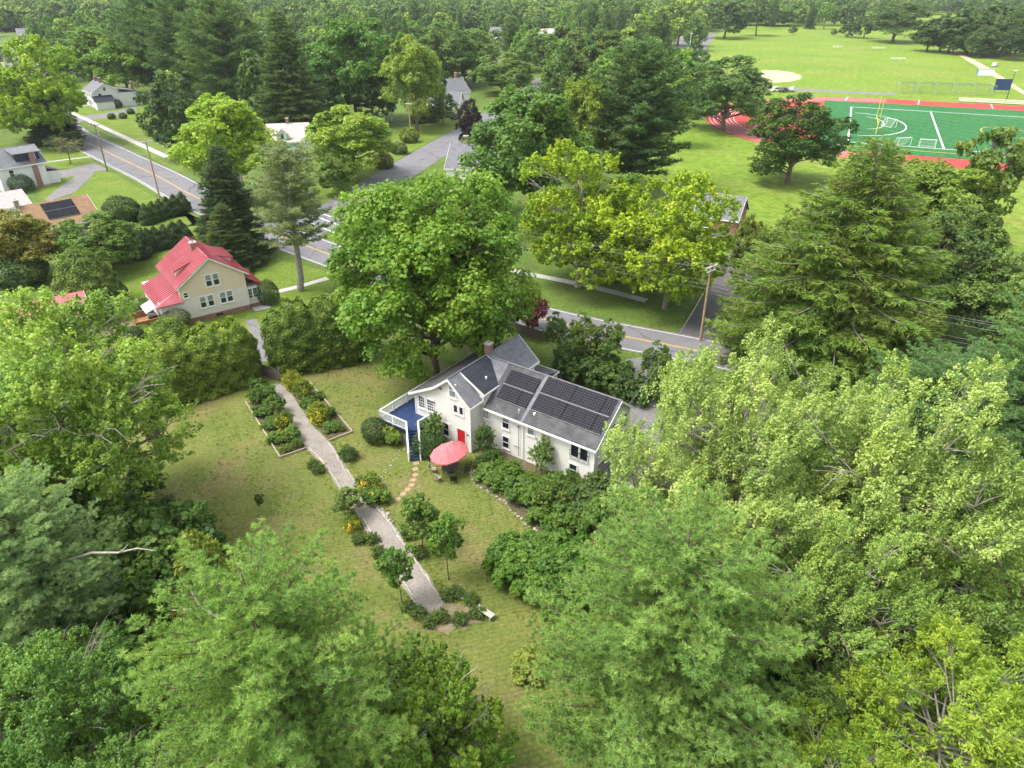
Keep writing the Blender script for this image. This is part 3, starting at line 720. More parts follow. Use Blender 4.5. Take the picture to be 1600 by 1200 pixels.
sheet('shrub_bed_soil', [(-3.75, 53.20), (-3.36, 51.09), (-2.11, 50.08), (-0.67, 48.92), (0.22, 47.13), (1.71, 45.50), (3.47, 44.25), (6.90, 44.87), (9.01, 49.01), (8.23, 52.23), (-2.53, 57.90)], .016, M['soil'])

# ------------------------------------------------------------------ windows, doors, generic houses
def frame_pt(o, ax, a, z, d, nrm):     # point on a wall: along, up, out
    return Vector((o[0], o[1], 0)) + Vector((ax[0], ax[1], 0)) * a + Vector((nrm[0], nrm[1], 0)) * d + Vector((0, 0, z))
def wbox(mb, o, ax, nrm, a0, a1, z0, z1, d0, d1):
    q = lambda a, z, d: frame_pt(o, ax, a, z, d, nrm)
    mb.prism([q(a0, z0, d0), q(a1, z0, d0), q(a1, z1, d0), q(a0, z1, d0)], [q(a0, z0, d1), q(a1, z0, d1), q(a1, z1, d1), q(a0, z1, d1)])
def window(par, o, ax, nrm, a0, z0, w, h, sash=2, grid=(1, 1), glass='glass', trim='white', tr=.10):
    """o: wall origin (x, y), ax: unit vector along the wall, nrm: outward normal"""
    f = MB(); a1, z1 = a0 + w, z0 + h
    for q in ((a0 - tr, a0, z0 - tr, z1 + tr), (a1, a1 + tr, z0 - tr, z1 + tr), (a0, a1, z1, z1 + tr), (a0, a1, z0 - tr, z0)): wbox(f, o, ax, nrm, *q, -.02, .07)
    win = f.build('window', M[trim], par)
    s = MB(); wbox(s, o, ax, nrm, a0 - tr - .05, a1 + tr + .05, z0 - tr - .05, z0 - tr, 0, .13); s.build('sill', M[trim], win)
    for k in range(sash):
        b0, b1 = z0 + h * k / sash, z0 + h * (k + 1) / sash
        g = MB(); wbox(g, o, ax, nrm, a0, a1, b0, b1, -.02, .018 + .012 * k); g.build('pane', M[glass if isinstance(glass, str) else glass[k]], win)
    m = MB()
    for k in range(1, sash): wbox(m, o, ax, nrm, a0, a1, z0 + h * k / sash - .03, z0 + h * k / sash + .03, 0, .055)
    for k in range(sash):
        b0, b1 = z0 + h * k / sash, z0 + h * (k + 1) / sash
        for gx in range(1, grid[0]): wbox(m, o, ax, nrm, a0 + w * gx / grid[0] - .014, a0 + w * gx / grid[0] + .014, b0, b1, 0, .047)
        for gz in range(1, grid[1]): wbox(m, o, ax, nrm, a0, a1, b0 + (b1 - b0) * gz / grid[1] - .014, b0 + (b1 - b0) * gz / grid[1] + .014, 0, .045)
    if m.v: m.build('sash', M[trim], win)
    return win
def door(par, o, ax, nrm, a0, z0, w, h, mat, trim='white'):
    d = MB(); wbox(d, o, ax, nrm, a0, a0 + w, z0, z0 + h, -.02, .03); dd = d.build('door', M[mat], par)
    f = MB()
    for q in ((a0 - .1, a0, z0, z0 + h + .1), (a0 + w, a0 + w + .1, z0, z0 + h + .1), (a0, a0 + w, z0 + h, z0 + h + .1)): wbox(f, o, ax, nrm, *q, 0, .07)
    f.build('frame', M[trim], dd)
    k = MB(); wbox(k, o, ax, nrm, a0 + w - .16, a0 + w - .08, z0 + 1., z0 + 1.08, .03, .09); k.build('handle', M['steel'], dd)
    return dd
X, Y = (1, 0), (0, 1); NX, NY = (-1, 0), (0, -1)
def chimney(par, x, y, z0, z1, w=.6, d=.6, mat='brick'):
    c = MB().box(x - w / 2, x + w / 2, y - d / 2, y + d / 2, z0, z1).build('chimney', M[mat], par)
    MB().box(x - w / 2 - .06, x + w / 2 + .06, y - d / 2 - .06, y + d / 2 + .06, z1 - .02, z1 + .1).build('chimney_cap', M['concrete'], c)
    MB().tube([(x, y, z1 + .08), (x, y, z1 + .3)], .12, 8).build('flue', M['paver'], c)
    return c
def gable_house(name, label, loc, rz, L, W, he, hr, wall='white_siding', roof='shingle', wins=(), chims=(), dormers=(), over=.35, cat='house', found=.4, doors=()):
    """ridge along local x; front facade is y = 0, gable ends x = 0 and x = L. wins: (face, a, z, w, h)"""
    h = empty(name, loc, rz, label, cat)
    w = MB(); w.ext_x([(0, -.3), (W, -.3), (W, he), (W / 2, hr), (0, he)], 0, L); wo_ = w.build('wall', M[wall], h)
    MB().box(-.03, L + .03, -.03, W + .03, -.3, found).build('foundation', M['concrete'], h)
    s = (hr - he) / (W / 2); t = .14
    for sg in (0, 1):
        y0 = -over if sg == 0 else W + over; z0 = he - s * over
        rp = MB()
        if sg == 0: rp.slab((-over, y0, z0 + t), (L + over, y0, z0 + t), (L + over, W / 2, hr + t), (-over, W / 2, hr + t), t)
        else: rp.slab((L + over, y0, z0 + t), (-over, y0, z0 + t), (-over, W / 2, hr + t), (L + over, W / 2, hr + t), t)
        rp.build('roof', M[roof], h)
        fa = MB().box(-over, L + over, y0 - .05 if sg == 0 else y0 + .005, y0 - .005 if sg == 0 else y0 + .05, z0 - .14, z0 + .1)
        for xe in (-over - .05, L + over + .005):
            fa.prism([(xe, y0, z0 - .14), (xe, W / 2, hr - .14), (xe, W / 2, hr + .12), (xe, y0, z0 + .12)], [(xe + .045, y0, z0 - .14), (xe + .045, W / 2, hr - .14), (xe + .045, W / 2, hr + .12), (xe + .045, y0, z0 + .12)])
        fa.build('fascia', M['white'], h)
    faces = {'front': ((0, 0), X, NY), 'back': ((0, W), X, Y), 'left': ((0, 0), Y, NX), 'right': ((L, 0), Y, X)}
    for q in wins:
        o, ax, nr = faces[q[0]]; window(h, o, ax, nr, q[1], q[2], q[3], q[4], glass=q[5] if len(q) > 5 else 'glass')
    for q in doors:
        o, ax, nr = faces[q[0]]; door(h, o, ax, nr, q[1], .3, .95, 2.05, q[2])
    for c in chims: chimney(h, *c)
    for (x, dw, zt) in dormers:    # gabled dormers on the front slope
        zb = he + .1; yb = (zb - he) / s + .25; dr = MB(); hh = zt - zb; yback = W / 2
        d = MB(); d.ext_y([(x - dw / 2, he - .2), (x + dw / 2, he - .2), (x + dw / 2, zb + hh * .6), (x, zt), (x - dw / 2, zb + hh * .6)], yb, yback); dm = d.build('dormer', M[wall], h)
        for sg in (-1, 1):
            A = (x + sg * (dw / 2 + .15), yb - .2, zb + hh * .6 - .06); B = (x + sg * (dw / 2 + .15), yback, zb + hh * .6 - .06); C_ = (x, yback, zt + .1); D_ = (x, yb - .2, zt + .1)
            r_ = MB().slab(*((A, B, C_, D_) if sg > 0 else (B, A, D_, C_)), .08); r_.build('dormer_roof', M[roof], dm)
        wn_ = MB(); wbox(wn_, (x - .32, yb), X, NY, 0, .64, zb + .1, zb + hh * .6 + .02, -.02, .03); wn_.build('window', M['glass'], dm)
    return h

# ------------------------------------------------------------------ the white house (local: x along the long wing, y towards the street)
HO, HA = (-3.925, 56.055), R(-35.5)
house = empty('white_house', HO, HA, 'white two-storey farmhouse with red door and solar panels on its long wing', 'house')
b = MB(); b.ext_y([(-6.85, -.6), (0, -.6), (0, 5.34), (-2.3, 7.38), (-4.18, 5.9), (-6.85, 4.42)], 0, 10.8); b.build('front_block_wall', M['cream_siding'], house)
b = MB(); b.ext_x([(1.9, -.6), (8.4, -.6), (8.4, 5.3), (5.8, 7.2), (1.9, 4.56)], -1.0, 12.24); b.build('wing_wall', M['cream_siding'], house)
# roofs of the front block: two-pitch left side, steep right side
t = .12; ov = .35
def slope_y(name, x0, z0, x1, z1, y0, y1, mat, par=house):     # plane between two lines parallel to y (x0 is the lower one)
    s = MB()
    if x0 < x1: s.slab((x0, y1, z0), (x0, y0, z0), (x1, y0, z1), (x1, y1, z1), t)
    else: s.slab((x0, y0, z0), (x0, y1, z0), (x1, y1, z1), (x1, y0, z1), t)
    return s.build(name, M[mat], par)
slope_y('roof', .32, 5.22, -2.3, 7.56, -ov, 11.15, 'shingle')
slope_y('roof', -4.2, 6.06, -2.3, 7.56, -ov, 11.15, 'shingle_worn')
slope_y('roof', -7.45, 4.34, -4.2, 6.06, -ov, 11.15, 'shingle_worn')
tr = MB()
for (x0, z0, x1, z1) in ((.32, 5.22, -2.3, 7.56), (-4.2, 6.06, -2.3, 7.56), (-7.45, 4.34, -4.2, 6.06)):
    for y in (-ov - .05, 11.155):
        tr.prism([(x0, y, z0 - .26), (x1, y, z1 - .26), (x1, y, z1 + .01), (x0, y, z0 + .01)], [(x0, y + .045, z0 - .26), (x1, y + .045, z1 - .26), (x1, y + .045, z1 + .01), (x0, y + .045, z0 + .01)])
tr.box(.325, .37, -ov, 11.15, 4.98, 5.22); tr.box(-7.50, -7.455, -ov, 11.15, 4.10, 4.34)
tr.box(-6.97, -6.86, -.055, .12, -.3, 4.3); tr.box(-.10, .055, -.055, -.003, -.3, 5.1); tr.box(.003, .055, -.003, .12, -.3, 5.1)
tr.build('fascia', M['white'], house)
MB().tube([(-2.3, -.36, 7.57), (-2.3, 11.1, 7.57)], .07, 6).build('ridge_cap', M['shingle'], house)
# wing roof: two lengths, the right one a little proud, with a pale seam between
def slope_x(name, y0, z0, y1, z1, x0, x1, mat, dz=0., par=house):
    s = MB()
    if y0 < y1: s.slab((x0, y0, z0 + dz), (x1, y0, z0 + dz), (x1, y1, z1 + dz), (x0, y1, z1 + dz), t)
    else: s.slab((x1, y0, z0 + dz), (x0, y0, z0 + dz), (x0, y1, z1 + dz), (x1, y1, z1 + dz), t)
    return s.build(name, M[mat], par)
WS = (7.35 - 4.45) / (5.8 - 1.55)      # front pitch of the wing
wz = lambda y: 4.47 + (y - 1.55) * WS
slope_x('roof', 1.55, wz(1.55), 5.8, wz(5.8), .38, 4.70, 'shingle_worn')
slope_x('roof', 2.9, wz(2.9), 5.8, wz(5.8), -2.25, .38, 'shingle')
slope_x('roof', 1.55, wz(1.55), 5.8, wz(5.8), 4.70, 12.62, 'shingle_worn', .06)
slope_x('roof', 8.85, 5.1, 5.8, wz(5.8), -2.2, 12.62, 'shingle', .03)
s = MB(); s.slab((4.62, 1.50, wz(1.50) + .10), (4.95, 1.50, wz(1.50) + .10), (4.95, 5.8, wz(5.8) + .10), (4.62, 5.8, wz(5.8) + .10), .05); s.build('roof_seam', M['shingle'], house)
MB().tube([(-2.0, 5.8, wz(5.8) + .05), (12.62, 5.8, wz(5.8) + .05)], .08, 6).build('ridge_cap', M['shingle'], house)
f = MB().box(.38, 12.62, 1.44, 1.545, wz(1.55) - .2, wz(1.55) - .02)
for (y0, z0, y1, z1) in ((1.5, wz(1.5), 5.8, wz(5.8)), (8.85, 5.1, 5.8, wz(5.8))):
    f.prism([(12.63, y0, z0 - .18), (12.63, y1, z1 - .18), (12.63, y1, z1 + .07), (12.63, y0, z0 + .07)], [(12.67, y0, z0 - .18), (12.67, y1, z1 - .18), (12.67, y1, z1 + .07), (12.67, y0, z0 + .07)])
f.box(12.12, 12.29, 1.86, 1.895, -.3, 4.3); f.box(12.245, 12.29, 1.895, 2.05, -.3, 4.4)
f.build('fascia', M['white'], house)
for (xx, yy, zz) in ((12.36, 1.80, wz(1.55) - .1), (4.8, 1.80, wz(1.55) - .1), (.10, -.10, 5.0)): MB().tube([(xx, yy, zz), (xx, yy, .1)], .045, 6).build('downspout', M['white'], house)
# low dormer with a dark roof
d = MB(); d.ext_y([(-2.3, 6.4), (.38, 4.5), (.38, 5.96), (-2.3, 7.34)], 1.65, 5.35); dm = d.build('dormer', M['cream_siding'], house)
s = MB(); s.slab((.62, 1.45, 5.96), (.62, 5.6, 5.96), (-2.32, 5.6, 7.56), (-2.32, 1.45, 7.56), .1); s.build('dormer_roof', M['shingle_dark'], dm)
s = MB().box(.63, .68, 1.45, 5.6, 5.76, 5.97)
for y in (1.40, 5.605): s.prism([(.63, y, 5.74), (-2.3, y, 7.34), (-2.3, y, 7.565), (.63, y, 5.965)], [(.63, y + .045, 5.74), (-2.3, y + .045, 7.34), (-2.3, y + .045, 7.565), (.63, y + .045, 5.965)])
s.build('dormer_fascia', M['white'], dm)
v = MB().tube([(-.5, 3.2, 6.5), (-.5, 3.2, 6.78)], .1, 8); v.build('roof_vent', M['white'], dm)
window(house, (0, 1.65), X, NY, -.62 + .45, 5.05, .38, .42, sash=1)
chimney(house, -2.5, 6.3, 6.9, 8.45, .62, .62)
# windows and doors of the front
FR = ((0, 0), X, NY)
window(house, *FR, -6.42, 2.95, .72, 1.25, grid=(3, 2)); window(house, *FR, -5.3, 2.95, .72, 1.25, grid=(3, 2))
window(house, *FR, -2.36, 5.55, .72, 1.4, glass='curtain_glass')
window(house, *FR, -1.92, 3.95, .42, .82, sash=1); window(house, *FR, -1.24, 3.95, .42, .82, sash=1)
window(house, *FR, -3.42, .82, .70, 1.38)
door(house, *FR, -1.62, .15, .98, 2.08, 'red_paint')
lm = MB(); lm.tube([(-.3, -.02, 1.95), (-.3, -.14, 1.95)], .07, 8); lm.build('porch_lamp', M['dark_grey'], house)
for p in ((-3.55, 6.05), (-3.39, 6.05), (-4.55, 4.15), (-4.39, 4.15)): MB().tube([(p[0], -.02, p[1]), (p[0] + .05, -.16, p[1] - .05)], .06, 6).build('flood_lamp', M['dark_grey'], house)
WF = ((0, 1.9), X, NY)
window(house, *WF, .12, 3.15, .62, .85, glass='curtain_glass', grid=(2, 2))
window(house, *WF, 2.42, 2.85, .70, 1.32, glass=('glass', 'curtain_glass')); window(house, *WF, 2.42, .62, .70, 1.25)
window(house, *WF, 5.28, 3.25, .68, 1.15, glass=('curtain_glass', 'glass'))
for a in (9.95, 10.9): window(house, *WF, a, 2.72, .74, 1.68, sash=1)
rl = MB()
for k in range(14): rl.bar((9.85 + k * .145, 1.80, 2.62), (9.85 + k * .145, 1.80, 3.35), .018)
rl.bar((9.8, 1.80, 3.37), (11.8, 1.80, 3.37), .035); rl.bar((9.8, 1.80, 2.62), (11.8, 1.80, 2.62), .03); rl.build('balcony_rail', M['black'], house)
window(house, *WF, 9.88, .62, .74, 1.22)
WR = ((12.24, 0), Y, X)
window(house, *WR, 5.0, 3.75, .62, 1.35); window(house, *WR, 7.15, 3.75, .62, 1.35)
for a in (2.75, 5.75):
    g = MB(); wbox(g, *WR, a, a + 2.5, 0, 2.1, -.02, .025); gd = g.build('garage_door', M['grey_panel'], house)
    g = MB()
    for q in ((a - .12, a, 0, 2.22), (a + 2.5, a + 2.62, 0, 2.22), (a, a + 2.5, 2.1, 2.22)): wbox(g, *WR, *q, 0, .06)
    for k in range(1, 4): wbox(g, *WR, a, a + 2.5, k * .52, k * .52 + .02, .025, .032)
    g.build('frame', M['white'], gd)
ac = MB(); ac.box(12.30, 12.66, 5.35, 6.15, 3.0, 3.6); aco = ac.build('heat_pump', M['white'], house, bevel=.03)
ac = MB().tube([(12.66, 5.7, 3.3), (12.69, 5.7, 3.3)], .24, 16); ac.build('fan_grille', M['dark_grey'], aco)
for yy in (5.4, 6.05): MB().box(12.25, 12.7, yy, yy + .05, 2.85, 3.0).build('bracket', M['black'], aco)
mp = MB().tube([(4.35, 1.72, 3.9), (4.35, 1.72, .4)], .03, 6).bar((4.35, 1.85, 1.3), (3.7, 1.75, 1.35), .05).bar((4.35, 1.85, 3.6), (4.1, 1.75, 3.65), .08)
mp.build('conduit', M['grey_panel'], house)
# solar panels: each one a part, framed
def solar(par, x0, x1, nx, rows, zf, dz, mat='cells', fr='black'):
    pw = (x1 - x0) / nx
    for (ya, yb) in rows:
        for k in range(nx):
            xa, xb = x0 + k * pw + .012, x0 + (k + 1) * pw - .012
            p = MB().slab((xa, ya, zf(ya) + dz), (xb, ya, zf(ya) + dz), (xb, yb, zf(yb) + dz), (xa, yb, zf(yb) + dz), .045); po = p.build('solar_panel', M[mat], par)
            # cell layout starts at the panel's own corner
            uvl = po.data.uv_layers[0].data; us = [q.uv[0] for q in uvl]; vs = [q.uv[1] for q in uvl]; u0, v0 = min(us), min(vs)
            for q in uvl: q.uv = (q.uv[0] - u0 - .006, q.uv[1] - v0 - .006)
    for (ya, yb) in rows:
        r = MB().bar((x0 - .02, ya - .03, zf(ya - .03) + dz - .02), (x1 + .02, ya - .03, zf(ya - .03) + dz - .02), .05); r.build('panel_rail', M['steel'], par)
    (a0, a1), (b0, b1) = rows; ym = (a1 + b0) / 2
    MB().bar((x0, ym, zf(ym) + dz + .005), (x1, ym, zf(ym) + dz + .005), .10, .03).build('panel_rail', M['steel'], par)
solar(house, 1.05, 4.45, 3, ((2.62, 3.88), (3.98, 5.24)), wz, .13)
solar(house, 5.02, 12.28, 7, ((2.70, 4.12), (4.22, 5.64)), wz, .19)
MB().tube([(4.05, 2.2, wz(2.2)), (4.05, 2.2, wz(2.2) + .35)], .05, 6).build('roof_vent', M['white'], house); MB().tube([(5.6, 2.45, wz(2.45)), (5.6, 2.45, wz(2.45) + .22)], .12, 8).build('roof_vent', M['white'], house)
# street porch
s = MB(); s.slab((-6.5, 13.9, 3.0), (-6.5, 10.82, 3.85), (1.1, 10.82, 3.85), (1.1, 13.9, 3.0), .12); s.build('porch_roof', M['shingle_worn'], house)
s = MB().box(-6.55, 1.15, 13.91, 13.96, 2.8, 3.02).box(1.11, 1.16, 10.85, 13.9, 2.9, 3.05); s.build('porch_fascia', M['white'], house)
for x in (-6.3, -3.8, -1.3, .9): MB().box(x - .08, x + .08, 13.6, 13.76, 0, 2.95).build('porch_post', M['white'], house)
MB().box(-6.5, 1.1, 10.82, 13.9, -.1, .4).build('porch_floor', M['grey_panel'], house)
# street side of the main roof, gable wall lamp etc. are out of sight

# ------------------------------------------------------------------ the deck and its stairs
deck = empty('garden_deck', HO, HA, 'navy blue raised deck with white railings wrapping the corner of the white house', 'deck')
dpts = [(-9.2, 3.2), (-9.2, -2.95), (-5.55, -2.95), (-4.62, -2.1), (-4.5, -.06), (-6.98, -.06), (-6.98, 3.2)]
DZ = 1.95
MB().prism([(x, y, DZ - .16) for x, y in dpts], [(x, y, DZ) for x, y in dpts]).build('deck_floor', M['navy'], deck)
sk = MB()
def rim(a, b2, z0, z1, w, mb): mb.prism([(a[0], a[1], z0), (b2[0], b2[1], z0), (b2[0] + w[0], b2[1] + w[1], z0), (a[0] + w[0], a[1] + w[1], z0)], [(a[0], a[1], z1), (b2[0], b2[1], z1), (b2[0] + w[0], b2[1] + w[1], z1), (a[0] + w[0], a[1] + w[1], z1)])
rim((-9.22, 3.2), (-9.22, -2.95), DZ - .3, DZ - .02, (-.04, 0), sk); rim((-9.22, -2.97), (-5.55, -2.97), DZ - .3, DZ - .02, (0, -.04), sk); rim((-4.58, -2.1), (-4.46, -.08), DZ - .3, DZ - .02, (.04, 0), sk)
sk.build('deck_fascia', M['black'], deck)
for (x, y) in ((-9.1, -2.85), (-7.4, -2.85), (-5.6, -2.85), (-9.1, 0), (-9.1, 3.0), (-4.65, -1.9)): MB().box(x - .07, x + .07, y - .07, y + .07, -.1, DZ - .16).build('deck_post', M['white'], deck)
for x0, x1, m in ((-8.9, -7.15, 'grey_panel'), (-6.75, -5.7, 'grey_panel')): MB().box(x0, x1, -2.70, -2.64, 0, DZ - .2).build('skirt_panel', M[m], deck)
MB().box(-9.0, -8.94, -2.6, 3.0, 0, DZ - .2).build('skirt_panel', M['grey_panel'], deck)
def railing(pts, z0=DZ, h=1.0):
    for i, (x, y) in enumerate(pts): MB().box(x - .06, x + .06, y - .06, y + .06, z0, z0 + h + .06).build('rail_post', M['white'], deck)
    for (a, c) in zip(pts[:-1], pts[1:]):
        MB().bar((*a, z0 + h), (*c, z0 + h), .14, .06).build('top_rail', M['white'], deck)
        MB().bar((*a, z0 + .12), (*c, z0 + .12), .06, .05).build('bottom_rail', M['white'], deck)
        n = int(math.dist(a, c) / .13); bl = MB()
        for k in range(1, n): q = k / n; x, y = a[0] + (c[0] - a[0]) * q, a[1] + (c[1] - a[1]) * q; bl.bar((x, y, z0 + .14), (x, y, z0 + h - .03), .04)
        bl.build('balusters', M['white'], deck)
railing([(-9.13, 3.1), (-9.13, 1.0), (-9.13, -1.0), (-9.13, -2.88)]); railing([(-9.13, -2.88), (-7.3, -2.88), (-5.58, -2.88)]); railing([(-4.68, -2.1), (-4.57, -.12)])
sdv = Vector((.70, -.714, 0)); swd = Vector((.714, .70, 0)); s0 = Vector((-5.12, -2.52, 0)); NT = 9; run = 2.35
st = empty('deck_stairs', HO, HA, 'navy wooden stairs with white handrails leading from the deck down to the lawn', 'stairs')
for k in range(NT):
    c = s0 + sdv * (run * (k + .5) / NT); z = DZ * (1 - (k + 1) / (NT + 1)); hw = swd * .52; hd = sdv * .15
    MB().prism([c - hw - hd + Vector((0, 0, z - .05)), c + hw - hd + Vector((0, 0, z - .05)), c + hw + hd + Vector((0, 0, z - .05)), c - hw + hd + Vector((0, 0, z - .05))], [c - hw - hd + Vector((0, 0, z)), c + hw - hd + Vector((0, 0, z)), c + hw + hd + Vector((0, 0, z)), c - hw + hd + Vector((0, 0, z))]).build('tread', M['navy'], st)
for sg in (-1, 1):
    a = s0 + swd * sg * .56; e = a + sdv * run
    MB().bar(a + Vector((0, 0, DZ - .16)), e + Vector((0, 0, .02)), .06, .28).build('stringer', M['white'], st)
    MB().bar(a + Vector((0, 0, DZ + 1.0)), e + Vector((0, 0, .98)), .16, .07).build('handrail', M['white'], st)
    MB().bar(a + Vector((0, 0, DZ + .55)), e + Vector((0, 0, .5)), .05, .12).build('mid_rail', M['white'], st)
    for q in (0, 1): p = a.lerp(e, q); MB().box(p.x - .06, p.x + .06, p.y - .06, p.y + .06, 0, (DZ if q == 0 else 0) + 1.04).build('rail_post', M['white'], st)

# ------------------------------------------------------------------ red-roofed house
RO, RA = (-45.0, 83.23), R(36.5)
red = empty('red_roof_house', RO, RA, 'pale beige house with a bright red standing-seam metal roof and a red-roofed side porch', 'house')
HL = 9.6
b = MB(); b.ext_y([(2.75, 3.55), (11.25, 3.55), (11.25, 5.5), (7.05, 8.3), (2.75, 5.3)], 0, HL); b.build('upper_wall', M['beige_siding'], red)
MB().box(.1, 11.25, .02, HL - .02, .72, 3.55).build('lower_wall', M['lilac_siding'], red)
MB().box(.12, 11.22, .05, HL - .05, -.3, .72).build('foundation', M['brick'], red)
b = MB(); b.ext_y([(.1, 3.55), (2.75, 3.55), (2.75, 4.45), (.1, 3.35)], .95, HL - 1.5); b.build('porch_wall', M['lilac_siding'], red)
def seam_roof(lo, hi, y0, y1, par, name='roof', step=.56, thick=.1):
    """standing seam roof between lower edge lo=(x,z) and upper edge hi=(x,z), along y"""
    s = MB()
    if lo[0] < hi[0]: s.slab((lo[0], y1, lo[1]), (lo[0], y0, lo[1]), (hi[0], y0, hi[1]), (hi[0], y1, hi[1]), thick)
    else: s.slab((lo[0], y0, lo[1]), (lo[0], y1, lo[1]), (hi[0], y1, hi[1]), (hi[0], y0, hi[1]), thick)
    r = s.build(name, M['red_metal'], par)
    n = max(2, int((y1 - y0) / step)); 
    base = MB().bar((lo[0], 0, lo[1] + .035), (hi[0], 0, hi[1] + .04), .13, .17).mesh('seam', M['red_metal'])
    for k in range(n + 1): link('seam', base, None, r, loc=(0, y0 + .03 + (y1 - y0 - .06) * k / n, 0))
    return r
seam_roof((2.35, 5.12), (7.05, 8.46), -.35, HL + .35, red); seam_roof((11.75, 5.25), (7.05, 8.46), -.35, HL + .35, red)
seam_roof((-.35, 3.32), (2.75, 4.62), .9, HL - 1.2, red, 'porch_roof')
s = MB(); A, B, C_, D_ = (-.35, -.35, 3.32), (2.95, -.35, 3.32), (2.74, .9, 4.62), (-.35, .9, 3.32); dn = lambda p: (p[0], p[1], p[2] - .1)
s.prism([dn(A), dn(B), dn(C_)], [A, B, C_]); s.prism([dn(A), dn(C_), dn(D_)], [A, C_, D_]); s.build('porch_roof', M['red_metal'], red)
MB().tube([(7.05, -.36, 8.48), (7.05, HL + .36, 8.48)], .08, 6).build('ridge_cap', M['red_metal'], red)
s = MB()
for (x0, z0, x1, z1) in ((2.35, 5.12, 7.05, 8.46), (11.75, 5.25, 7.05, 8.46)):
    s.prism([(x0, -.40, z0 - .22), (x1, -.40, z1 - .22), (x1, -.40, z1 - .02), (x0, -.40, z0 - .02)], [(x0, -.355, z0 - .22), (x1, -.355, z1 - .22), (x1, -.355, z1 - .02), (x0, -.355, z0 - .02)])
s.build('fascia', M['white'], red)
chimney(red, 6.7, 4.9, 7.2, 9.1, .75, .75)
# small shed dormer on the left slope, larger one on the right slope
d = MB(); d.ext_y([(3.3, 5.7), (5.2, 6.9), (5.2, 7.25), (3.3, 6.55)], 2.6, 4.6); dm = d.build('dormer', M['lilac_siding'], red); seam_roof((3.05, 6.52), (5.4, 7.42), 2.4, 4.8, dm, 'dormer_roof')
wn_ = MB(); wbox(wn_, (3.3, 2.6), Y, NX, .5, 1.4, 6.0, 6.45, 0, .04); wn_.build('window', M['glass'], dm)
d = MB(); d.ext_y([(8.2, 7.0), (10.7, 5.7), (10.7, 6.75), (8.2, 7.4)], 3.2, 7.0); dm = d.build('dormer', M['lilac_siding'], red); seam_roof((11.0, 6.70), (7.6, 7.75), 3.0, 7.2, dm, 'dormer_roof')
RF = ((0, 0), X, NY)
for a in (6.25, 7.2): window(red, *RF, a, 4.55, .68, 1.5, glass=('glass', 'curtain_glass'))
for a in (5.0, 6.0, 7.6, 8.5): window(red, (0, .02), X, NY, a, 1.85, .66, 1.45, glass=('glass', 'curtain_glass'))
window(red, *RF, 3.2, 3.72, .5, .6, sash=2)
w_ = MB(); wbox(w_, (0, .05), X, NY, 6.6, 7.5, .2, .5, -.02, .04); w_.build('cellar_window', M['glass'], red)
# sun porch at the right
MB().box(11.25, 13.3, .35, 6.5, .6, 3.05).build('sun_porch_wall', M['lilac_siding'], red); MB().box(11.3, 13.25, .4, 6.45, -.2, .6).build('sun_porch_foundation', M['brick'], red)
seam_roof((13.6, 3.02), (11.26, 4.75), .1, 6.8, red, 'sun_porch_roof')
for a in (11.4, 12.04, 12.68): window(red, (0, .35), X, NY, a, 1.45, .46, 1.35, sash=1, grid=(2, 3), tr=.07)
MB().box(11.4, 13.6, -1.3, .2, -.05, .12).build('bulkhead', M['concrete'], red)
# back deck with awning
rd = empty('cedar_deck', RO, RA, 'small brown cedar deck with solid railing beside the red-roofed house', 'deck')
MB().box(-3.0, .05, .3, 4.0, .75, .9).build('deck_floor', M['cedar_deck'], rd)
for (x0, x1, y0, y1) in ((-3.06, -3.0, .3, 4.0), (-3.06, .05, .24, .3), (-3.0, -1.2, 4.0, 4.06)):
    n = int(max(x1 - x0, y1 - y0) / .24)
    for k in range(n):
        if x1 - x0 > y1 - y0: q = (x0 + (x1 - x0) * k / n, x0 + (x1 - x0) * (k + .94) / n, y0, y1)
        else: q = (x0, x1, y0 + (y1 - y0) * k / n, y0 + (y1 - y0) * (k + .94) / n)
        MB().box(*q, .1, 1.75).build('board', M['cedar_deck'], rd)
MB().box(-3.14, .05, .18, .34, 1.75, 1.81).box(-3.14, -2.98, .34, 4.1, 1.75, 1.81).build('rail_cap', M['cedar_deck'], rd)
aw = empty('awning', RO, RA, 'white sloping awning over the cedar deck', 'awning')
s = MB()
for k in range(8): s.slab((-1.55, 3.9 - k * .38, 2.45), (-1.55, 3.55 - k * .38, 2.45), (.02, 3.55 - k * .38, 3.1), (.02, 3.9 - k * .38, 3.1), .05)
s.build('awning_panel', M['white'], aw)
for y in (1.0, 3.8): MB().bar((-1.5, y, 2.42), (.0, y, 1.9), .05).build('strut', M['white'], aw)
gr = empty('barbecue_grill', (RO[0] + .8 * math.cos(RA) * -1 - 1.6 * math.sin(RA), RO[1] - .8 * math.sin(RA) + 1.6 * math.cos(RA), .9), RA, 'black barbecue grill standing on the cedar deck under the awning', 'grill')
MB().box(-.5, .5, -.3, .3, .45, .8).build('body', M['black'], gr, bevel=.05)
MB().ext_x([(-.3, .8), (.3, .8), (.28, 1.0), (.15, 1.12), (-.15, 1.12), (-.28, 1.0)], -.5, .5).build('lid', M['steel'], gr)
for x in (-.42, .42):
    for y in (-.22, .22): MB().box(x - .03, x + .03, y - .03, y + .03, 0, .45).build('leg', M['black'], gr)

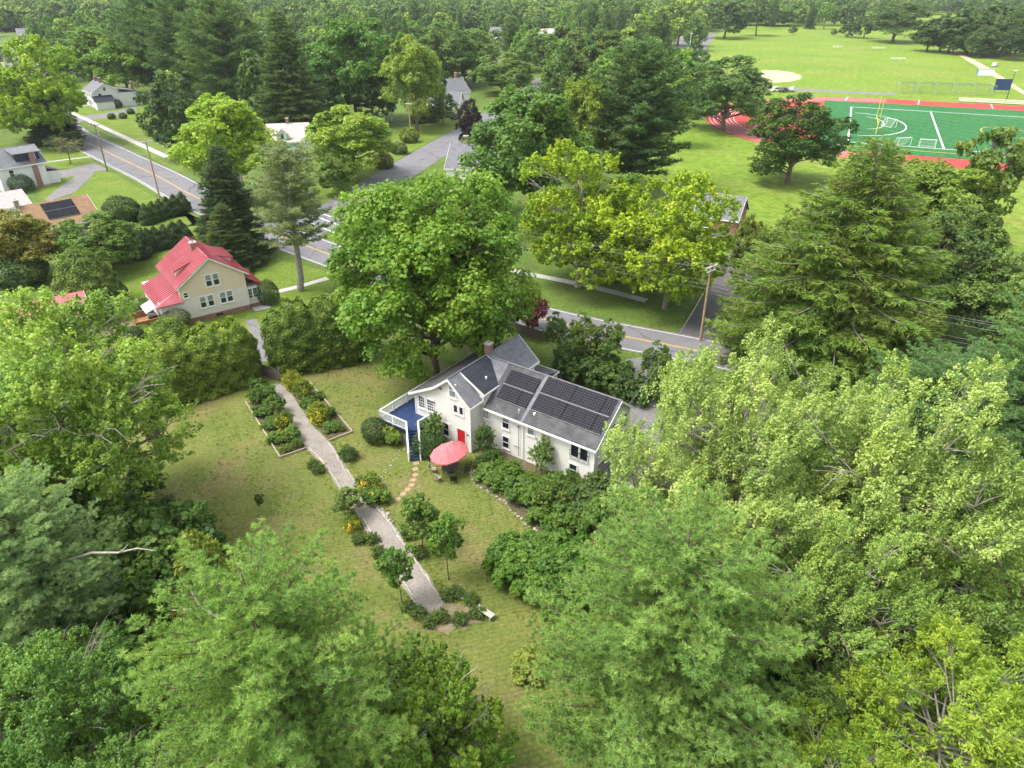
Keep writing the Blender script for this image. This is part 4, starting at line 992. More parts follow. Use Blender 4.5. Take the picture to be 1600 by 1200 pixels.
# ------------------------------------------------------------------ other houses
garage = gable_house('red_roof_garage', 'small outbuilding with red metal roof half hidden behind the yellow-green maple', (-60.77, 77.96), R(37), 8.5, 6.0, 2.6, 4.4, 'lilac_siding', 'red_metal', wins=(('right', 2., 1.0, .8, 1.0),), over=.3, cat='garage')
tan = gable_house('tan_roof_house', 'white house with a tan shingled roof and a block of solar panels', (-80.34, 116.31), R(46), 10.3, 9.4, 2.75, 5.75, 'white_siding', 'shingle_brown', wins=(('front', 1.2, .9, .9, 1.2), ('front', 4.2, .9, .9, 1.2), ('front', 7.6, .9, .9, 1.2), ('left', 3.5, 1., .9, 1.2)), chims=((-.35, 4.7, 0, 6.9, .7, .9, 'stone'),), over=.4)
ts = (5.75 - 2.75) / 4.7
solar(tan, 2.9, 7.9, 5, ((1.05, 2.6), (2.68, 4.2)), lambda y: 2.75 + ts * y + .14 * math.sqrt(1 + ts * ts), .10, 'cells', 'black')
nb = gable_house('navy_dormer_house', 'white house at the picture edge with brick chimney stripe and navy upper storey', (-106.87, 149.71), R(50), 9.0, 8.0, 5.2, 8.0, 'white_siding', 'shingle', wins=(('front', 2.0, 3.0, .8, 1.3), ('right', 2.2, 1.0, .8, 1.3), ('right', 5.0, 1.0, .8, 1.3)), over=.5)
MB().box(6.5, 7.5, -.35, .02, -.2, 7.0).build('chimney', M['brick'], nb)
MB().box(4.0, 8.6, .4, 3.2, 5.3, 7.3).build('dormer', M['navy_siding'], nb); MB().slab((3.5, -.2, 7.35), (9.1, -.2, 7.35), (9.1, 4.0, 8.0), (3.5, 4.0, 8.0), .15).build('dormer_roof', M['shingle'], nb)
window(nb, (0, .4), X, NY, 7.0, 5.9, .8, 1.1)
MB().box(9.0, 11.6, 1.2, 5.2, -.1, 2.6).build('porch', M['white_siding'], nb); MB().slab((11.9, .9, 2.75), (11.9, 5.5, 2.75), (9.0, 5.5, 3.5), (9.0, .9, 3.5), .12).build('porch_roof', M['shingle'], nb)
shed = gable_house('white_garage', 'white garage with pale grey roof at the picture edge beside the navy dormer house', (-95.61, 127.68), R(50), 7, 6, 2.6, 4.6, 'white_siding', 'shingle_pink', wins=(('front', 2, 1, .8, 1),), cat='garage')
col = gable_house('white_colonial_house', 'white colonial house with three brick chimneys across the road', (-135.92, 262.25), R(131), 11.5, 8.0, 5.2, 7.9, 'white_siding', 'shingle', wins=tuple((f, a, z, .9, 1.4) for f in ('back',) for a in (1.2, 4.0, 7.0, 9.6) for z in (1.0, 3.5)) + (('left', 3.6, 5.6, .8, 1.1), ('left', 1.6, 1., .9, 1.4), ('left', 5.4, 3.4, .9, 1.4)), chims=((3, 4.0, 7, 9.4, .8, .8), (8.5, 4.0, 7, 9.4, .8, .8)), doors=(('back', 5.4, 'navy'),))
MB().box(-.1, 8.0, -7.0, 0, -.2, 4.6).build('rear_wing', M['white_siding'], col); MB().slab((-.4, -7.3, 4.6), (8.3, -7.3, 4.6), (8.3, .02, 6.0), (-.4, .02, 6.0), .2).build('rear_wing_roof', M['shingle'], col); chimney(col, 2.0, -5.5, 4.5, 7.6, .8, .8)
MB().ext_y([(-2.6, -.2), (0, -.2), (0, 3.4), (-2.6, 2.5)], 2.6, 8.2).build('side_porch', M['white_siding'], col); MB().slab((-3.0, 8.6, 2.6), (-3.0, 2.2, 2.6), (.0, 2.2, 4.2), (.0, 8.6, 4.2), .12).build('side_porch_roof', M['shingle_dark'], col)
mint = gable_house('mint_gable_house', 'house with pale pink roof and mint green gable end beyond the crossing', (-59.42, 179.27), R(12), 9.6, 8.2, 4.6, 8.0, 'mint_siding', 'shingle_pink', wins=(('right', 2.3, 5.2, .7, 1.4), ('right', 4.6, 5.2, .7, 1.4), ('right', 3.0, 2.0, .8, 1.4), ('front', 2, 1.2, .9, 1.4), ('front', 6, 1.2, .9, 1.4)), chims=((4.8, 4.3, 7.2, 9.2, .7, .7),), dormers=((3.4, 2.4, 7.3),))
cape = gable_house('grey_cape_house', 'grey-roofed cape house with two white dormers and brick chimney beside the side street', (-14.53, 159.30), R(-14), 12.5, 9.5, 3.2, 7.4, 'white_siding', 'shingle', wins=(('front', 2, 1, .9, 1.3), ('front', 9, 1, .9, 1.3), ('right', 3, 1, .9, 1.3), ('right', 4.2, 4., .8, 1.2)), chims=((3.2, 5.0, 6.5, 9.0, 1.0, .8),), dormers=((3.6, 1.9, 6.0), (8.4, 1.9, 6.0)))
wc = gable_house('white_cape_house', 'white cape house with long grey roof and white garage far down the side street', (-22.83, 269.30), R(38), 9.5, 9.5, 3.4, 7.4, 'white_siding', 'shingle', wins=(('left', 3.2, 4.0, .8, 1.2), ('left', 5.4, 4.0, .8, 1.2)), chims=((7.5, 5.5, 6.5, 9.2, 1.0, .8),))
gable_house('grey_roof_garage', 'low garage with grey roof in front of the far white cape house', (-28.72, 255.53), R(-8), 11.0, 7.5, 2.6, 5.4, 'white_siding', 'shingle', wins=(('right', 3, 1, .8, 1.2),), cat='garage')
gable_house('red_garden_shed', 'little shed with red gable and white roof under the trees', (-29.20, 247.87), R(-22), 4.5, 3.0, 2.0, 3.2, 'red_paint', 'white', cat='shed', over=.2)
bh = gable_house('brick_gable_house', 'low house with grey roof and brick gable half hidden behind the yellow-green maples', (32.54, 124.67), R(-28), 7.5, 8.0, 3.0, 6.0, 'brick', 'shingle', wins=(('right', 3.2, 1.2, .9, 1.2), ('front', 2, 1, 1, 1.2)))
for nm, lb, p, a, L_, W_, he, hr, wm, rm in (
    ('grey_roof_house', 'grey-roofed house glimpsed between the trees at upper left', (48, 84), 20, 12, 9, 5, 8, 'white_siding', 'shingle'),
    ('pale_roof_house', 'pale-roofed house low between the trees at upper left', (62, 112), 15, 9, 8, 3, 5.5, 'white_siding', 'shingle_pink'),
    ('hidden_white_house', 'white house glimpsed between the tall spruce and the round maple', (462, 140), 60, 12, 9, 5.2, 8, 'white_siding', 'shingle_pink'),
    ('white_bungalow', 'white bungalow glimpsed under the maples beyond the side street', (585, 145), 10, 12, 8, 3.2, 6, 'white_siding', 'shingle_pink'),
    ('grey_bungalow', 'grey-roofed bungalow behind the white cape house', (662, 122), -10, 10, 8, 3.4, 6.4, 'white_siding', 'shingle'),
    ('long_white_building', 'long white building far off beneath the treetops', (690, 8), 5, 40, 16, 6, 8, 'white_siding', 'shingle_pink'),
    ('chimney_house', 'white house with a chimney peeping above the yellow-green trees', (938, 138), 8, 10, 8, 5, 8, 'white_siding', 'shingle'),
    ('school_block', 'low pale building beyond the far playing field', (1220, 20), 3, 60, 20, 5, 6.5, 'white_siding', 'shingle')):
    q = {(48, 84): (-279.47, 452.82), (62, 112): (-223.84, 365.31), (462, 140): (-86.60, 304.99), (585, 145): (-53.60, 296.13), (662, 122): (-39.28, 341.38), (690, 8): (-93.60, 1066.54), (938, 138): (35.75, 308.67), (1220, 20): (354.79, 1009.47)}[p]
    gable_house(nm, lb, q, R(a), L_, W_, he, hr, wm, rm, wins=tuple(('front', x, 1.2, 1., 1.4) for x in np.arange(1.5, L_ - 1.5, max(2.5, L_ / 6))), chims=(((L_ * .4, W_ / 2, hr - .6, hr + 1.6, .8, .8),) if nm == 'chimney_house' else ()))

random.seed(77)
for k, (p, a, wl_, rf) in enumerate((((-347.71, 555.18), 30, 'white_siding', 'shingle'), ((-230.29, 566.71), -20, 'white_siding', 'shingle_pink'), ((-218.62, 713.65), 15, 'white_siding', 'shingle'), ((-108.38, 555.18), 40, 'beige_siding', 'shingle'), ((-97.49, 670.45), 0, 'white_siding', 'shingle_brown'), ((-15.81, 555.18), -15, 'white_siding', 'shingle'), ((22.58, 555.18), 25, 'white_siding', 'shingle_pink'), ((85.43, 818.47), 5, 'white_siding', 'shingle'), ((160.90, 958.08), 10, 'beige_siding', 'shingle_pink'), ((-65.72, 818.47), 20, 'white_siding', 'shingle'))):
    gable_house('distant_house', ('grey-roofed white house at the upper left edge', 'pale-roofed house among the pines at the top', 'small white house above the tall dark spruce', 'beige house above the large green maple', 'white house with a tan roof above the yellow-topped maple', 'white house by the far parking lot', 'pale-roofed house above the olive oak', 'far white house above the dark pine', 'far beige building near the parking lot', 'far white house above the grey-green trees')[k], p, R(a), random.uniform(10, 16), 9, random.uniform(3.2, 5.2), random.uniform(6.4, 8), wl_, rf, wins=(('front', 2, 1, 1, 1.4), ('front', 6, 1, 1, 1.4)))

# ------------------------------------------------------------------ parasol, patio set, bench, garden edging
def HL_(a, b_): return (HO[0] + a * math.cos(HA) - b_ * math.sin(HA), HO[1] + a * math.sin(HA) + b_ * math.cos(HA))
UC = (-5.72, 52.99)
um = empty('patio_umbrella', UC, R(54), 'large oval red patio umbrella with paler seams on the lawn by the red door', 'umbrella')
MB().tube([(0, 0, 0), (0, 0, 2.95)], .035, 8).build('pole', M['steel'], um); MB().tube([(0, 0, 0), (0, 0, .12)], .3, 14).build('base', M['dark_grey'], um)
NP = 12; rimp = [(2.05 * math.cos(2 * math.pi * (k + .5) / NP), 1.5 * math.sin(2 * math.pi * (k + .5) / NP)) for k in range(NP)]
def apexp(x): return (max(-.5, min(.5, x * .36)), 0, 3.0)
for k in range(NP):
    a, c = rimp[k], rimp[(k + 1) % NP]; A, C_ = apexp(a[0]), apexp(c[0])
    p = MB(); pts = []
    for t_ in (0, .5, 1):
        for (r_, ap) in ((a, A), (c, C_)):
            z = 3.0 + (2.18 - 3.0) * t_ + .07 * math.sin(t_ * math.pi)
            pts.append((ap[0] + (r_[0] - ap[0]) * t_, ap[1] + (r_[1] - ap[1]) * t_, z))
    pts += [(a[0] * 1.0, a[1] * 1.0, 2.05), (c[0], c[1], 2.05)]
    fs = [(0, 1, 3, 2), (2, 3, 5, 4), (4, 5, 7, 6)] if A != C_ else [(0, 3, 2), (2, 3, 5, 4), (4, 5, 7, 6)]
    p.add(pts, fs); po = p.build('canopy_panel', M['canopy'], um)
    sm_ = MB().tube([(A[0], A[1], 3.01), ((A[0] + a[0]) / 2, (A[1] + a[1]) / 2, 2.67), (a[0], a[1], 2.19)], .028, 5); sm_.build('seam', M['canopy_seam'], um)
tb = empty('patio_table', UC, R(54), 'oval patio table under the red umbrella', 'table')
tp = MB(); ring = [(1.0 * math.cos(q), .62 * math.sin(q)) for q in np.linspace(0, 2 * math.pi, 20, endpoint=False)]
tp.prism([(x, y, .70) for x, y in ring], [(x, y, .74) for x, y in ring]).build('table_top', M['dark_grey'], tb)
for x in (-.6, .6):
    for y in (-.35, .35): MB().tube([(x, y, 0), (x * .9, y * .9, .7)], .025, 6).build('leg', M['dark_grey'], tb)
def chair(i, ang, d, mat, label):
    a = R(54) + ang; c = empty('patio_chair', (UC[0] + d * math.cos(a), UC[1] + d * math.sin(a)), a + math.pi / 2, label, 'chair', 'chairs around the patio table')
    MB().box(-.26, .26, -.26, .26, .40, .45).build('seat', M[mat], c); MB().slab((-.26, -.26, .45), (.26, -.26, .45), (.26, -.40, 1.0), (-.26, -.40, 1.0), .04).build('backrest', M[mat], c)
    for x in (-.24, .24):
        for y in (-.24, .24): MB().tube([(x, y, 0), (x, y, .42)], .02, 5).build('leg', M[mat], c)
        MB().bar((x, -.3, .65), (x, .24, .63), .05, .03).build('armrest', M[mat], c)
for i, (an, d, mt, lb) in enumerate(((math.pi, 1.75, 'timber', 'tan patio chair at the lawn end of the umbrella table'), (math.pi * .72, 1.6, 'timber', 'tan patio chair on the deck side of the umbrella table, nearer the lawn'), (math.pi * 1.28, 1.65, 'black', 'black patio chair at the flower bed side of the umbrella table'), (math.pi * .3, 1.6, 'timber', 'tan patio chair on the deck side of the umbrella table, nearer the house'), (-math.pi * .3, 1.6, 'black', 'black patio chair beside the red door under the umbrella'))): chair(i, an, d, mt, lb)

bp = (-1.94, 35.92)
be = empty('garden_bench', bp, R(-38), 'small grey garden bench at the end of the gravel path', 'bench')
for k in range(4): MB().box(-.75, .75, -.22 + k * .12, -.12 + k * .12, .42, .46).build('seat_slat', M['concrete'], be)
for x in (-.6, .6):
    for y in (-.18, .2): MB().box(x - .04, x + .04, y - .04, y + .04, 0, .42).build('leg', M['concrete'], be)
    MB().box(x - .03, x + .03, -.2, .22, .34, .42).build('seat_rail', M['concrete'], be)

random.seed(5)
def log(name, label, p, q, r0, mat, group, z=.09, rise=0.):
    lo = empty(name, p, 0, label, 'log', group); d = Vector((q[0] - p[0], q[1] - p[1], 0)); pts = []
    for k in range(6): t_ = k / 5; pts.append((d.x * t_ + random.uniform(-.06, .06), d.y * t_ + random.uniform(-.06, .06), z + rise * t_ + random.uniform(-.01, .03)))
    MB().tube(pts, [r0 * (1 - .09 * k) for k in range(6)], 7).build('log_body', M[mat], lo)
    return lo
for side, pts, nm in ((-1, PATH_L[3:], 'lawn'), (1, PATH_R[3:], 'house')):
    ln = smooth_line(pts, 3)
    for k in range(0, len(ln) - 3, 2):
        a, c = ln[k], ln[min(k + 3, len(ln) - 1)]; n_ = Vector((-(c - a).y, (c - a).x, 0)).normalized() * (.16 + random.uniform(-.04, .1)) * -side
        log('edging_log', 'long weathered branch laid as edging along the %s side of the gravel path' % nm, a + n_, c + n_ * random.uniform(.6, 1.6), random.uniform(.06, .10), 'deadwood', 'branches edging the %s side of the path' % nm)
def timber(label, a, c, grp='timber edging boards of the flower beds'):
    o = empty('edging_board', a, 0, label, 'board', grp); MB().bar((0, 0, .1), (c[0] - a[0], c[1] - a[1], .1), .10, .24).build('board_body', M['timber'], o)
timber('pale timber edging along the lawn side of the bed left of the path', (-28.71, 65.28), (-22.11, 55.11)); timber('pale timber edging across the near end of the bed left of the path', (-22.11, 55.11), (-20.04, 56.59))
timber('pale timber edging along the house side of the bed right of the path', (-22.87, 69.57), (-16.06, 59.48)); timber('pale timber edging across the near end of the bed right of the path', (-16.06, 59.48), (-18.09, 57.90))

def stone_mesh(seed, n=1):
    rng = random.Random(seed); bm = bmesh.new(); bmesh.ops.create_icosphere(bm, subdivisions=2, radius=.5)
    for v in bm.verts: v.co *= rng.uniform(.8, 1.15); v.co.z *= .6
    me = bpy.data.meshes.new('stone'); bm.to_mesh(me); bm.free(); me.materials.append(M['stone']); return me
SM = [stone_mesh(k) for k in range(5)]
def stones(pts, n, label, group, smin=.22, smax=.42, jit=.15):
    ln = smooth_line(pts, 10)
    for k in range(n):
        p = ln[int(k / n * (len(ln) - 1))]; s = random.uniform(smin, smax); o = link('edging_stone', SM[k % 5])
        o.location = (p.x + random.uniform(-jit, jit), p.y + random.uniform(-jit, jit), s * .18); o.scale = (s * random.uniform(.8, 1.4), s, s); o.rotation_euler = (0, 0, random.random() * 6)
        tag(o, label, 'stone', group)
stones([(-3.88, 53.39), (-3.72, 52.51), (-3.30, 51.00), (-2.11, 49.99), (-0.67, 48.75), (0.22, 47.04), (1.71, 45.34), (3.46, 44.02)], 40, 'pale round stone in the curved edging of the big shrub bed', 'stones edging the shrub bed', .14, .32)
stones([(-10.63, 56.48), (-11.21, 54.50), (-12.00, 52.23), (-12.30, 51.18)], 12, 'pale stone in the broken row between the deck and the yellow flowers', 'stones between deck and path', .14, .28)
stones([(-11.77, 47.97), (-10.84, 47.04), (-10.12, 45.82), (-9.38, 44.40), (-8.23, 42.75)], 14, 'grey rock beside the house-side edge of the gravel path', 'rocks along the path', .16, .36, .22)
stones([(-4.85, 37.24), (-4.01, 37.37), (-3.04, 36.75), (-4.50, 34.59)], 7, 'rock at the end of the gravel path near the bench', 'rocks at the path end', .16, .35, .25)
for k, (x, y) in enumerate(((-9.06, 54.29), (-9.02, 53.39), (-8.94, 52.51), (-9.00, 51.75), (-9.08, 51.00), (-9.35, 50.35), (-9.67, 49.72), (-10.02, 49.01))):
    o = empty('stepping_stone', (x, y), R(20 + 13 * k), 'clay paver in the row of stepping stones from the deck stairs to the path', 'paver', 'stepping stones in the lawn'); MB().box(-.27, .27, -.24, .24, -.02, .035).build('paver_body', M['paver'], o, bevel=.02)

# gate between the hedges
ga = (-28.52, 71.05); gb = (-26.16, 69.72); gd_ = Vector((gb[0] - ga[0], gb[1] - ga[1], 0)); gL = gd_.length
gt = empty('garden_gate', ga, math.atan2(gd_.y, gd_.x), 'dark wooden garden gate between the two clipped hedges at the head of the path', 'gate')
n = 12
for k in range(n): MB().box(gL * k / n + .01, gL * (k + .9) / n, -.02, .02, .12, 1.55).build('board', M['fence_wood'], gt)
for z in (.4, 1.3): MB().box(0, gL, .02, .06, z, z + .12).build('rail', M['fence_wood'], gt)
MB().bar((.1, .08, .45), (gL - .1, .08, 1.32), .08, .04).build('brace', M['fence_wood'], gt)
for x in (-.08, gL + .08): MB().box(x - .08, x + .08, -.08, .08, 0, 1.85).build('post', M['fence_wood'], gt)
# picket fence at the street behind the house
fa, fb = Vector((*(-1.51, 84.00), 0)), Vector((*(4.18, 79.90), 0)); fd = fb - fa
fe = empty('street_fence', fa, math.atan2(fd.y, fd.x), 'brown wooden fence along the street under the red-leaved maple', 'fence')
n = int(fd.length / .28)
for k in range(n): MB().box(k * .28, k * .28 + .24, -.015, .015, .08, 1.35).build('board', M['fence_wood'], fe)
for k in range(int(fd.length / 2.2) + 1): MB().box(k * 2.2 - .06, k * 2.2 + .06, .02, .14, 0, 1.5).build('post', M['fence_wood'], fe)
for z in (.35, 1.1): MB().box(0, fd.length, .016, .06, z, z + .09).build('rail', M['fence_wood'], fe)
sp = empty('lamp_post', (4.89, 71.80), 0, 'thin dark garden lamp post behind the white house', 'lamp post'); MB().tube([(0, 0, 0), (0, 0, 2.0)], .04, 6).build('post', M['black'], sp); MB().tube([(0, 0, 2.0), (0, 0, 2.25)], [.1, .13], 6).build('lantern', M['steel'], sp)

# ------------------------------------------------------------------ utility poles, wires, lamps
POLES = {}
def pole(key, base, h, label, arms=((.5, 2.4),), wood='pole_wood', rz=0., trans=False, lamp=None):
    p = empty('utility_pole', base, rz, label, 'utility pole', 'utility poles along the road'); POLES[key] = (Vector((*base, 0)), h, rz, arms)
    MB().tube([(0, 0, -.2), (0, 0, h * .5), (0, 0, h)], [.17, .15, .12], 10).build('shaft', M[wood], p)
    for (dz, w) in arms:
        ar = MB().box(-w / 2, w / 2, -.16, -.06, h - dz - .07, h - dz + .07); a = ar.build('crossarm', M['white' if wood == 'pole_wood' else 'pole_dark'], p)
        for x in (-w * .46, -w * .2, w * .2, w * .46): MB().tube([(x, -.11, h - dz + .07), (x, -.11, h - dz + .26)], [.05, .035], 6).build('insulator', M['steel'], a)
        for sg in (-1, 1): MB().bar((sg * w * .3, -.1, h - dz - .06), (0, -.14, h - dz - .7), .04).build('brace', M['steel'], a)
    if trans: MB().tube([(.32, 0, h - 2.6), (.32, 0, h - 1.7)], .24, 12).build('transformer', M['steel'], p)
    if lamp:
        l_ = MB().tube([(0, 0, h - lamp[0]), (lamp[1] * .5, 0, h - lamp[0] + .5), (lamp[1], 0, h - lamp[0] + .55)], .035, 6).build('lamp_arm', M['steel'], p)
        MB().box(lamp[1] - .1, lamp[1] + .5, -.13, .13, h - lamp[0] + .48, h - lamp[0] + .62).build('lamp_head', M['steel'], l_, bevel=.04)
pole('right', (23.73, 80.26), 10.2, 'tan wooden utility pole with pale crossarms standing at the street corner behind the house', ((.35, 2.2), (.9, 1.6)), rz=R(40))
pole('l1', (-72.32, 145.28), 11.8, 'tall pale utility pole with a white crossarm standing nearest on the main road', ((.35, 2.6),), 'pole_wood', rz=R(50))
pole('l2', (-94.69, 168.77), 10.6, 'dark grey utility pole with a transformer by the forked driveway', ((.3, 2.2),), 'pole_dark', rz=R(50), trans=True)
pole('l3', (-127.69, 209.51), 10.4, 'grey utility pole with crossarm by the road above the small bare tree', ((.3, 2.2),), 'pole_dark', rz=R(50))
pole('l4', (-48.16, 127.68), 9.0, 'dark utility pole with white crossarm and street lamp beside the tall spruce', ((.3, 3.0),), 'pole_dark', rz=R(-8), lamp=(1.9, 2.6))
pole('l5', (-159.70, 255.53), 10.0, 'thin far utility pole where the main road leaves the view', ((.3, 2.0),), 'pole_dark', rz=R(50))
pole('s1', (-38.21, 168.77), 9.6, 'grey utility pole with street lamp at the mouth of the side street', ((.4, 1.6),), 'pole_dark', rz=R(-5), lamp=(2.2, 1.8))
pole('s2', (-28.70, 209.51), 10.5, 'brown wooden utility pole on the grass verge of the side street', ((1.6, 1.8),), 'pole_wood', rz=R(-20))
pole('s3', (22.20, 341.38), 9.0, 'pale utility pole between the distant trees', ((.4, 1.6),), 'pole_wood')
pole('s4', (3.80, 324.25), 8.5, 'thin brown pole above the round trees', ((.4, 1.4),), 'pole_dark')
def wire(a, za, b_, zb, sag, label, grp, r=.022):
    o = empty('power_line', (0, 0, 0), 0, label, 'wire', grp); pts = []
    for k in range(13): t_ = k / 12; p = Vector((*a[:2], za)).lerp(Vector((*b_[:2], zb)), t_); p.z -= sag * 4 * t_ * (1 - t_); pts.append(p)
    MB().tube(pts, r, 4).build('cable', M['grey_panel'], o)
def span(k1, k2, label, grp, offs=((-1.0, .1), (0, .1), (1.0, .1), (0, 2.2), (0, 2.8)), sag=.8):
    (p, h1, r1, _), (q, h2, r2, _) = POLES[k1], POLES[k2]; d = (q - p).normalized(); n_ = Vector((-d.y, d.x, 0))
    for (o, dz) in offs: wire(p + n_ * o, h1 - dz, q + n_ * o, h2 - dz, sag, label, grp)
span('l1', 'l2', 'overhead wire between the tall pale pole and the dark transformer pole', 'wires over the main road near')
span('l2', 'l3', 'overhead wire between the transformer pole and the grey pole behind it', 'wires over the main road middle')
span('l3', 'l5', 'overhead wire to the thin far utility pole', 'wires over the main road far')
span('l4', 'l1', 'overhead wire between the spruce-side pole and the tall pale pole', 'wires by the spruce')
span('s1', 's2', 'overhead wire along the side street', 'wires along the side street', offs=((0, .2), (0, 2.4)))
p_ = POLES['right'][0]
for k, (ox, dz) in enumerate(((-.9, .35), (0, .2), (.9, .35), (.2, 2.3), (.2, 2.8), (.2, 3.3))):
    wire((p_.x + ox * .7, p_.y + ox * .7), 10.2 - dz, (-22 + ox, 116 + ox), 9.6 - dz, 1.0, 'overhead wire running along the street from the tan corner pole toward the crossing', 'wires left of the corner pole')
    wire((p_.x + ox * .7, p_.y + ox * .7), 10.2 - dz, (64 + ox, 58 + ox), 9.6 - dz, .9, 'overhead wire running from the tan corner pole into the spruce', 'wires right of the corner pole')
wire((p_.x, p_.y), 7.6, HL_(12.3, 6.4), 5.6, 1.0, 'service wire from the tan corner pole to the gable of the white house', 'service wires')
wire((-46.5, 85.2), 2.6, (-62.5, 72.5), 2.4, .5, 'pale cable strung from the cedar deck to the maple', 'clothes line', .02)

# signs at the crossing
sg_ = empty('street_sign', (-41.25, 141.99), R(20), 'two small white signs on posts at the corner of the side street', 'sign')
for x in (-.8, .8):
    MB().tube([(x, 0, 0), (x, 0, 2.6)], .04, 6).build('post', M['steel'], sg_); MB().box(x - .25, x + .25, -.02, .02, 1.9, 2.6).build('panel', M['white'], sg_)

# ------------------------------------------------------------------ playing-field furniture
gp = empty('goal_post', FW(6.0, -50), FA, 'tall yellow football goal post standing on the green turf', 'goal post')
MB().tube([(0, 0, 0), (0, 0, 3.0)], .15, 8).build('upright_base', M['yellow_paint'], gp)
MB().tube([(0, -1.5, 3.0), (0, 12, 3.0)], .1, 8).build('crossbar', M['yellow_paint'], gp)
for y in (-1.4, 11.9): MB().tube([(0, y, 3.0), (0, y, 9.0)], .08, 8).build('upright', M['yellow_paint'], gp)
def soccer_goal(loc, rz, label):
    g = empty('soccer_goal', loc, rz, label, 'goal', 'white portable goals')
    for y in (-1.9, 1.9): MB().tube([(0, y, 0), (0, y, 2.1), (.8, y, 2.1), (2.0, y, 0), (0, y, 0)], .07, 6).build('side_frame', M['white'], g)
    MB().tube([(0, -1.9, 2.1), (0, 1.9, 2.1)], .07, 6).build('crossbar', M['white'], g); MB().tube([(2.0, -1.9, .05), (2.0, 1.9, .05)], .06, 6).build('ground_bar', M['white'], g)
    nt = MB()
    for k in range(9):
        y = -1.9 + 3.8 * k / 8; nt.bar((.8, y, 2.1), (2.0, y, .05), .02)
    for k in range(6): t_ = k / 5; nt.bar((.8 + 1.2 * t_, -1.9, 2.1 - 2.05 * t_), (.8 + 1.2 * t_, 1.9, 2.1 - 2.05 * t_), .02)
    nt.build('net', M['white'], g)
soccer_goal((115.24, 226.17), R(200), 'small white goal lying inside the painted arc of the turf'); soccer_goal((105.36, 197.37), R(100), 'white goal on the near edge of the turf, left of the pair'); soccer_goal((110.33, 194.93), R(70), 'white goal on the near edge of the turf, right of the pair'); soccer_goal((72.69, 218.04), R(160), 'white goal on the red apron of the track')
def bleacher(loc, rz, w, label):
    g = empty('bench_stand', loc, rz, label, 'bleacher', 'white benches on the far field')
    for k in range(3): MB().box(-w / 2, w / 2, k * .7, k * .7 + .35, .4 + k * .35, .48 + k * .35).build('plank', M['white'], g)
    for x in (-w * .4, 0, w * .4): MB().box(x - .05, x + .05, 0, 1.75, 0, .4).build('support', M['steel'], g)
bleacher((203.93, 489.97), R(0), 6, 'small white bench stand on the far field, left of three'); bleacher((225.66, 481.22), R(0), 8, 'white bench stand on the far field, middle of three'); bleacher((207.75, 417.37), R(0), 8, 'white bench stand on the far field, nearest of three')
lb = empty('long_bleacher', FW(60, 30), FA, 'long white bench row along the far straight of the red track', 'bleacher')
for k in range(3): MB().box(-24, 24, k * .8 - 4, k * .8 - 3.5, .4 + k * .4, .5 + k * .4).build('plank', M['white'], lb)
for x in range(-24, 25, 6): MB().box(x - .05, x + .05, -4, -1.8, 0, .45).build('support', M['steel'], lb)
cg = empty('batting_cage', (150.01, 294.42), R(-14), 'long green-netted batting cage beside the red track', 'batting cage')
for k in range(6):
    x = k * 6.6
    MB().tube([(x, 0, 0), (x, 0, 3.6), (x, 7, 3.6), (x, 7, 0)], .09, 6).build('frame_hoop', M['steel'], cg)
nt = MB()
for k in range(45): x = 33 * k / 44; nt.bar((x, -.02, 0), (x, -.02, 3.6), .04); nt.bar((x, -.02, 3.62), (x, 7, 3.62), .04)
for k in range(7): nt.bar((0, -.03, k * .6), (33, -.03, k * .6), .04); nt.bar((0, 7 * k / 6, 3.63), (33, 7 * k / 6, 3.63), .04)
nt.build('net', M['net'], cg)
sb = empty('scoreboard', (189.18, 294.42), R(-12), 'dark blue scoreboard back standing by the field path', 'scoreboard')
MB().box(-2.8, 2.8, -.2, .2, 1.2, 5.2).build('board', M['navy'], sb)
for x in (-2.0, 2.0): MB().box(x - .12, x + .12, .2, .45, 0, 4.8).build('post', M['steel'], sb)
stg = empty('storage_container', (215.36, 350.59), R(-14), 'white and blue storage container on the field path', 'container')
MB().box(-3.2, 3.2, -1.3, 1.3, .1, 2.7).build('body', M['white'], stg); MB().box(-3.3, 3.3, -1.4, 1.4, 2.7, 2.85).build('roof', M['steel'], stg); MB().box(-3.25, -3.2, -1.2, 1.2, .2, 2.6).build('door', M['blue_paint'], stg)
def vehicle(loc, rz, mat, label):
    g = empty('utility_vehicle', loc, rz, label, 'vehicle')
    MB().ext_y([(-2.1, .4), (2.1, .4), (2.1, 1.0), (1.0, 1.1), (.5, 1.75), (-1.2, 1.75), (-1.5, 1.05), (-2.1, 1.0)], -.85, .85).build('body', M[mat], g)
    MB().ext_y([(.93, 1.12), (.48, 1.66), (-1.15, 1.66), (-1.4, 1.12)], -.87, .87).build('window', M['glass'], g)
    for x in (-1.3, 1.3):
        for y in (-.85, .85): w_ = MB().tube([(x, y - .1, .36), (x, y + .1, .36)], .36, 12).build('wheel', M['black'], g); MB().tube([(x, y - .11, .36), (x, y + .11, .36)], .18, 10).build('rim', M['steel'], w_)
vehicle((110.60, 449.02), R(15), 'blue_paint', 'blue and white utility cart parked on the edge of the parking lot'); vehicle((241.37, 386.85), R(40), 'white', 'white and dark pickup by the storage container')
for k, (px_, m_) in enumerate((((104.08, 299.62), 'white'), ((106.27, 297.86), 'dark_grey'), ((109.87, 299.62), 'steel'))): vehicle(px_, R(10 + 30 * k), m_, ('white car parked by the end of the track', 'dark car parked by the end of the track', 'silver car parked by the end of the track')[k])
vehicle((-178.64, 301.39), R(120), 'white', 'white car parked in the shade beside the white colonial house')
vehicle((-17.96, 238.29), R(60), 'dark_grey', 'dark car parked under the purple-leaved tree')
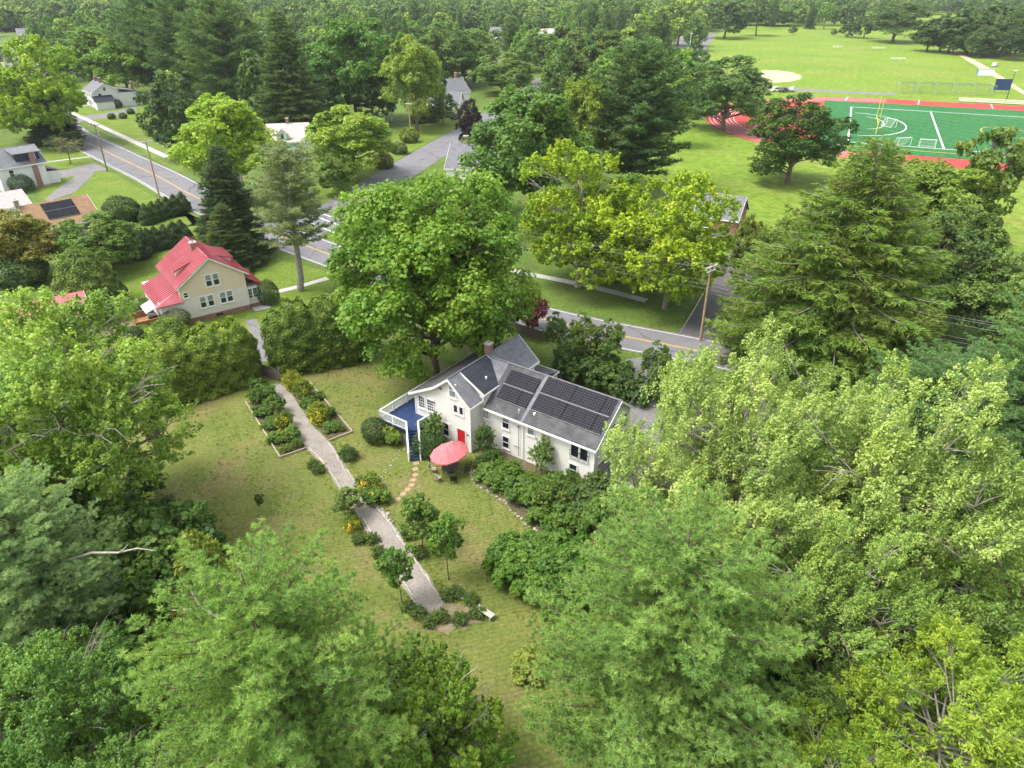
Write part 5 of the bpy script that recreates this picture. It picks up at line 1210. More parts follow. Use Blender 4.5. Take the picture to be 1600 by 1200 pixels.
lp = empty('field_light', (177.80, 272.22), 0, 'tall slim light pole by the red track', 'light pole'); MB().tube([(0, 0, 0), (0, 0, 10.5)], [.13, .08], 8).build('shaft', M['black'], lp); MB().box(-.5, .5, -.2, .2, 10.4, 10.7).build('lamp_head', M['white'], lp)
lp = empty('parking_light', (97.85, 430.90), 0, 'white lamp post at the parking lot', 'lamp post'); MB().tube([(0, 0, 0), (0, 0, 12)], [.16, .1], 8).build('shaft', M['white'], lp); MB().box(-.4, .8, -.2, .2, 11.9, 12.2).build('lamp_head', M['white'], lp)

# ------------------------------------------------------------------ vegetation library
lib('maple_big', deciduous, 12, 24, 10, .0, 72, 28, 50, .40, lr=.29, flat=.75)
lib('maple_a', deciduous, 21, 18, 7, .04, 44, 20, 38, .40, lr=.30, flat=.75)
lib('maple_b', deciduous, 22, 18, 7, -.04, 38, 22, 38, .40, lr=.32, flat=.7, egg=.18)
lib('maple_c', deciduous, 23, 18, 7, -.06, 50, 18, 36, .40, lr=.27, flat=.8, egg=-.12)
lib('airy', deciduous, 31, 18, 7.5, -.04, 58, 22, 44, .32, lr=.25, flat=.7, shoot=.9, open_=.06, low=-.85, bark='bark_grey', deadn=5)
lib('airy_near', deciduous, 33, 18, 9, .04, 80, 26, 54, .23, lr=.235, flat=.7, shoot=1.0, open_=.03, bark='bark_grey', deadn=10, mat='leaf_pale')
lib('silver', deciduous, 41, 22, 8.5, .06, 84, 30, 70, .19, lr=.235, flat=.75, asp=.5, shoot=.9, plume=1.9, wind=(.5, .3, .15), bark='bark_grey', mat='leaf_pale', deadn=3)
lib('silver_b', deciduous, 42, 20, 8.0, .06, 72, 30, 68, .19, lr=.24, flat=.75, asp=.5, shoot=.9, plume=1.9, wind=(.5, .3, .15), bark='bark_grey', mat='leaf_pale', deadn=3, open_=.08)
lib('locust', deciduous, 43, 13, 5.2, .2, 46, 24, 46, .20, lr=.26, flat=.6, shoot=.8, droop=.1, bark='bark_grey', asp=.35)
lib('pine_near', conifer, 51, 20, 6.9, .10, .74, 7, 'pine', 36, .22, .042, tstep=.40, bark='bark', pstep=.32)
lib('pine', conifer, 53, 20, 5.5, .15, .75, 6, 'pine', 10, .55, .12, tstep=.55, sparse=.08)
lib('pine_thin', conifer, 54, 20, 3.6, .34, .75, 6, 'pine', 12, .42, .09, tstep=.45, sparse=.12, prof=([0, .15, .5, .8, 1], [.75, 1, .9, .7, .2]))
lib('spruce', conifer, 55, 20, 5.0, .06, .52, 7, 'spruce', 9, .50, .12, tstep=.45, bark='bark', mat='needle')
lib('spruce_near', conifer, 56, 20, 8.2, .05, .50, 8, 'spruce', 6, .44, .11, tstep=.42, bark='bark_grey', mat='needle_old', prof=([0, .15, .4, .7, .9, 1], [.95, 1., .82, .5, .22, .06]))
for k in range(4): lib('far_%d' % k, deciduous, 61 + k, 15, 5.5, (-.05, -.1, -.08, .0)[k], (22, 26, 18, 20)[k], 12, 15, .85, lr=(.36, .32, .4, .34)[k], flat=.8, egg=(0, .2, -.1, .1)[k], twigs=.0)
lib('far_conifer', conifer, 66, 18, 4.2, .08, 1.0, 6, 'spruce', 6, .95, .30, tstep=.8)
lib('far_pine', conifer, 67, 20, 5.0, .12, 1.2, 6, 'pine', 7, 1.0, .28, tstep=.9)
lib('young', deciduous, 71, 4.6, 1.5, .3, 22, 12, 26, .16, lr=.36, flat=.8, trunk_r=.05)
lib('young_b', deciduous, 72, 4.6, 1.5, .12, 26, 12, 28, .17, lr=.34, flat=.7, trunk_r=.05, egg=.25)
lib('birch', deciduous, 73, 9, 2.2, .15, 34, 12, 26, .22, lr=.3, flat=1., trunk_r=.09, stems=3, bark='bark_white', egg=.35)
lib('red_maple', deciduous, 74, 4.5, 2.4, .2, 26, 14, 26, .2, lr=.32, flat=.55, trunk_r=.08)
lib('bare', deciduous, 75, 6.5, 2.6, .22, 26, 10, 4, .16, lr=.34, trunk_r=.12, bark='bark', deadn=8, twigs=.9)
def shrub_lib(key, seed, R_, H_, nl, ns, nv, leaf, **k): LIB[key] = deciduous(seed, H_, R_, .0, nl, ns, nv, leaf, trunk_r=.04, stems=3, **k)
shrub_lib('shrub_a', 81, 1.2, 1.7, 22, 12, 24, .15, lr=.4, flat=.8)
shrub_lib('shrub_b', 82, 1.2, 1.6, 20, 14, 24, .20, lr=.38, flat=.7, asp=.5)
shrub_lib('shrub_c', 83, 1.1, 1.9, 26, 12, 20, .14, lr=.3, flat=1., shoot=.35)
shrub_lib('fern', 84, 1.0, 1.1, 20, 12, 22, .22, lr=.34, flat=.9, shoot=.4, asp=.3)
shrub_lib('sprout', 85, .9, 3.2, 20, 10, 22, .16, lr=.36, flat=1.1, shoot=.5, egg=.5)
LIB['cedar'] = bushy(91, cone_fn(1.5, 5.0), 9000, .22, mat='needle', asp=.45, upright=.6, depth=.28)
LIB['yew'] = bushy(92, ellipsoid_fn(1.2, 1.2, 1.0, .8), 4200, .13, mat='needle', asp=.5, depth=.12)
LIB['bush_round'] = bushy(93, ellipsoid_fn(2.0, 2.0, 1.7, 1.2), 7000, .24, depth=.22)
LIB['cypress'] = bushy(94, cone_fn(4.3, 8.8, .05, .62), 26000, .34, mat='needle', asp=.55, upright=.5, depth=.4)
LIB['far_bush'] = bushy(95, ellipsoid_fn(2.0, 2.0, 1.7, 1.2), 1200, .6, depth=.3)

MG = (.098, .185, .026); YG = (.215, .30, .026); DG = (.052, .098, .022); BG = (.115, .185, .075); LG = (.16, .25, .038)
# ---- trees round the garden, nearest first
def near(name, label, kind, spec, c, **k):
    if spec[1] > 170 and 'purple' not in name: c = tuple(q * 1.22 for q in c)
    return place_tree(name, label, kind, spec, c, **k)
near('white_pine', 'big puffed grey-green white pine in front of the lawn, left of the path end', 'pine_near', (-10.4, 20.2, 20.0, 6.3), (.21, .32, .075), rot=.3)
near('white_pine', 'big blue-green white pine on the near right beside the hydrangea hedge', 'pine_near', (7.6, 23.4, 19.5, 7.0), (.18, .285, .066), rot=2.6)
near('silver_maple', 'huge pale green silver maple standing beside the garage end of the white house', 'silver', (14.2, 36.5, 21.0, 8.8), (.29, .37, .095), rot=0)
near('silver_maple', 'pale silver maple with upswept shoots at the right edge, behind the blue-green pine', 'silver_b', (23.5, 34.5, 20.5, 9.0), (.28, .365, .09), rot=.2)
near('silver_maple', 'lower pale maple squeezed between the blue-green pine and the yellow locust', 'silver_b', (18.5, 28.5, 15.5, 6.0), (.22, .32, .065), rot=6.1)
near('silver_maple', 'low pale silver maple reaching over the end of the shrub bed below the garage', 'silver_b', (10.6, 33.2, 13.5, 5.0), (.27, .36, .09), rot=.9)
near('locust_tree', 'yellow-green feathery locust filling the bottom right corner', 'locust', (21.0, 21.5, 13.5, 5.6), (.22, .31, .03), rot=1.0)
near('locust_tree', 'yellow-green feathery tree at the bottom edge right of the blue-green pine', 'locust', (14.6, 18.6, 11.0, 4.5), (.19, .28, .03), rot=2.6)
near('locust_tree', 'green feathery tree at the right edge above the yellow locust', 'locust', (27.5, 29.0, 15.5, 5.2), (.17, .26, .05), rot=4.0)
near('maple_tree', 'airy yellow-green maple with bare grey twigs at the left edge, over the red-roofed garage', 'airy_near', (-33.6, 44.6, 20.6, 9.6), (.225, .325, .045), rot=1.2)
near('white_pine', 'blue-grey white pine with open branches at the left edge below the maple', 'pine_near', (-28.8, 31.0, 15.8, 5.0), (.25, .35, .145), rot=4.4)
near('white_pine', 'second blue-grey pine half out of view at the left edge', 'pine_near', (-38.0, 36.0, 14.5, 4.8), (.23, .33, .13), rot=3.4)
near('maple_tree', 'dark green broadleaf tree in the bottom left corner', 'airy_near', (-23.5, 22.8, 12.0, 5.0), (.11, .21, .03))
near('maple_tree', 'dark green broadleaf tree at the bottom edge between the corner tree and the big pine', 'airy_near', (-17.6, 17.6, 11.0, 4.5), (.10, .19, .03))
near('young_maple', 'thin light green tree with dead branches at the bottom edge beside the path end', 'airy', (-3.7, 22.4, 11.5, 3.7), (.17, .27, .03), rot=.8)
near('young_maple', 'small light green tree leaning over the sandy end of the path', 'airy', (-5.4, 26.0, 9.0, 3.2), (.15, .25, .035), rot=2.8)
near('oak_tree', 'great round light green maple standing behind the white house', 'maple_big', (-8.72, 70.75, 24.34, 10.24), (.135, .235, .022), rot=.5)
near('maple_tree', 'bright yellow-green maple by the sidewalk across the street, left of two', 'airy', (9.77, 98.04, 21.28, 9.68), (.26, .345, .02))
near('maple_tree', 'bright yellow-green maple by the street corner, right of two', 'airy', (21.18, 90.15, 19.57, 8.51), (.26, .35, .02), rot=2.2)
near('maple_tree', 'green maple between and behind the two yellow-green maples', 'maple_c', (15.97, 100.06, 16.55, 7.15), (.12, .21, .022))
near('maple_tree', 'dark green maple filling the middle beyond the street', 'maple_a', (3.72, 127.68, 25.43, 12.03), (.085, .165, .026), rot=3.1)
near('white_pine', 'dark green white pine beside the school lawn', 'pine', (25.21, 150.72, 28.25, 12.19), (.075, .135, .04))
near('lawn_tree', 'round grey-green tree at the end of the red track', 'maple_c', (62.10, 219.03, 21.31, 13.65), (.085, .145, .04))
near('lawn_tree', 'dark green shade tree with a bare trunk on the school lawn', 'maple_c', (60.86, 158.18, 19.25, 10.85), (.06, .115, .018))
near('spruce_tree', 'great olive-green spruce at the right beyond the silver maples', 'spruce_near', (35.93, 73.04, 26.18, 12.83), (.14, .215, .034))
near('maple_tree', 'yellow-green tree behind the great olive spruce', 'maple_a', (62.80, 105.41, 17.74, 9.38), (.15, .225, .03))
near('maple_tree', 'dark tree in the gap right of the great olive spruce', 'maple_c', (51.95, 82.47, 15.86, 6.91), (.075, .13, .03))
near('maple_tree', 'green tree behind the olive spruce below the turf', 'maple_b', (63.97, 117.64, 16.75, 7.42), (.10, .17, .03))
near('thin_tree', 'tall thin tree with a long bare trunk at the right edge before the turf', 'young', (69.88, 105.41, 21.79, 5.54), (.13, .19, .035))
near('white_pine', 'green white pine with layered branches at the right edge above the silver maples', 'pine_near', (43.5, 48.5, 20.0, 8.0), (.135, .24, .07))
near('white_pine', 'second layered white pine at the right edge, lower down', 'pine_near', (32.5, 46.0, 16.0, 6.5), (.12, .22, .07), rot=1.0)
near('maple_tree', 'leafy tree at the far right edge behind the layered pine', 'maple_b', (57.08, 75.44, 14.35, 5.84), (.12, .19, .04))
near('white_pine', 'sparse grey-green pine with a tall bare trunk beside the red-roofed house', 'pine_thin', (-30.92, 96.57, 20.92, 5.59), (.20, .24, .10))
near('spruce_tree', 'dark drooping spruce behind the red-roofed house', 'spruce', (-44.82, 110.64, 17.86, 6.65), (.055, .095, .03))
near('spruce_tree', 'small olive spruce in front of the dark drooping spruce', 'spruce', (-44.06, 105.97, 10.15, 5.13), (.085, .125, .032))
near('maple_tree', 'bright yellow-green maple beside the main road, in front of the dark maple', 'maple_a', (-54.13, 141.99, 22.04, 10.44), (.215, .315, .022))
near('maple_tree', 'very dark green maple on the lawn by the white colonial house', 'maple_c', (-82.27, 182.08, 21.17, 8.00), (.042, .08, .02))
near('maple_tree', 'round light green tree by the mouth of the side street', 'maple_b', (-35.30, 161.58, 17.54, 10.23), (.20, .29, .03))
near('maple_tree', 'small green tree under the street lamp at the crossing', 'maple_c', (-36.06, 148.21, 8.96, 4.23), (.12, .20, .03))
near('spruce_tree', 'tall dark spruce behind the mint green gable', 'spruce', (-62.05, 211.35, 32.07, 11.97), (.075, .12, .03))
near('maple_tree', 'large green maple right of the tall dark spruce', 'maple_a', (-48.45, 233.75, 31.56, 14.05), (.075, .155, .024))
near('maple_tree', 'yellow-topped maple beyond the side street', 'maple_b', (-27.86, 218.04, 29.03, 9.17), (.15, .21, .028))
near('birch_tree', 'pale-stemmed thin tree between the large green maple and the yellow-topped one', 'birch', (-37.63, 233.75, 27.57, 4.29), (.15, .20, .06))
near('purple_tree', 'dark purple-leaved tree at the end of the side street', 'maple_c', (-10.97, 194.13, 13.01, 3.73), (.028, .016, .016))
near('maple_tree', 'yellowish maple between the dark maple and the dark pine', 'maple_a', (13.99, 150.72, 23.96, 6.58), (.17, .235, .026))
near('maple_tree', 'yellow-green tree leaning in at the left edge above the navy dormer house', 'airy', (-126.41, 199.86, 27.64, 13.39), (.20, .29, .022))
near('dark_cedar', 'dark conical evergreen beside the road above the navy dormer house', 'spruce', (-125.20, 202.41, 15.34, 7.57), (.04, .07, .028))
near('bare_tree', 'small nearly bare tree on the grass strip by the road', 'bare', (-107.50, 176.54, 6.59, 3.97), (.16, .17, .05))
near('maple_tree', 'orange-tinged maple at the left edge beside the tan-roofed house', 'maple_a', (-73.02, 102.14, 10.85, 6.15), (.175, .17, .022))
near('broadleaf_tree', 'round green tree in front of the tan-roofed house', 'maple_c', (-63.16, 104.30, 9.66, 6.17), (.115, .195, .028))
near('blue_spruce', 'silvery blue spruce at the edge of the parking lot', 'spruce', (72.39, 365.31, 20.05, 4.71), (.20, .25, .22))
place_shrub('dense_cypress', 'dense dark green cypress mound left of the red-roofed house', 'cypress', (-58.28, 91.03), (1.05, 1.05, 1.0), (.105, .165, .026), cat='tree')

# clipped hedges
def hedge(name, label, pts, r, h, n, seed, color):
    o = pts[0]; loc = [(p[0] - o[0], p[1] - o[1]) for p in pts]
    st_, fo = bushy(seed, hedge_fn(loc, r, h), n, .28, mat='needle', asp=.55, upright=.45, depth=.32)
    t_ = empty(name, o, 0, label, 'hedge'); link('stem', st_, None, t_); link('foliage', fo, None, t_, color)
    core = MB(); ln = [Vector((*q, 0)) for q in loc]; d = (ln[-1] - ln[0]).normalized(); n_ = Vector((-d.y, d.x, 0)) * r * .62
    core.prism([ln[0] - d * r * .5 - n_, ln[-1] + d * r * .5 - n_, ln[-1] + d * r * .5 + n_, ln[0] - d * r * .5 + n_], [v + Vector((0, 0, h * .78)) for v in (ln[0] - d * r * .3 - n_ * .6, ln[-1] + d * r * .3 - n_ * .6, ln[-1] + d * r * .3 + n_ * .6, ln[0] - d * r * .3 + n_ * .6)])
    co = core.build('light_blocking_core', M['needle'], t_, color)  # solid core added inside the hedge to block light, coloured like the foliage
    return t_
hedge('arborvitae_hedge', 'massive rounded arborvitae hedge on the left of the garden gate', [(-37.24, 66.21), (-31.70, 70.45)], 3.1, 6.6, 52000, 101, (.15, .215, .025))
hedge('arborvitae_hedge', 'tall rounded arborvitae hedge on the right of the garden gate', [(-25.69, 73.66), (-19.75, 76.10)], 2.9, 7.6, 46000, 102, (.105, .165, .021))
place_shrub('forsythia', 'loose light green bush over the left hedge by the red-roofed house', 'bush_round', (-42.71, 79.72), (1.1, 1.1, 1.1), (.12, .19, .025))
place_shrub('yew_bush', 'greyish clipped bush at the near corner of the red-roofed house', 'yew', (-43.82, 84.00), (1.6, 1.6, 1.5), (.10, .125, .045))
place_shrub('boxwood', 'dark ball-shaped bush by the sun porch of the red-roofed house', 'yew', (-34.13, 91.91), (1.35, 1.35, 1.9), (.05, .09, .022))
place_shrub('boxwood', 'small dark ball bush on the lawn below the cedar deck', 'yew', (-47.13, 79.72), (1.0, 1.0, 1.2), (.055, .085, .03))
place_shrub('leafy_shrub', 'bright leafy plants at the foot of the cedar deck', 'shrub_a', (-46.82, 81.72), (1.5, 1.0, .9), (.16, .24, .03))
place_shrub('low_hedge', 'low dark hedge behind the cedar deck', 'yew', (-52.88, 87.20), (4.5, 1.6, 1.2), (.055, .095, .02), rot=R(35))
for k, p in enumerate(((-67.22, 128.45), (-66.60, 130.02), (-65.97, 131.63), (-65.32, 133.26), (-64.66, 134.93), (-63.87, 136.64))): place_shrub('arborvitae', 'dark columnar arborvitae in the row by the tan-roofed house', 'cedar', p, (1.0, 1.0, .78), (.05, .09, .022), 'row of arborvitae', cat='tree')
for k, p in enumerate(((-60.26, 113.73), (-59.39, 114.69), (-58.29, 115.66), (-57.45, 117.30), (-56.54, 118.31))): place_shrub('arborvitae', 'dark cedar in the second row behind the red roof', 'cedar', p, (1.15, 1.15, .8), (.045, .078, .024), 'second row of cedars', cat='tree')
place_shrub('bush', 'large round dark bush on the corner lawn by the tan-roofed house', 'bush_round', (-72.96, 130.82), (1.6, 1.6, 1.5), (.07, .12, .028))
place_shrub('bush', 'bluish round bush left of the dense cypress mound', 'bush_round', (-72.68, 99.04), (1.8, 1.8, 1.7), (.075, .13, .04))
place_shrub('bush', 'dark bush behind the dense cypress mound', 'bush_round', (-62.42, 111.24), (1.9, 1.7, 1.6), (.05, .085, .03))
place_shrub('bush', 'small dark bush on the lawn behind the red-roofed house', 'yew', (-59.67, 110.03), 1.2, (.045, .08, .025))
place_shrub('boxwood', 'dark clipped bush at the white colonial front, left one', 'yew', (-143.60, 267.87), 1.3, (.05, .09, .025)); place_shrub('boxwood', 'dark clipped bush at the white colonial front, right one', 'yew', (-136.82, 260.88), 1.5, (.045, .08, .025))
place_shrub('boxwood', 'dark bush in the corner by the navy dormer house', 'yew', (-103.57, 150.72), 2.0, (.04, .075, .03)); place_shrub('boxwood', 'dark bush beside the porch of the navy dormer house', 'yew', (-105.64, 158.74), 1.6, (.045, .08, .03))
for k, (p, s) in enumerate((((-157.55, 269.30), .9), ((-127.57, 238.29), .6), ((-124.45, 239.45), .6), ((-125.90, 247.87), .6))): place_shrub('bush', 'small roadside bush on the lawn in front of the white colonial', 'far_bush', p, s, (.075, .13, .035), 'bushes on the colonial lawn')
for k, (p, s, c) in enumerate((((-25.67, 233.75), 1.6, (.20, .24, .03)), ((-28.83, 231.54), 1.2, (.13, .2, .03)), ((-28.18, 202.41), 1.3, (.15, .2, .03)), ((-30.56, 172.57), 1.2, (.15, .17, .05)), ((-28.84, 187.93), 1.0, (.14, .18, .05)))): place_shrub('bush', 'yellowish verge bush along the side street', 'far_bush', p, s, c, 'bushes along the side street')

# ---- garden plants
near('young_tree', 'young leafy tree with bare trunk on the lawn left of the path end', 'young', (-8.06, 37.12, 5.57, 1.48), (.105, .20, .03))
near('young_tree', 'young tree with bare trunk on the lawn right of the path', 'young', (-4.81, 39.41, 6.55, 1.50), (.12, .22, .03), rot=1.0)
near('young_tree', 'bushy young tree beside the path and stepping stones', 'young_b', (-7.20, 42.90, 5.61, 1.64), (.11, .185, .03))
near('sapling', 'tiny bare-stemmed sapling alone on the lawn', 'young', (-21.37, 47.13, 2.22, 0.41), (.08, .11, .03))
near('red_maple', 'dark red japanese maple by the street fence', 'red_maple', (2.07, 82.10, 5.82, 3.16), (.13, .028, .035))
for k, (t_, c, lb) in enumerate((((5.11, 74.46, 6.96, 1.57), (.10, .165, .03), 'leftmost of the birches between the house and the road'), ((7.94, 72.26, 7.94, 1.82), (.13, .19, .03), 'middle birch of the group between the house and the road'), ((10.92, 71.50, 7.51, 2.03), (.10, .165, .03), 'rightmost birch of the group between the house and the road'), ((6.33, 70.75, 6.47, 1.80), (.09, .15, .03), 'short birch in front of the group between the house and the road'))): near('birch_tree', lb, 'birch', t_, c)
near('small_maple', 'slender green tree by the driveway entrance', 'birch', (15.18, 65.81, 7.64, 1.79), (.10, .165, .03))
for k, (p, s, c) in enumerate((((6.23, 70.75), 1.7, (.08, .14, .025)), ((8.27, 68.99), 1.9, (.075, .13, .025)), ((10.36, 68.42), 1.8, (.08, .14, .024)), ((12.16, 69.57), 1.4, (.09, .15, .03)), ((10.29, 71.05), 1.6, (.09, .16, .03)), ((12.20, 66.21), 1.4, (.07, .12, .03)), ((14.17, 65.41), 1.5, (.08, .13, .03)), ((7.54, 73.51), 1.6, (.09, .15, .03)))): place_shrub('bush', 'dark green bush under the birches behind the white house', 'shrub_a', p, (s, s, s * 1.1), c, 'bushes under the birches')
place_shrub('sprouting_shrub', 'tall shrub with upright shoots against the wall by the red door corner', 'sprout', (-2.63, 55.32), (.9, .9, 1.2), (.095, .165, .035))
place_shrub('sprouting_shrub', 'tall light green shrub with upright shoots at the middle of the house wing', 'sprout', (2.72, 52.51), (1.0, 1.0, 1.25), (.15, .225, .05))
place_shrub('sprouting_shrub', 'leafy green shrub growing beside the deck stairs', 'sprout', (-7.76, 57.02), (1.2, 1.2, 1.15), (.11, .185, .04))
place_shrub('sprouting_shrub', 'shrub with upright shoots at the garage corner of the house', 'sprout', (7.36, 49.36), (1.2, 1.2, .9), (.10, .16, .04))
bed = [((766, 722), 1.3, 'shrub_a', (.085, .15, .025)), ((783, 735), 1.4, 'fern', (.115, .20, .025)), ((800, 748), 1.5, 'shrub_a', (.12, .21, .025)), ((765, 745), 1.2, 'shrub_b', (.10, .175, .028)), ((785, 762), 1.2, 'shrub_c', (.11, .19, .03)),
       ((820, 752), 1.5, 'fern', (.13, .22, .028)), ((842, 764), 1.6, 'fern', (.12, .205, .03)), ((812, 776), 1.4, 'shrub_b', (.09, .16, .028)), ((836, 788), 1.5, 'shrub_a', (.105, .18, .026)), ((866, 778), 1.6, 'fern', (.115, .195, .03)),
       ((862, 800), 1.5, 'shrub_c', (.12, .18, .03)), ((888, 790), 1.7, 'shrub_a', (.12, .165, .04)), ((912, 800), 1.8, 'shrub_b', (.075, .13, .03)), ((884, 815), 1.4, 'shrub_a', (.10, .175, .03)), ((850, 815), 1.2, 'shrub_b', (.115, .20, .028)),
       ((915, 775), 1.6, 'shrub_a', (.085, .14, .035)), ((940, 800), 1.7, 'shrub_b', (.075, .13, .03)), ((872, 828), 1.1, 'fern', (.15, .23, .03)), ((752, 730), 1.0, 'shrub_c', (.09, .16, .03)), ((905, 825), 1.4, 'shrub_a', (.11, .185, .028)), ((945, 830), 1.7, 'shrub_b', (.10, .18, .03)), ((893, 757), 1.4, 'fern', (.11, .19, .03)), ((862, 752), 1.2, 'shrub_b', (.10, .17, .03))]
BEDP = {(766, 722): (-2.06, 54.50), (783, 735): (-1.01, 53.20), (800, 748): (0.00, 51.94), (765, 745): (-2.06, 52.23), (785, 762): (-0.86, 50.63), (820, 752): (1.17, 51.56), (842, 764): (2.41, 50.45), (812, 776): (0.68, 49.36), (836, 788): (2.01, 48.31), (866, 778): (3.73, 49.19), (862, 800): (3.41, 47.30), (888, 790): (4.90, 48.14), (912, 800): (6.16, 47.30), (884, 815): (4.54, 46.06), (850, 815): (2.70, 46.06), (915, 775): (6.52, 49.45), (940, 800): (7.70, 47.30), (872, 828): (3.83, 45.03), (752, 730): (-2.88, 53.69), (905, 825): (5.60, 45.26), (945, 830): (7.70, 44.87), (893, 757): (5.39, 51.09), (862, 752): (3.61, 51.56)}
WALLSIDE = ((766, 722), (783, 735), (800, 748), (820, 752), (842, 764), (862, 752), (893, 757), (915, 775), (752, 730))
for (p, s, kd, c) in bed:
    if p in WALLSIDE: s *= .62
    place_shrub('bed_shrub', {'shrub_a': 'dense green shrub in the stone-edged bed along the house wing', 'shrub_b': 'broad-leaved shrub in the stone-edged bed along the house wing', 'shrub_c': 'upright twiggy shrub in the stone-edged bed along the house wing', 'fern': 'light green feathery perennial in the stone-edged bed along the house wing'}[kd], kd, BEDP[p], (s * .95, s * .95, s * random.uniform(.55, 1.1)), c, 'plants of the stone-edged bed, ' + kd.replace('_', ' '))
for k, (p, s) in enumerate((((-0.25, 40.62), 1.5), ((1.00, 41.18), 1.6), ((2.42, 41.46), 1.6), ((3.81, 41.18), 1.7), ((0.58, 39.28), 1.6), ((1.95, 39.28), 1.7), ((3.30, 39.02), 1.8), ((1.81, 37.86), 1.5), ((3.11, 37.24), 1.6), ((4.89, 39.48), 1.8), ((4.97, 37.55), 1.8))):
    place_shrub('hydrangea', 'broad-leaved dark green bush in the island thicket before the blue-green pine', 'shrub_b', p, (s, s, s * .95), ((.085, .175, .024), (.10, .20, .026), (.075, .15, .024))[k % 3], 'bushes of the island thicket')
place_shrub('spotted_bush', 'round yellow-green variegated bush alone on the lawn near the bottom', 'shrub_b', (1.23, 31.35), (1.15, 1.15, .75), (.20, .25, .04))
place_shrub('boxwood', 'dark round bush under the deck corner', 'yew', (-13.35, 58.34), (1.25, 1.25, 1.3), (.04, .075, .022))
place_shrub('hydrangea', 'light green flowering bush in front of the deck', 'shrub_b', (-11.86, 57.68), (.9, .9, 1.15), (.21, .29, .05))
place_shrub('boxwood', 'dark bush at the foot of the deck stairs by the wall', 'yew', (-7.92, 56.16), (1.4, 1.4, 1.3), (.05, .095, .024))
near('young_tree', 'small spreading tree leaning over the left edge of the gravel path', 'young_b', (-13.79, 46.63, 3.16, 1.23), (.13, .19, .04))
place_shrub('perennial', 'low dark plant on the lawn between the path and the deck', 'shrub_c', (-15.57, 55.11), (.8, .8, .6), (.08, .14, .03))

def flower(key, seed, n, size, R_, H_):
    rng = np.random.default_rng(seed); d = unit(rng.normal(size=(n, 3)) + np.array([0, 0, .7])); C = d * np.array([R_, R_, H_ * .6]) * rng.uniform(.75, 1.08, (n, 1)) + np.array([0, 0, H_ * .45])
    V, F = leaf_geo(rng, C, d + rng.normal(size=d.shape) * .4 + np.array([0, 0, .6]), size * rng.uniform(.7, 1.3, n), .95); LIB[key] = np_mesh('blossoms', V, F, M['petal'], rng.random(n))
flower('blossom', 111, 500, .13, 1.05, 1.5); flower('blossom_few', 112, 90, .13, 1.0, 1.4)
def flowering(name, label, kind, p, s, c, fl, fc, group=None):
    t_ = place_shrub(name, label, kind, p, s, c, group, cat='flowers'); link('blossoms', LIB[fl], None, t_, fc); return t_
YEL = (.75, .52, .01)
flowering('black_eyed_susan', 'mass of bright yellow flowers beside the right edge of the path', 'shrub_c', (-12.74, 50.08), (1.05, 1.05, .85), (.14, .20, .03), 'blossom', YEL)
flowering('black_eyed_susan', 'green mound with a few yellow flowers below the bright yellow mass', 'shrub_a', (-11.95, 48.75), (1.0, 1.0, .8), (.11, .19, .03), 'blossom_few', YEL)
flowering('black_eyed_susan', 'small clump of yellow flowers on the left edge of the path', 'shrub_c', (-13.28, 45.18), (.7, .7, .55), (.13, .2, .03), 'blossom', YEL)
for k, (p, s, kd, c, fl, fc) in enumerate((((-27.51, 65.41), 1.1, 'shrub_c', (.12, .20, .03), None, None), ((-26.64, 66.21), 1.2, 'shrub_a', (.11, .19, .03), None, None), ((-26.04, 62.84), 1.2, 'shrub_b', (.09, .165, .028), None, None), ((-24.77, 63.09), 1.0, 'shrub_c', (.12, .21, .03), 'blossom_few', (.45, .12, .4)), ((-24.52, 60.41), 1.2, 'shrub_a', (.10, .175, .028), None, None),
        ((-23.22, 60.41), .9, 'shrub_c', (.15, .21, .03), 'blossom', (.55, .48, .02)), ((-23.15, 57.90), 1.1, 'shrub_b', (.13, .22, .032), None, None), ((-21.88, 58.12), .9, 'shrub_a', (.13, .21, .035), 'blossom_few', (.5, .5, .1)), ((-21.91, 56.37), .8, 'fern', (.17, .25, .035), None, None), ((-20.90, 57.02), .7, 'shrub_c', (.15, .22, .04), None, None), ((-28.06, 67.86), 1.2, 'shrub_a', (.10, .17, .03), None, None))):
    lb = 'green perennial in the flower bed left of the path' if not fl else 'flowering perennial in the flower bed left of the path'
    (place_shrub('perennial', lb, kd, p, (s * .72, s * .72, s * random.uniform(.4, .8)), c, 'plants of the left flower bed', cat='flowers') if not fl else flowering('perennial', lb, kd, p, (s, s, s), c, fl, fc, 'flowers of the left flower bed'))
for k, (p, s, kd, c, fl, fc) in enumerate((((-24.37, 68.42), .95, 'shrub_c', (.26, .28, .03), 'blossom', (.62, .52, .02)), ((-22.74, 66.21), 1.0, 'shrub_c', (.20, .26, .03), 'blossom_few', (.62, .55, .03)), ((-21.78, 64.62), 1.0, 'shrub_a', (.12, .2, .03), None, None), ((-20.72, 63.60), 1.0, 'shrub_b', (.11, .19, .03), None, None), ((-19.79, 61.37), 1.0, 'shrub_c', (.24, .28, .03), 'blossom', (.6, .5, .02)), ((-19.27, 62.59), 1.0, 'shrub_a', (.10, .17, .03), None, None),
        ((-18.42, 59.94), .9, 'shrub_b', (.12, .21, .035), None, None), ((-17.51, 59.94), .8, 'fern', (.16, .24, .035), None, None), ((-21.07, 65.94), .9, 'fern', (.13, .21, .03), None, None))):
    lb = 'green perennial in the flower bed right of the path' if not fl else 'yellow flowering perennial in the flower bed right of the path'
    (place_shrub('perennial', lb, kd, p, (s * .72, s * .72, s * random.uniform(.4, .8)), c, 'plants of the right flower bed', cat='flowers') if not fl else flowering('perennial', lb, kd, p, (s, s, s * 1.1), c, fl, fc, 'flowers of the right flower bed'))
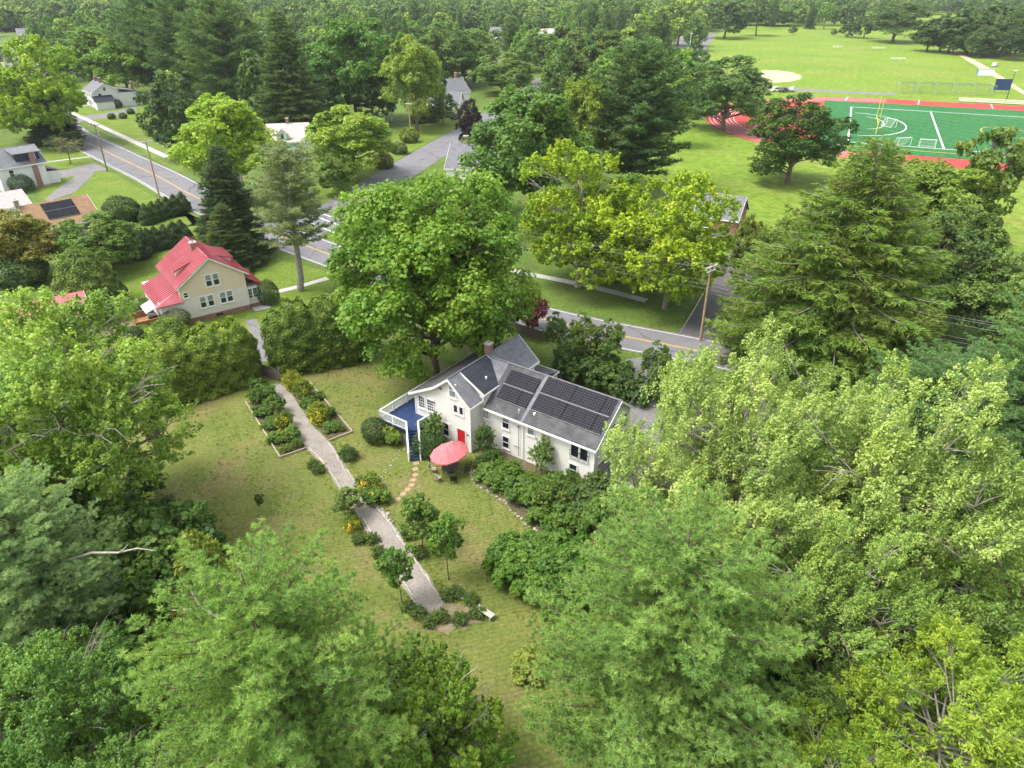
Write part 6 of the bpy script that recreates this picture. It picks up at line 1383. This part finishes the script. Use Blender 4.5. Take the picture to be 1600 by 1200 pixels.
for k, p in enumerate(((-17.92, 52.90), (-18.59, 53.69), (-12.51, 43.64), (-11.31, 43.64), (-10.58, 42.03), (-9.31, 40.35), (-4.74, 37.61), (-4.19, 37.86), (-7.43, 36.33), (-3.06, 37.24), (-8.40, 44.10), (-7.37, 42.03), (-5.04, 35.57), (-3.74, 35.34), (-5.82, 35.16), (-2.53, 35.92), (-6.68, 35.92))): place_shrub('path_weed', 'low leafy weed tuft beside the gravel path', 'fern', p, (.55, .55, .5), (.11, .17, .035), 'weeds along the gravel path', cat='plant')
# understorey below the left and right trees
random.seed(17)
for k, (p, s, kd, c) in enumerate((((-28.53, 43.34), 1.6, 'shrub_b', (.085, .175, .026)), ((-25.62, 43.19), 1.5, 'shrub_b', (.10, .205, .028)), ((-31.05, 44.87), 1.8, 'shrub_a', (.07, .135, .026)), ((-28.89, 46.06), 1.2, 'shrub_a', (.085, .16, .028)), ((-31.46, 41.88), 2.6, 'shrub_a', (.075, .14, .03)), ((-28.55, 40.49), 2.4, 'shrub_b', (.08, .15, .028)), ((-34.89, 42.60), 2.8, 'shrub_a', (.06, .11, .03)), ((-23.85, 41.88), 1.2, 'shrub_a', (.10, .18, .03)), ((-30.01, 36.04), 2.8, 'shrub_a', (.065, .12, .03)), ((-32.10, 49.01), 1.5, 'shrub_c', (.09, .15, .03)))):
    place_shrub('undergrowth_bush', 'dark leafy bush in the thicket left of the lawn', kd, p, (s, s, s), c, 'thicket bushes left of the lawn')
place_shrub('cedar_tree', 'yellow-green young cedar between the blue-grey pine and the big white pine', 'cedar', (-20.5, 34.5), (1.7, 1.7, 1.9), (.175, .225, .035), cat='tree')
place_shrub('cedar_tree', 'smaller yellow-green cedar below the young cedar', 'cedar', (-19.0, 30.0), (1.8, 1.8, 1.6), (.16, .215, .035), cat='tree')
for k in range(26):
    x, y = ((random.uniform(10, 34), random.uniform(27, 50)) if k < 16 else (random.uniform(-36, -23), random.uniform(26, 40)))
    s = random.uniform(2.0, 3.4); place_shrub('undergrowth_bush', 'dark leafy bush deep in the shade under the %s trees' % ('silver maple' if k < 16 else 'blue-grey pine'), random.choice(('shrub_a', 'shrub_b')), (x, y), (s, s, s * 1.2), (.105, .18, .032), 'shade bushes %s' % ('right' if k < 16 else 'left'))
for k, (x, y, h, r) in enumerate(((17, 44, 11, 4.5), (25, 45, 12, 5), (30, 38, 12, 5), (26, 27, 9, 4), (33, 33, 12, 4.5), (12, 29.5, 8, 3.5), (21, 39, 11, 4.5))): near('understorey_tree', 'shaded green tree showing through gaps under the silver maples', 'maple_b', (x, y, h, r), (.10, .165, .03), group='trees under the silver maples')
def dead(label, pts, r0, br=()):
    o = empty('dead_branch', pts[0], 0, label, 'branch'); o.location.z = 0; P0 = Vector((pts[0][0], pts[0][1], 0)); MB().tube([Vector(p) - P0 for p in pts], [r0 * (1 - .8 * k / (len(pts) - 1)) for k in range(len(pts))], 6).build('limb', M['deadwood'], o)
    for q in br: MB().tube([Vector(p) - P0 for p in q], [r0 * .5, r0 * .35, r0 * .15][:len(q)], 5).build('twig', M['deadwood'], o)
dead('long bleached dead limb poking out at the lower left between the pines', [(-26.5, 31.0, 10.0), (-24.4, 30.8, 10.9), (-22.6, 30.5, 11.2), (-21.2, 30.1, 11.9), (-20.0, 29.8, 12.0)], .085, ([(-22.6, 30.5, 11.2), (-21.8, 30.0, 12.0), (-21.4, 29.8, 12.5)],))
dead('bleached dead branch on the left side of the big white pine', [(-13.5, 23.5, 13.5), (-14.6, 23.6, 14.2), (-15.8, 23.3, 14.4)], .09, ([(-14.6, 23.6, 14.2), (-15.0, 23.9, 15.0), (-15.4, 24.1, 15.3)],))
dead('forked dead branch standing in the thin tree at the bottom edge', [(-3.7, 22.4, 4.5), (-3.5, 22.8, 7.5), (-3.0, 23.3, 9.6), (-2.4, 23.8, 11.0)], .08, ([(-3.5, 22.8, 7.5), (-3.7, 23.5, 9.2), (-3.5, 23.9, 10.4)], [(-3.2, 23.1, 8.8), (-2.4, 23.2, 9.8), (-1.7, 23.4, 10.4)]))

# ---- middle distance and far trees, each one an object
random.seed(29)
FARC = [(.085, .15, .028), (.105, .19, .03), (.07, .125, .028), (.13, .21, .032), (.17, .245, .034), (.10, .16, .042), (.085, .15, .04)]
MID = [  # named mid-distance trees: spec, kind, colour, label
    ((-156.90, 287.74, 25.11, 15.56), 'maple_a', (.095, .165, .024), 'big green tree behind the white colonial house, left of the tall pines'),
    ((-141.26, 279.79, 23.31, 11.34), 'maple_b', (.115, .20, .024), 'lighter tree just left of the tall pines'),
    ((-130.44, 284.51, 35.68, 13.43), 'pine', (.085, .145, .042), 'first of the tall dark pines above the white colonial house'),
    ((-111.25, 265.03, 35.24, 13.64), 'pine', (.08, .14, .042), 'second of the tall dark pines above the white colonial house'),
    ((-91.08, 245.41, 35.25, 13.02), 'pine', (.10, .16, .045), 'third tall pine, left of the tall dark spruce'),
    ((-84.93, 251.65, 29.49, 8.41), 'maple_c', (.09, .15, .026), 'green tree between the tall pines and the dark spruce'),
    ((-73.97, 223.06, 24.26, 6.39), 'far_1', (.06, .11, .026), 'dark tree beneath the tall dark spruce'),
    ((-27.26, 308.67, 24.92, 13.32), 'maple_c', (.085, .145, .032), 'grey-green tree above the white cape house, left one'),
    ((-16.40, 328.38, 22.07, 11.60), 'maple_a', (.10, .165, .032), 'grey-green tree above the white cape house, right one'),
    ((-2.77, 430.90, 17.09, 9.74), 'far_0', (.09, .15, .035), 'small round tree by the far parking lot'),
    ((-3.34, 291.05, 15.59, 12.14), 'maple_c', (.115, .18, .034), 'round green tree behind the white cape house'),
    ((16.94, 320.22, 25.26, 14.50), 'maple_b', (.10, .165, .036), 'tall green tree left of the olive oak'),
    ((32.80, 301.39, 23.11, 16.46), 'maple_a', (.085, .125, .024), 'broad olive-brown oak beyond the yellow trees'),
    ((58.62, 365.31, 22.67, 13.38), 'maple_c', (.08, .13, .03), 'dark tree behind the olive-brown oak'),
    ((106.13, 503.68, 27.46, 14.40), 'far_2', (.17, .23, .04), 'light green tree beside the parking lot'),
    ((57.98, 324.25, 17.11, 7.46), 'far_0', (.16, .23, .03), 'yellow-green bush tree beside the blue spruce'),
    ((152.51, 566.71, 26.68, 16.42), 'far_1', (.06, .105, .028), 'dark tree at the edge of the far field, left one'),
    ((182.64, 591.22, 25.29, 11.17), 'far_3', (.055, .095, .028), 'dark tree at the edge of the far field, right one'),
    ((258.39, 533.42, 27.47, 20.86), 'maple_b', (.065, .115, .028), 'large dark tree alone at the top of the far field'),
    ((246.61, 578.72, 14.19, 7.38), 'far_0', (.05, .085, .026), 'small dark tree on the far field, left of a pair'),
    ((252.90, 566.71, 16.34, 7.84), 'far_1', (.055, .09, .026), 'small dark tree on the far field, right of a pair'),
    ((214.65, 604.25, 7.00, 3.47), 'far_2', (.06, .10, .03), 'tiny dark tree on the far field, left one'),
    ((241.08, 591.22, 5.16, 2.60), 'far_2', (.06, .10, .03), 'tiny dark tree on the far field, right one'),
    ((252.12, 460.60, 21.42, 14.70), 'far_1', (.055, .10, .026), 'dark tree at the wood edge right of the far field, first'),
    ((263.09, 452.82, 24.93, 15.60), 'far_0', (.065, .115, .028), 'dark tree at the wood edge right of the far field, second'),
    ((278.87, 452.82, 26.20, 15.84), 'far_3', (.055, .10, .026), 'dark tree at the wood edge right of the far field, third'),
    ((255.53, 452.82, 14.62, 9.39), 'far_2', (.095, .165, .03), 'lighter tree at the wood edge right of the far field'),
    ((-26.81, 233.75, 20.05, 6.41), 'far_3', (.06, .11, .026), 'dark tree beneath the yellow-topped maple'),
    ((-21.10, 228.29, 10.06, 4.18), 'far_2', (.075, .13, .035), 'small tree beside the red garden shed'),
    ((-42.44, 228.29, 17.09, 7.39), 'far_0', (.055, .105, .022), 'dark shaded tree below the large green maple'),
    ((-54.48, 223.06, 16.77, 6.26), 'far_1', (.055, .105, .022), 'dark tree right of the tall dark spruce'),
    ((21.05, 287.74, 19.69, 7.84), 'far_2', (.08, .13, .03), 'dark bushy tree in the middle of the far trees'),
    ((31.59, 239.45, 16.87, 6.58), 'far_0', (.13, .195, .03), 'yellowish bushy tree behind the dark pine'),
    ((42.22, 195.74, 18.87, 5.47), 'far_3', (.12, .19, .028), 'light green tree beside the dark pine at the lawn edge'),
    ((-133.25, 208.60, 17.48, 8.99), 'far_1', (.05, .09, .028), 'dark tree below the yellow-green tree at the left edge'),
    ((-116.76, 191.76, 4.82, 4.10), 'far_2', (.06, .10, .03), 'low dark tree at the bend of the main road'),
    ((6.09, 111.24, 7.43, 3.16), 'maple_c', (.09, .16, .026), 'green tree in the shade left of the yellow-green maples'),
    ((-2.99, 136.64, 11.50, 3.80), 'maple_b', (.09, .165, .026), 'green tree in the shade of the dark maple'),
    ((33.84, 97.54, 11.44, 2.93), 'maple_c', (.16, .20, .03), 'thin yellowing tree at the corner left of the great olive spruce'),
    ((36.86, 92.82, 12.83, 3.31), 'maple_c', (.13, .185, .03), 'thin green tree in front of the great olive spruce'),
    ((59.29, 90.59, 16.77, 5.57), 'maple_b', (.11, .17, .035), 'leafy tree below the turf at the right edge')]
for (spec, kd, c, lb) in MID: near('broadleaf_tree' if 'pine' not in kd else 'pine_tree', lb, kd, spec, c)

for k, (spec, tone) in enumerate((((248.71, 468.64, 18.43, 11.02), 0), ((257.23, 460.60, 22.73, 12.38), 1), ((259.45, 445.28, 20.78, 11.63), 2), ((272.68, 452.82, 24.29, 13.36), 0), ((274.74, 437.98, 22.34, 12.60), 1), ((286.84, 445.28, 25.81, 14.34), 2), ((258.38, 430.90, 17.09, 9.08), 1), ((268.51, 417.37, 16.61, 9.86), 0))):
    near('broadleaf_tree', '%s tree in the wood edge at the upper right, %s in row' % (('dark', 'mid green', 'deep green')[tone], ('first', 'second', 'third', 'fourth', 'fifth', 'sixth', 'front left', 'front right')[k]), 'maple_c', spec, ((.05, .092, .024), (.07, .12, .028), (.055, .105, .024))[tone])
# keep-out areas for the scattered trees, given on the ground
ROADP = [(p.x, p.y) for p in ROAD]; SIDEP = [(p.x, p.y) for p in SIDE]
def seg_d(p, pts): return min(math.hypot(p[0] - q[0], p[1] - q[1]) for q in pts)
CLEAR = [((-140.68, 272.22), 24), ((-60.88, 184.23), 12), ((-14.89, 167.53), 16), ((-19.87, 279.79), 20), ((-279.47, 452.82), 14), ((-223.84, 365.31), 12), ((-86.53, 308.67), 14), ((-39.28, 341.38), 14), ((-53.60, 296.13), 12), ((35.75, 308.67), 10), ((-11.06, 449.02), 30), ((-153.00, 265.03), 26), ((-111.49, 223.06), 14), ((-130.00, 245.41), 20), ((-162.63, 287.74), 16), ((-361.87, 578.72), 22), ((-328.45, 523.14), 20), ((-217.29, 533.42), 22), ((-205.81, 670.45), 26), ((-102.37, 523.14), 22), ((-92.09, 632.04), 24), ((-14.93, 523.14), 24), ((21.33, 523.14), 22), ((80.83, 773.16), 30), ((-62.18, 773.16), 30), ((-22.06, 233.75), 14)]
def blocked(x, y):
    if seg_d((x, y), ROADP) < 10 or seg_d((x, y), SIDEP) < 10: return True
    if any(math.hypot(x - c[0][0], y - c[0][1]) < c[1] for c in CLEAR): return True
    if x > .26 * y - 8 and x < .62 * y + 60 and y < 660: return True      # school ground
    return False
made = 0; tries = 0; spots = []
while made < 265 and tries < 9000:
    tries += 1
    y = 215 + 470 * random.random() ** 1.15; x = random.uniform(-.80, .80) * y
    if blocked(x, y) or (x > -60 and x < 40 and y < 260) or (x < -40 and y < 240 and x > -150): continue
    if any((x - a) ** 2 + (y - c) ** 2 < 8.5 ** 2 for a, c in spots): continue
    spots.append((x, y)); made += 1
    kd = random.choice(('far_0', 'far_1', 'far_2', 'far_3', 'far_0', 'far_1', 'far_2', 'far_3', 'far_0', 'far_1', 'far_conifer', 'far_pine')); h = random.uniform(14, 22); c = random.choice(FARC)
    if 'con' in kd or 'pine' in kd: h *= 1.25; c = random.choice(((.07, .12, .036), (.085, .14, .04)))
    q_ = x / y; zone = 'at the upper left edge' if q_ < -.6 else 'above the white colonial house' if q_ < -.47 else 'above the tall dark pines' if q_ < -.36 else 'around the tall dark spruce' if q_ < -.26 else 'above the large green maple' if q_ < -.17 else 'beyond the white cape house' if q_ < -.07 else 'above the dark middle maple' if q_ < .06 else 'left of the parking lot' if q_ < .27 else 'in the wood right of the playing fields'
    con_ = 'con' in kd or 'pine' in kd; tone_ = 'dark' if c[1] < .14 else 'mid' if c[1] < .17 else 'light' if c[1] < .23 else 'yellowish'; size_ = 'tall' if h > 19 else 'low' if h < 16 else 'medium'
    lb = '%s %s green distant %s %s' % (size_, tone_, 'conifer' if con_ else 'leafy tree', zone)
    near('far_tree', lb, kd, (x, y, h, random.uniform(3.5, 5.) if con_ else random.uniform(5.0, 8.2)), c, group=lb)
# understorey shrubs that close the gaps between the middle-distance trunks
# the wood beyond reads as one mass
random.seed(31); pts = []
while len(pts) < 7500:
    y = 640 + 1850 * random.random() ** 1.9; x = random.uniform(-.85, .85) * y
    if .26 * y - 8 < x < .62 * y + 60 and y < 700: continue
    if (324.92, 991.75)[0] - 20 < x < (534.94, 991.75)[0] and y < 900: continue
    pts.append((x, y, 0))
fw_me = bpy.data.meshes.new('forest'); fw_me.from_pydata(pts, [], [])
forest = link('distant_forest', fw_me); tag(forest, 'continuous far-off wood along the top of the view', 'forest', kind='stuff')
fsrc = []
for k in range(3):
    me = LIB['far_%d' % k][1].copy(); me.materials.clear(); me.materials.append(M['forest']); fsrc.append(me)
ng = bpy.data.node_groups.new('scatter_forest', 'GeometryNodeTree')
ng.interface.new_socket('Geometry', in_out='INPUT', socket_type='NodeSocketGeometry'); ng.interface.new_socket('Geometry', in_out='OUTPUT', socket_type='NodeSocketGeometry')
gi = ng.nodes.new('NodeGroupInput'); go = ng.nodes.new('NodeGroupOutput'); jn = ng.nodes.new('GeometryNodeJoinGeometry')
srcs = []
for k, me in enumerate(fsrc):
    # three real trees of the wood itself carry the crown that is repeated
    x, y = [(-150 + 260 * k, 650 + 40 * k), (40, 700), (-420, 690)][k] if k else (-150, 650)
    so = bpy.data.objects.new('forest_tree', me); COL.objects.link(so); so.location = (x, y, 0); srcs.append(so)
    tag(so, ('leafy tree at the near edge of the far wood, left of centre', 'leafy tree at the near edge of the far wood, right of centre', 'leafy tree at the near edge of the far wood, far left')[k], 'tree', kind='thing')
    oi = ng.nodes.new('GeometryNodeObjectInfo'); oi.inputs['Object'].default_value = so; oi.transform_space = 'ORIGINAL'; oi.inputs['As Instance'].default_value = True
    ip = ng.nodes.new('GeometryNodeInstanceOnPoints')
    rv = ng.nodes.new('FunctionNodeRandomValue'); rv.data_type = 'FLOAT_VECTOR'; rv.inputs[0].default_value = (1.0, 1.0, 1.0); rv.inputs[1].default_value = (1.9, 1.9, 1.65); rv.inputs['Seed'].default_value = 7 + k
    rr_ = ng.nodes.new('FunctionNodeRandomValue'); rr_.data_type = 'FLOAT_VECTOR'; rr_.inputs[0].default_value = (0, 0, 0); rr_.inputs[1].default_value = (0, 0, 6.28); rr_.inputs['Seed'].default_value = 17 + k
    idx = ng.nodes.new('GeometryNodeInputIndex'); md = ng.nodes.new('ShaderNodeMath'); md.operation = 'MODULO'; md.inputs[1].default_value = 3; cp = ng.nodes.new('FunctionNodeCompare'); cp.data_type = 'FLOAT'; cp.operation = 'EQUAL'; cp.inputs[1].default_value = float(k); cp.inputs['Epsilon'].default_value = .1
    ng.links.new(idx.outputs[0], md.inputs[0]); ng.links.new(md.outputs[0], cp.inputs[0]); ng.links.new(cp.outputs[0], ip.inputs['Selection'])
    ng.links.new(gi.outputs[0], ip.inputs['Points']); ng.links.new(oi.outputs['Geometry'], ip.inputs['Instance']); ng.links.new(rv.outputs[0], ip.inputs['Scale']); ng.links.new(rr_.outputs[0], ip.inputs['Rotation'])
    ng.links.new(ip.outputs[0], jn.inputs[0])
ng.links.new(jn.outputs[0], go.inputs[0])
md_ = forest.modifiers.new('scatter', 'NODES'); md_.node_group = ng

# ------------------------------------------------------------------ thin summer haze over the whole place
hz = MB().box(-2600, 2600, -200, 2800, -1.0, 44.0).build('haze', None or bpy.data.materials.new('haze_air')); hz['kind'] = 'stuff'; hz['label'] = 'thin pale summer haze over the whole neighbourhood'; hz['category'] = 'haze'
hm = hz.data.materials[0]; hm.use_nodes = True; hn = hm.node_tree.nodes; hn.clear()
ho = hn.new('ShaderNodeOutputMaterial'); hv = hn.new('ShaderNodeVolumePrincipled'); hv.inputs['Color'].default_value = (.93, .96, 1.0, 1); hv.inputs['Density'].default_value = .00009; hv.inputs['Anisotropy'].default_value = .2
hm.node_tree.links.new(hv.outputs[0], ho.inputs['Volume'])

# unmown tufts that roughen the lawn and the edges of the path and beds: nobody could count them
rng = np.random.default_rng(404)
edge = np.array([(p.x, p.y) for p in pl + pr]); hed = np.array([(-38.36, 62.34), (-33.55, 62.84), (-27.90, 68.99), (-25.97, 69.28), (-18.10, 73.51), (-3.72, 52.51), (-2.11, 49.81), (0.22, 46.80), (3.45, 43.87), (-0.49, 39.81), (2.33, 36.63)])
c1 = edge[rng.integers(0, len(edge), 1500)] + rng.normal(size=(1500, 2)) * .35
k0 = rng.integers(0, len(hed), 900); c2 = hed[k0] + rng.normal(size=(900, 2)) * 1.3
c3 = np.stack([rng.uniform(-32, 9, 6500), rng.uniform(26, 72, 6500)], 1); c3 = c3[np.sin(c3[:, 0] * .7 + 1.1 * np.sin(c3[:, 1] * .5)) * np.sin(c3[:, 1] * .6) > -.25]
cc = np.concatenate([c1, c2, c3])
du = np.array([math.cos(HA), math.sin(HA)]); dv = np.array([-du[1], du[0]]); rel = cc - np.array(HO); la, lb_ = rel @ du, rel @ dv
ok = ~((la > -9.6) & (la < 13) & (lb_ > -3.2) & (lb_ < 9)); pm = (np.array([(p.x, p.y) for p in pl]) + np.array([(p.x, p.y) for p in pr])) / 2
dm_ = np.min(np.linalg.norm(cc[:, None] - pm[None], axis=2), axis=1); ok &= dm_ > 1.15
cc = cc[ok]; nb = 7; n = len(cc)
C = np.repeat(np.concatenate([cc, np.zeros((n, 1))], 1)[:, None], nb, 1) + np.concatenate([rng.normal(size=(n, nb, 2)) * .09, np.zeros((n, nb, 1))], 2)
D = rng.normal(size=(n, nb, 3)) * .55 + np.array([0, 0, 1.])
V, F = blade_geo(rng, C.reshape(-1, 3), D.reshape(-1, 3), rng.uniform(.06, .20, n * nb), .05)
gt_ = link('grass', np_mesh('grass', V, F, M['leaf'], np.repeat(rng.random(n), nb)), None, None, (.155, .185, .035)); tag(gt_, 'rough tufts of grass over the lawn and along the gravel path', 'grass', kind='stuff')
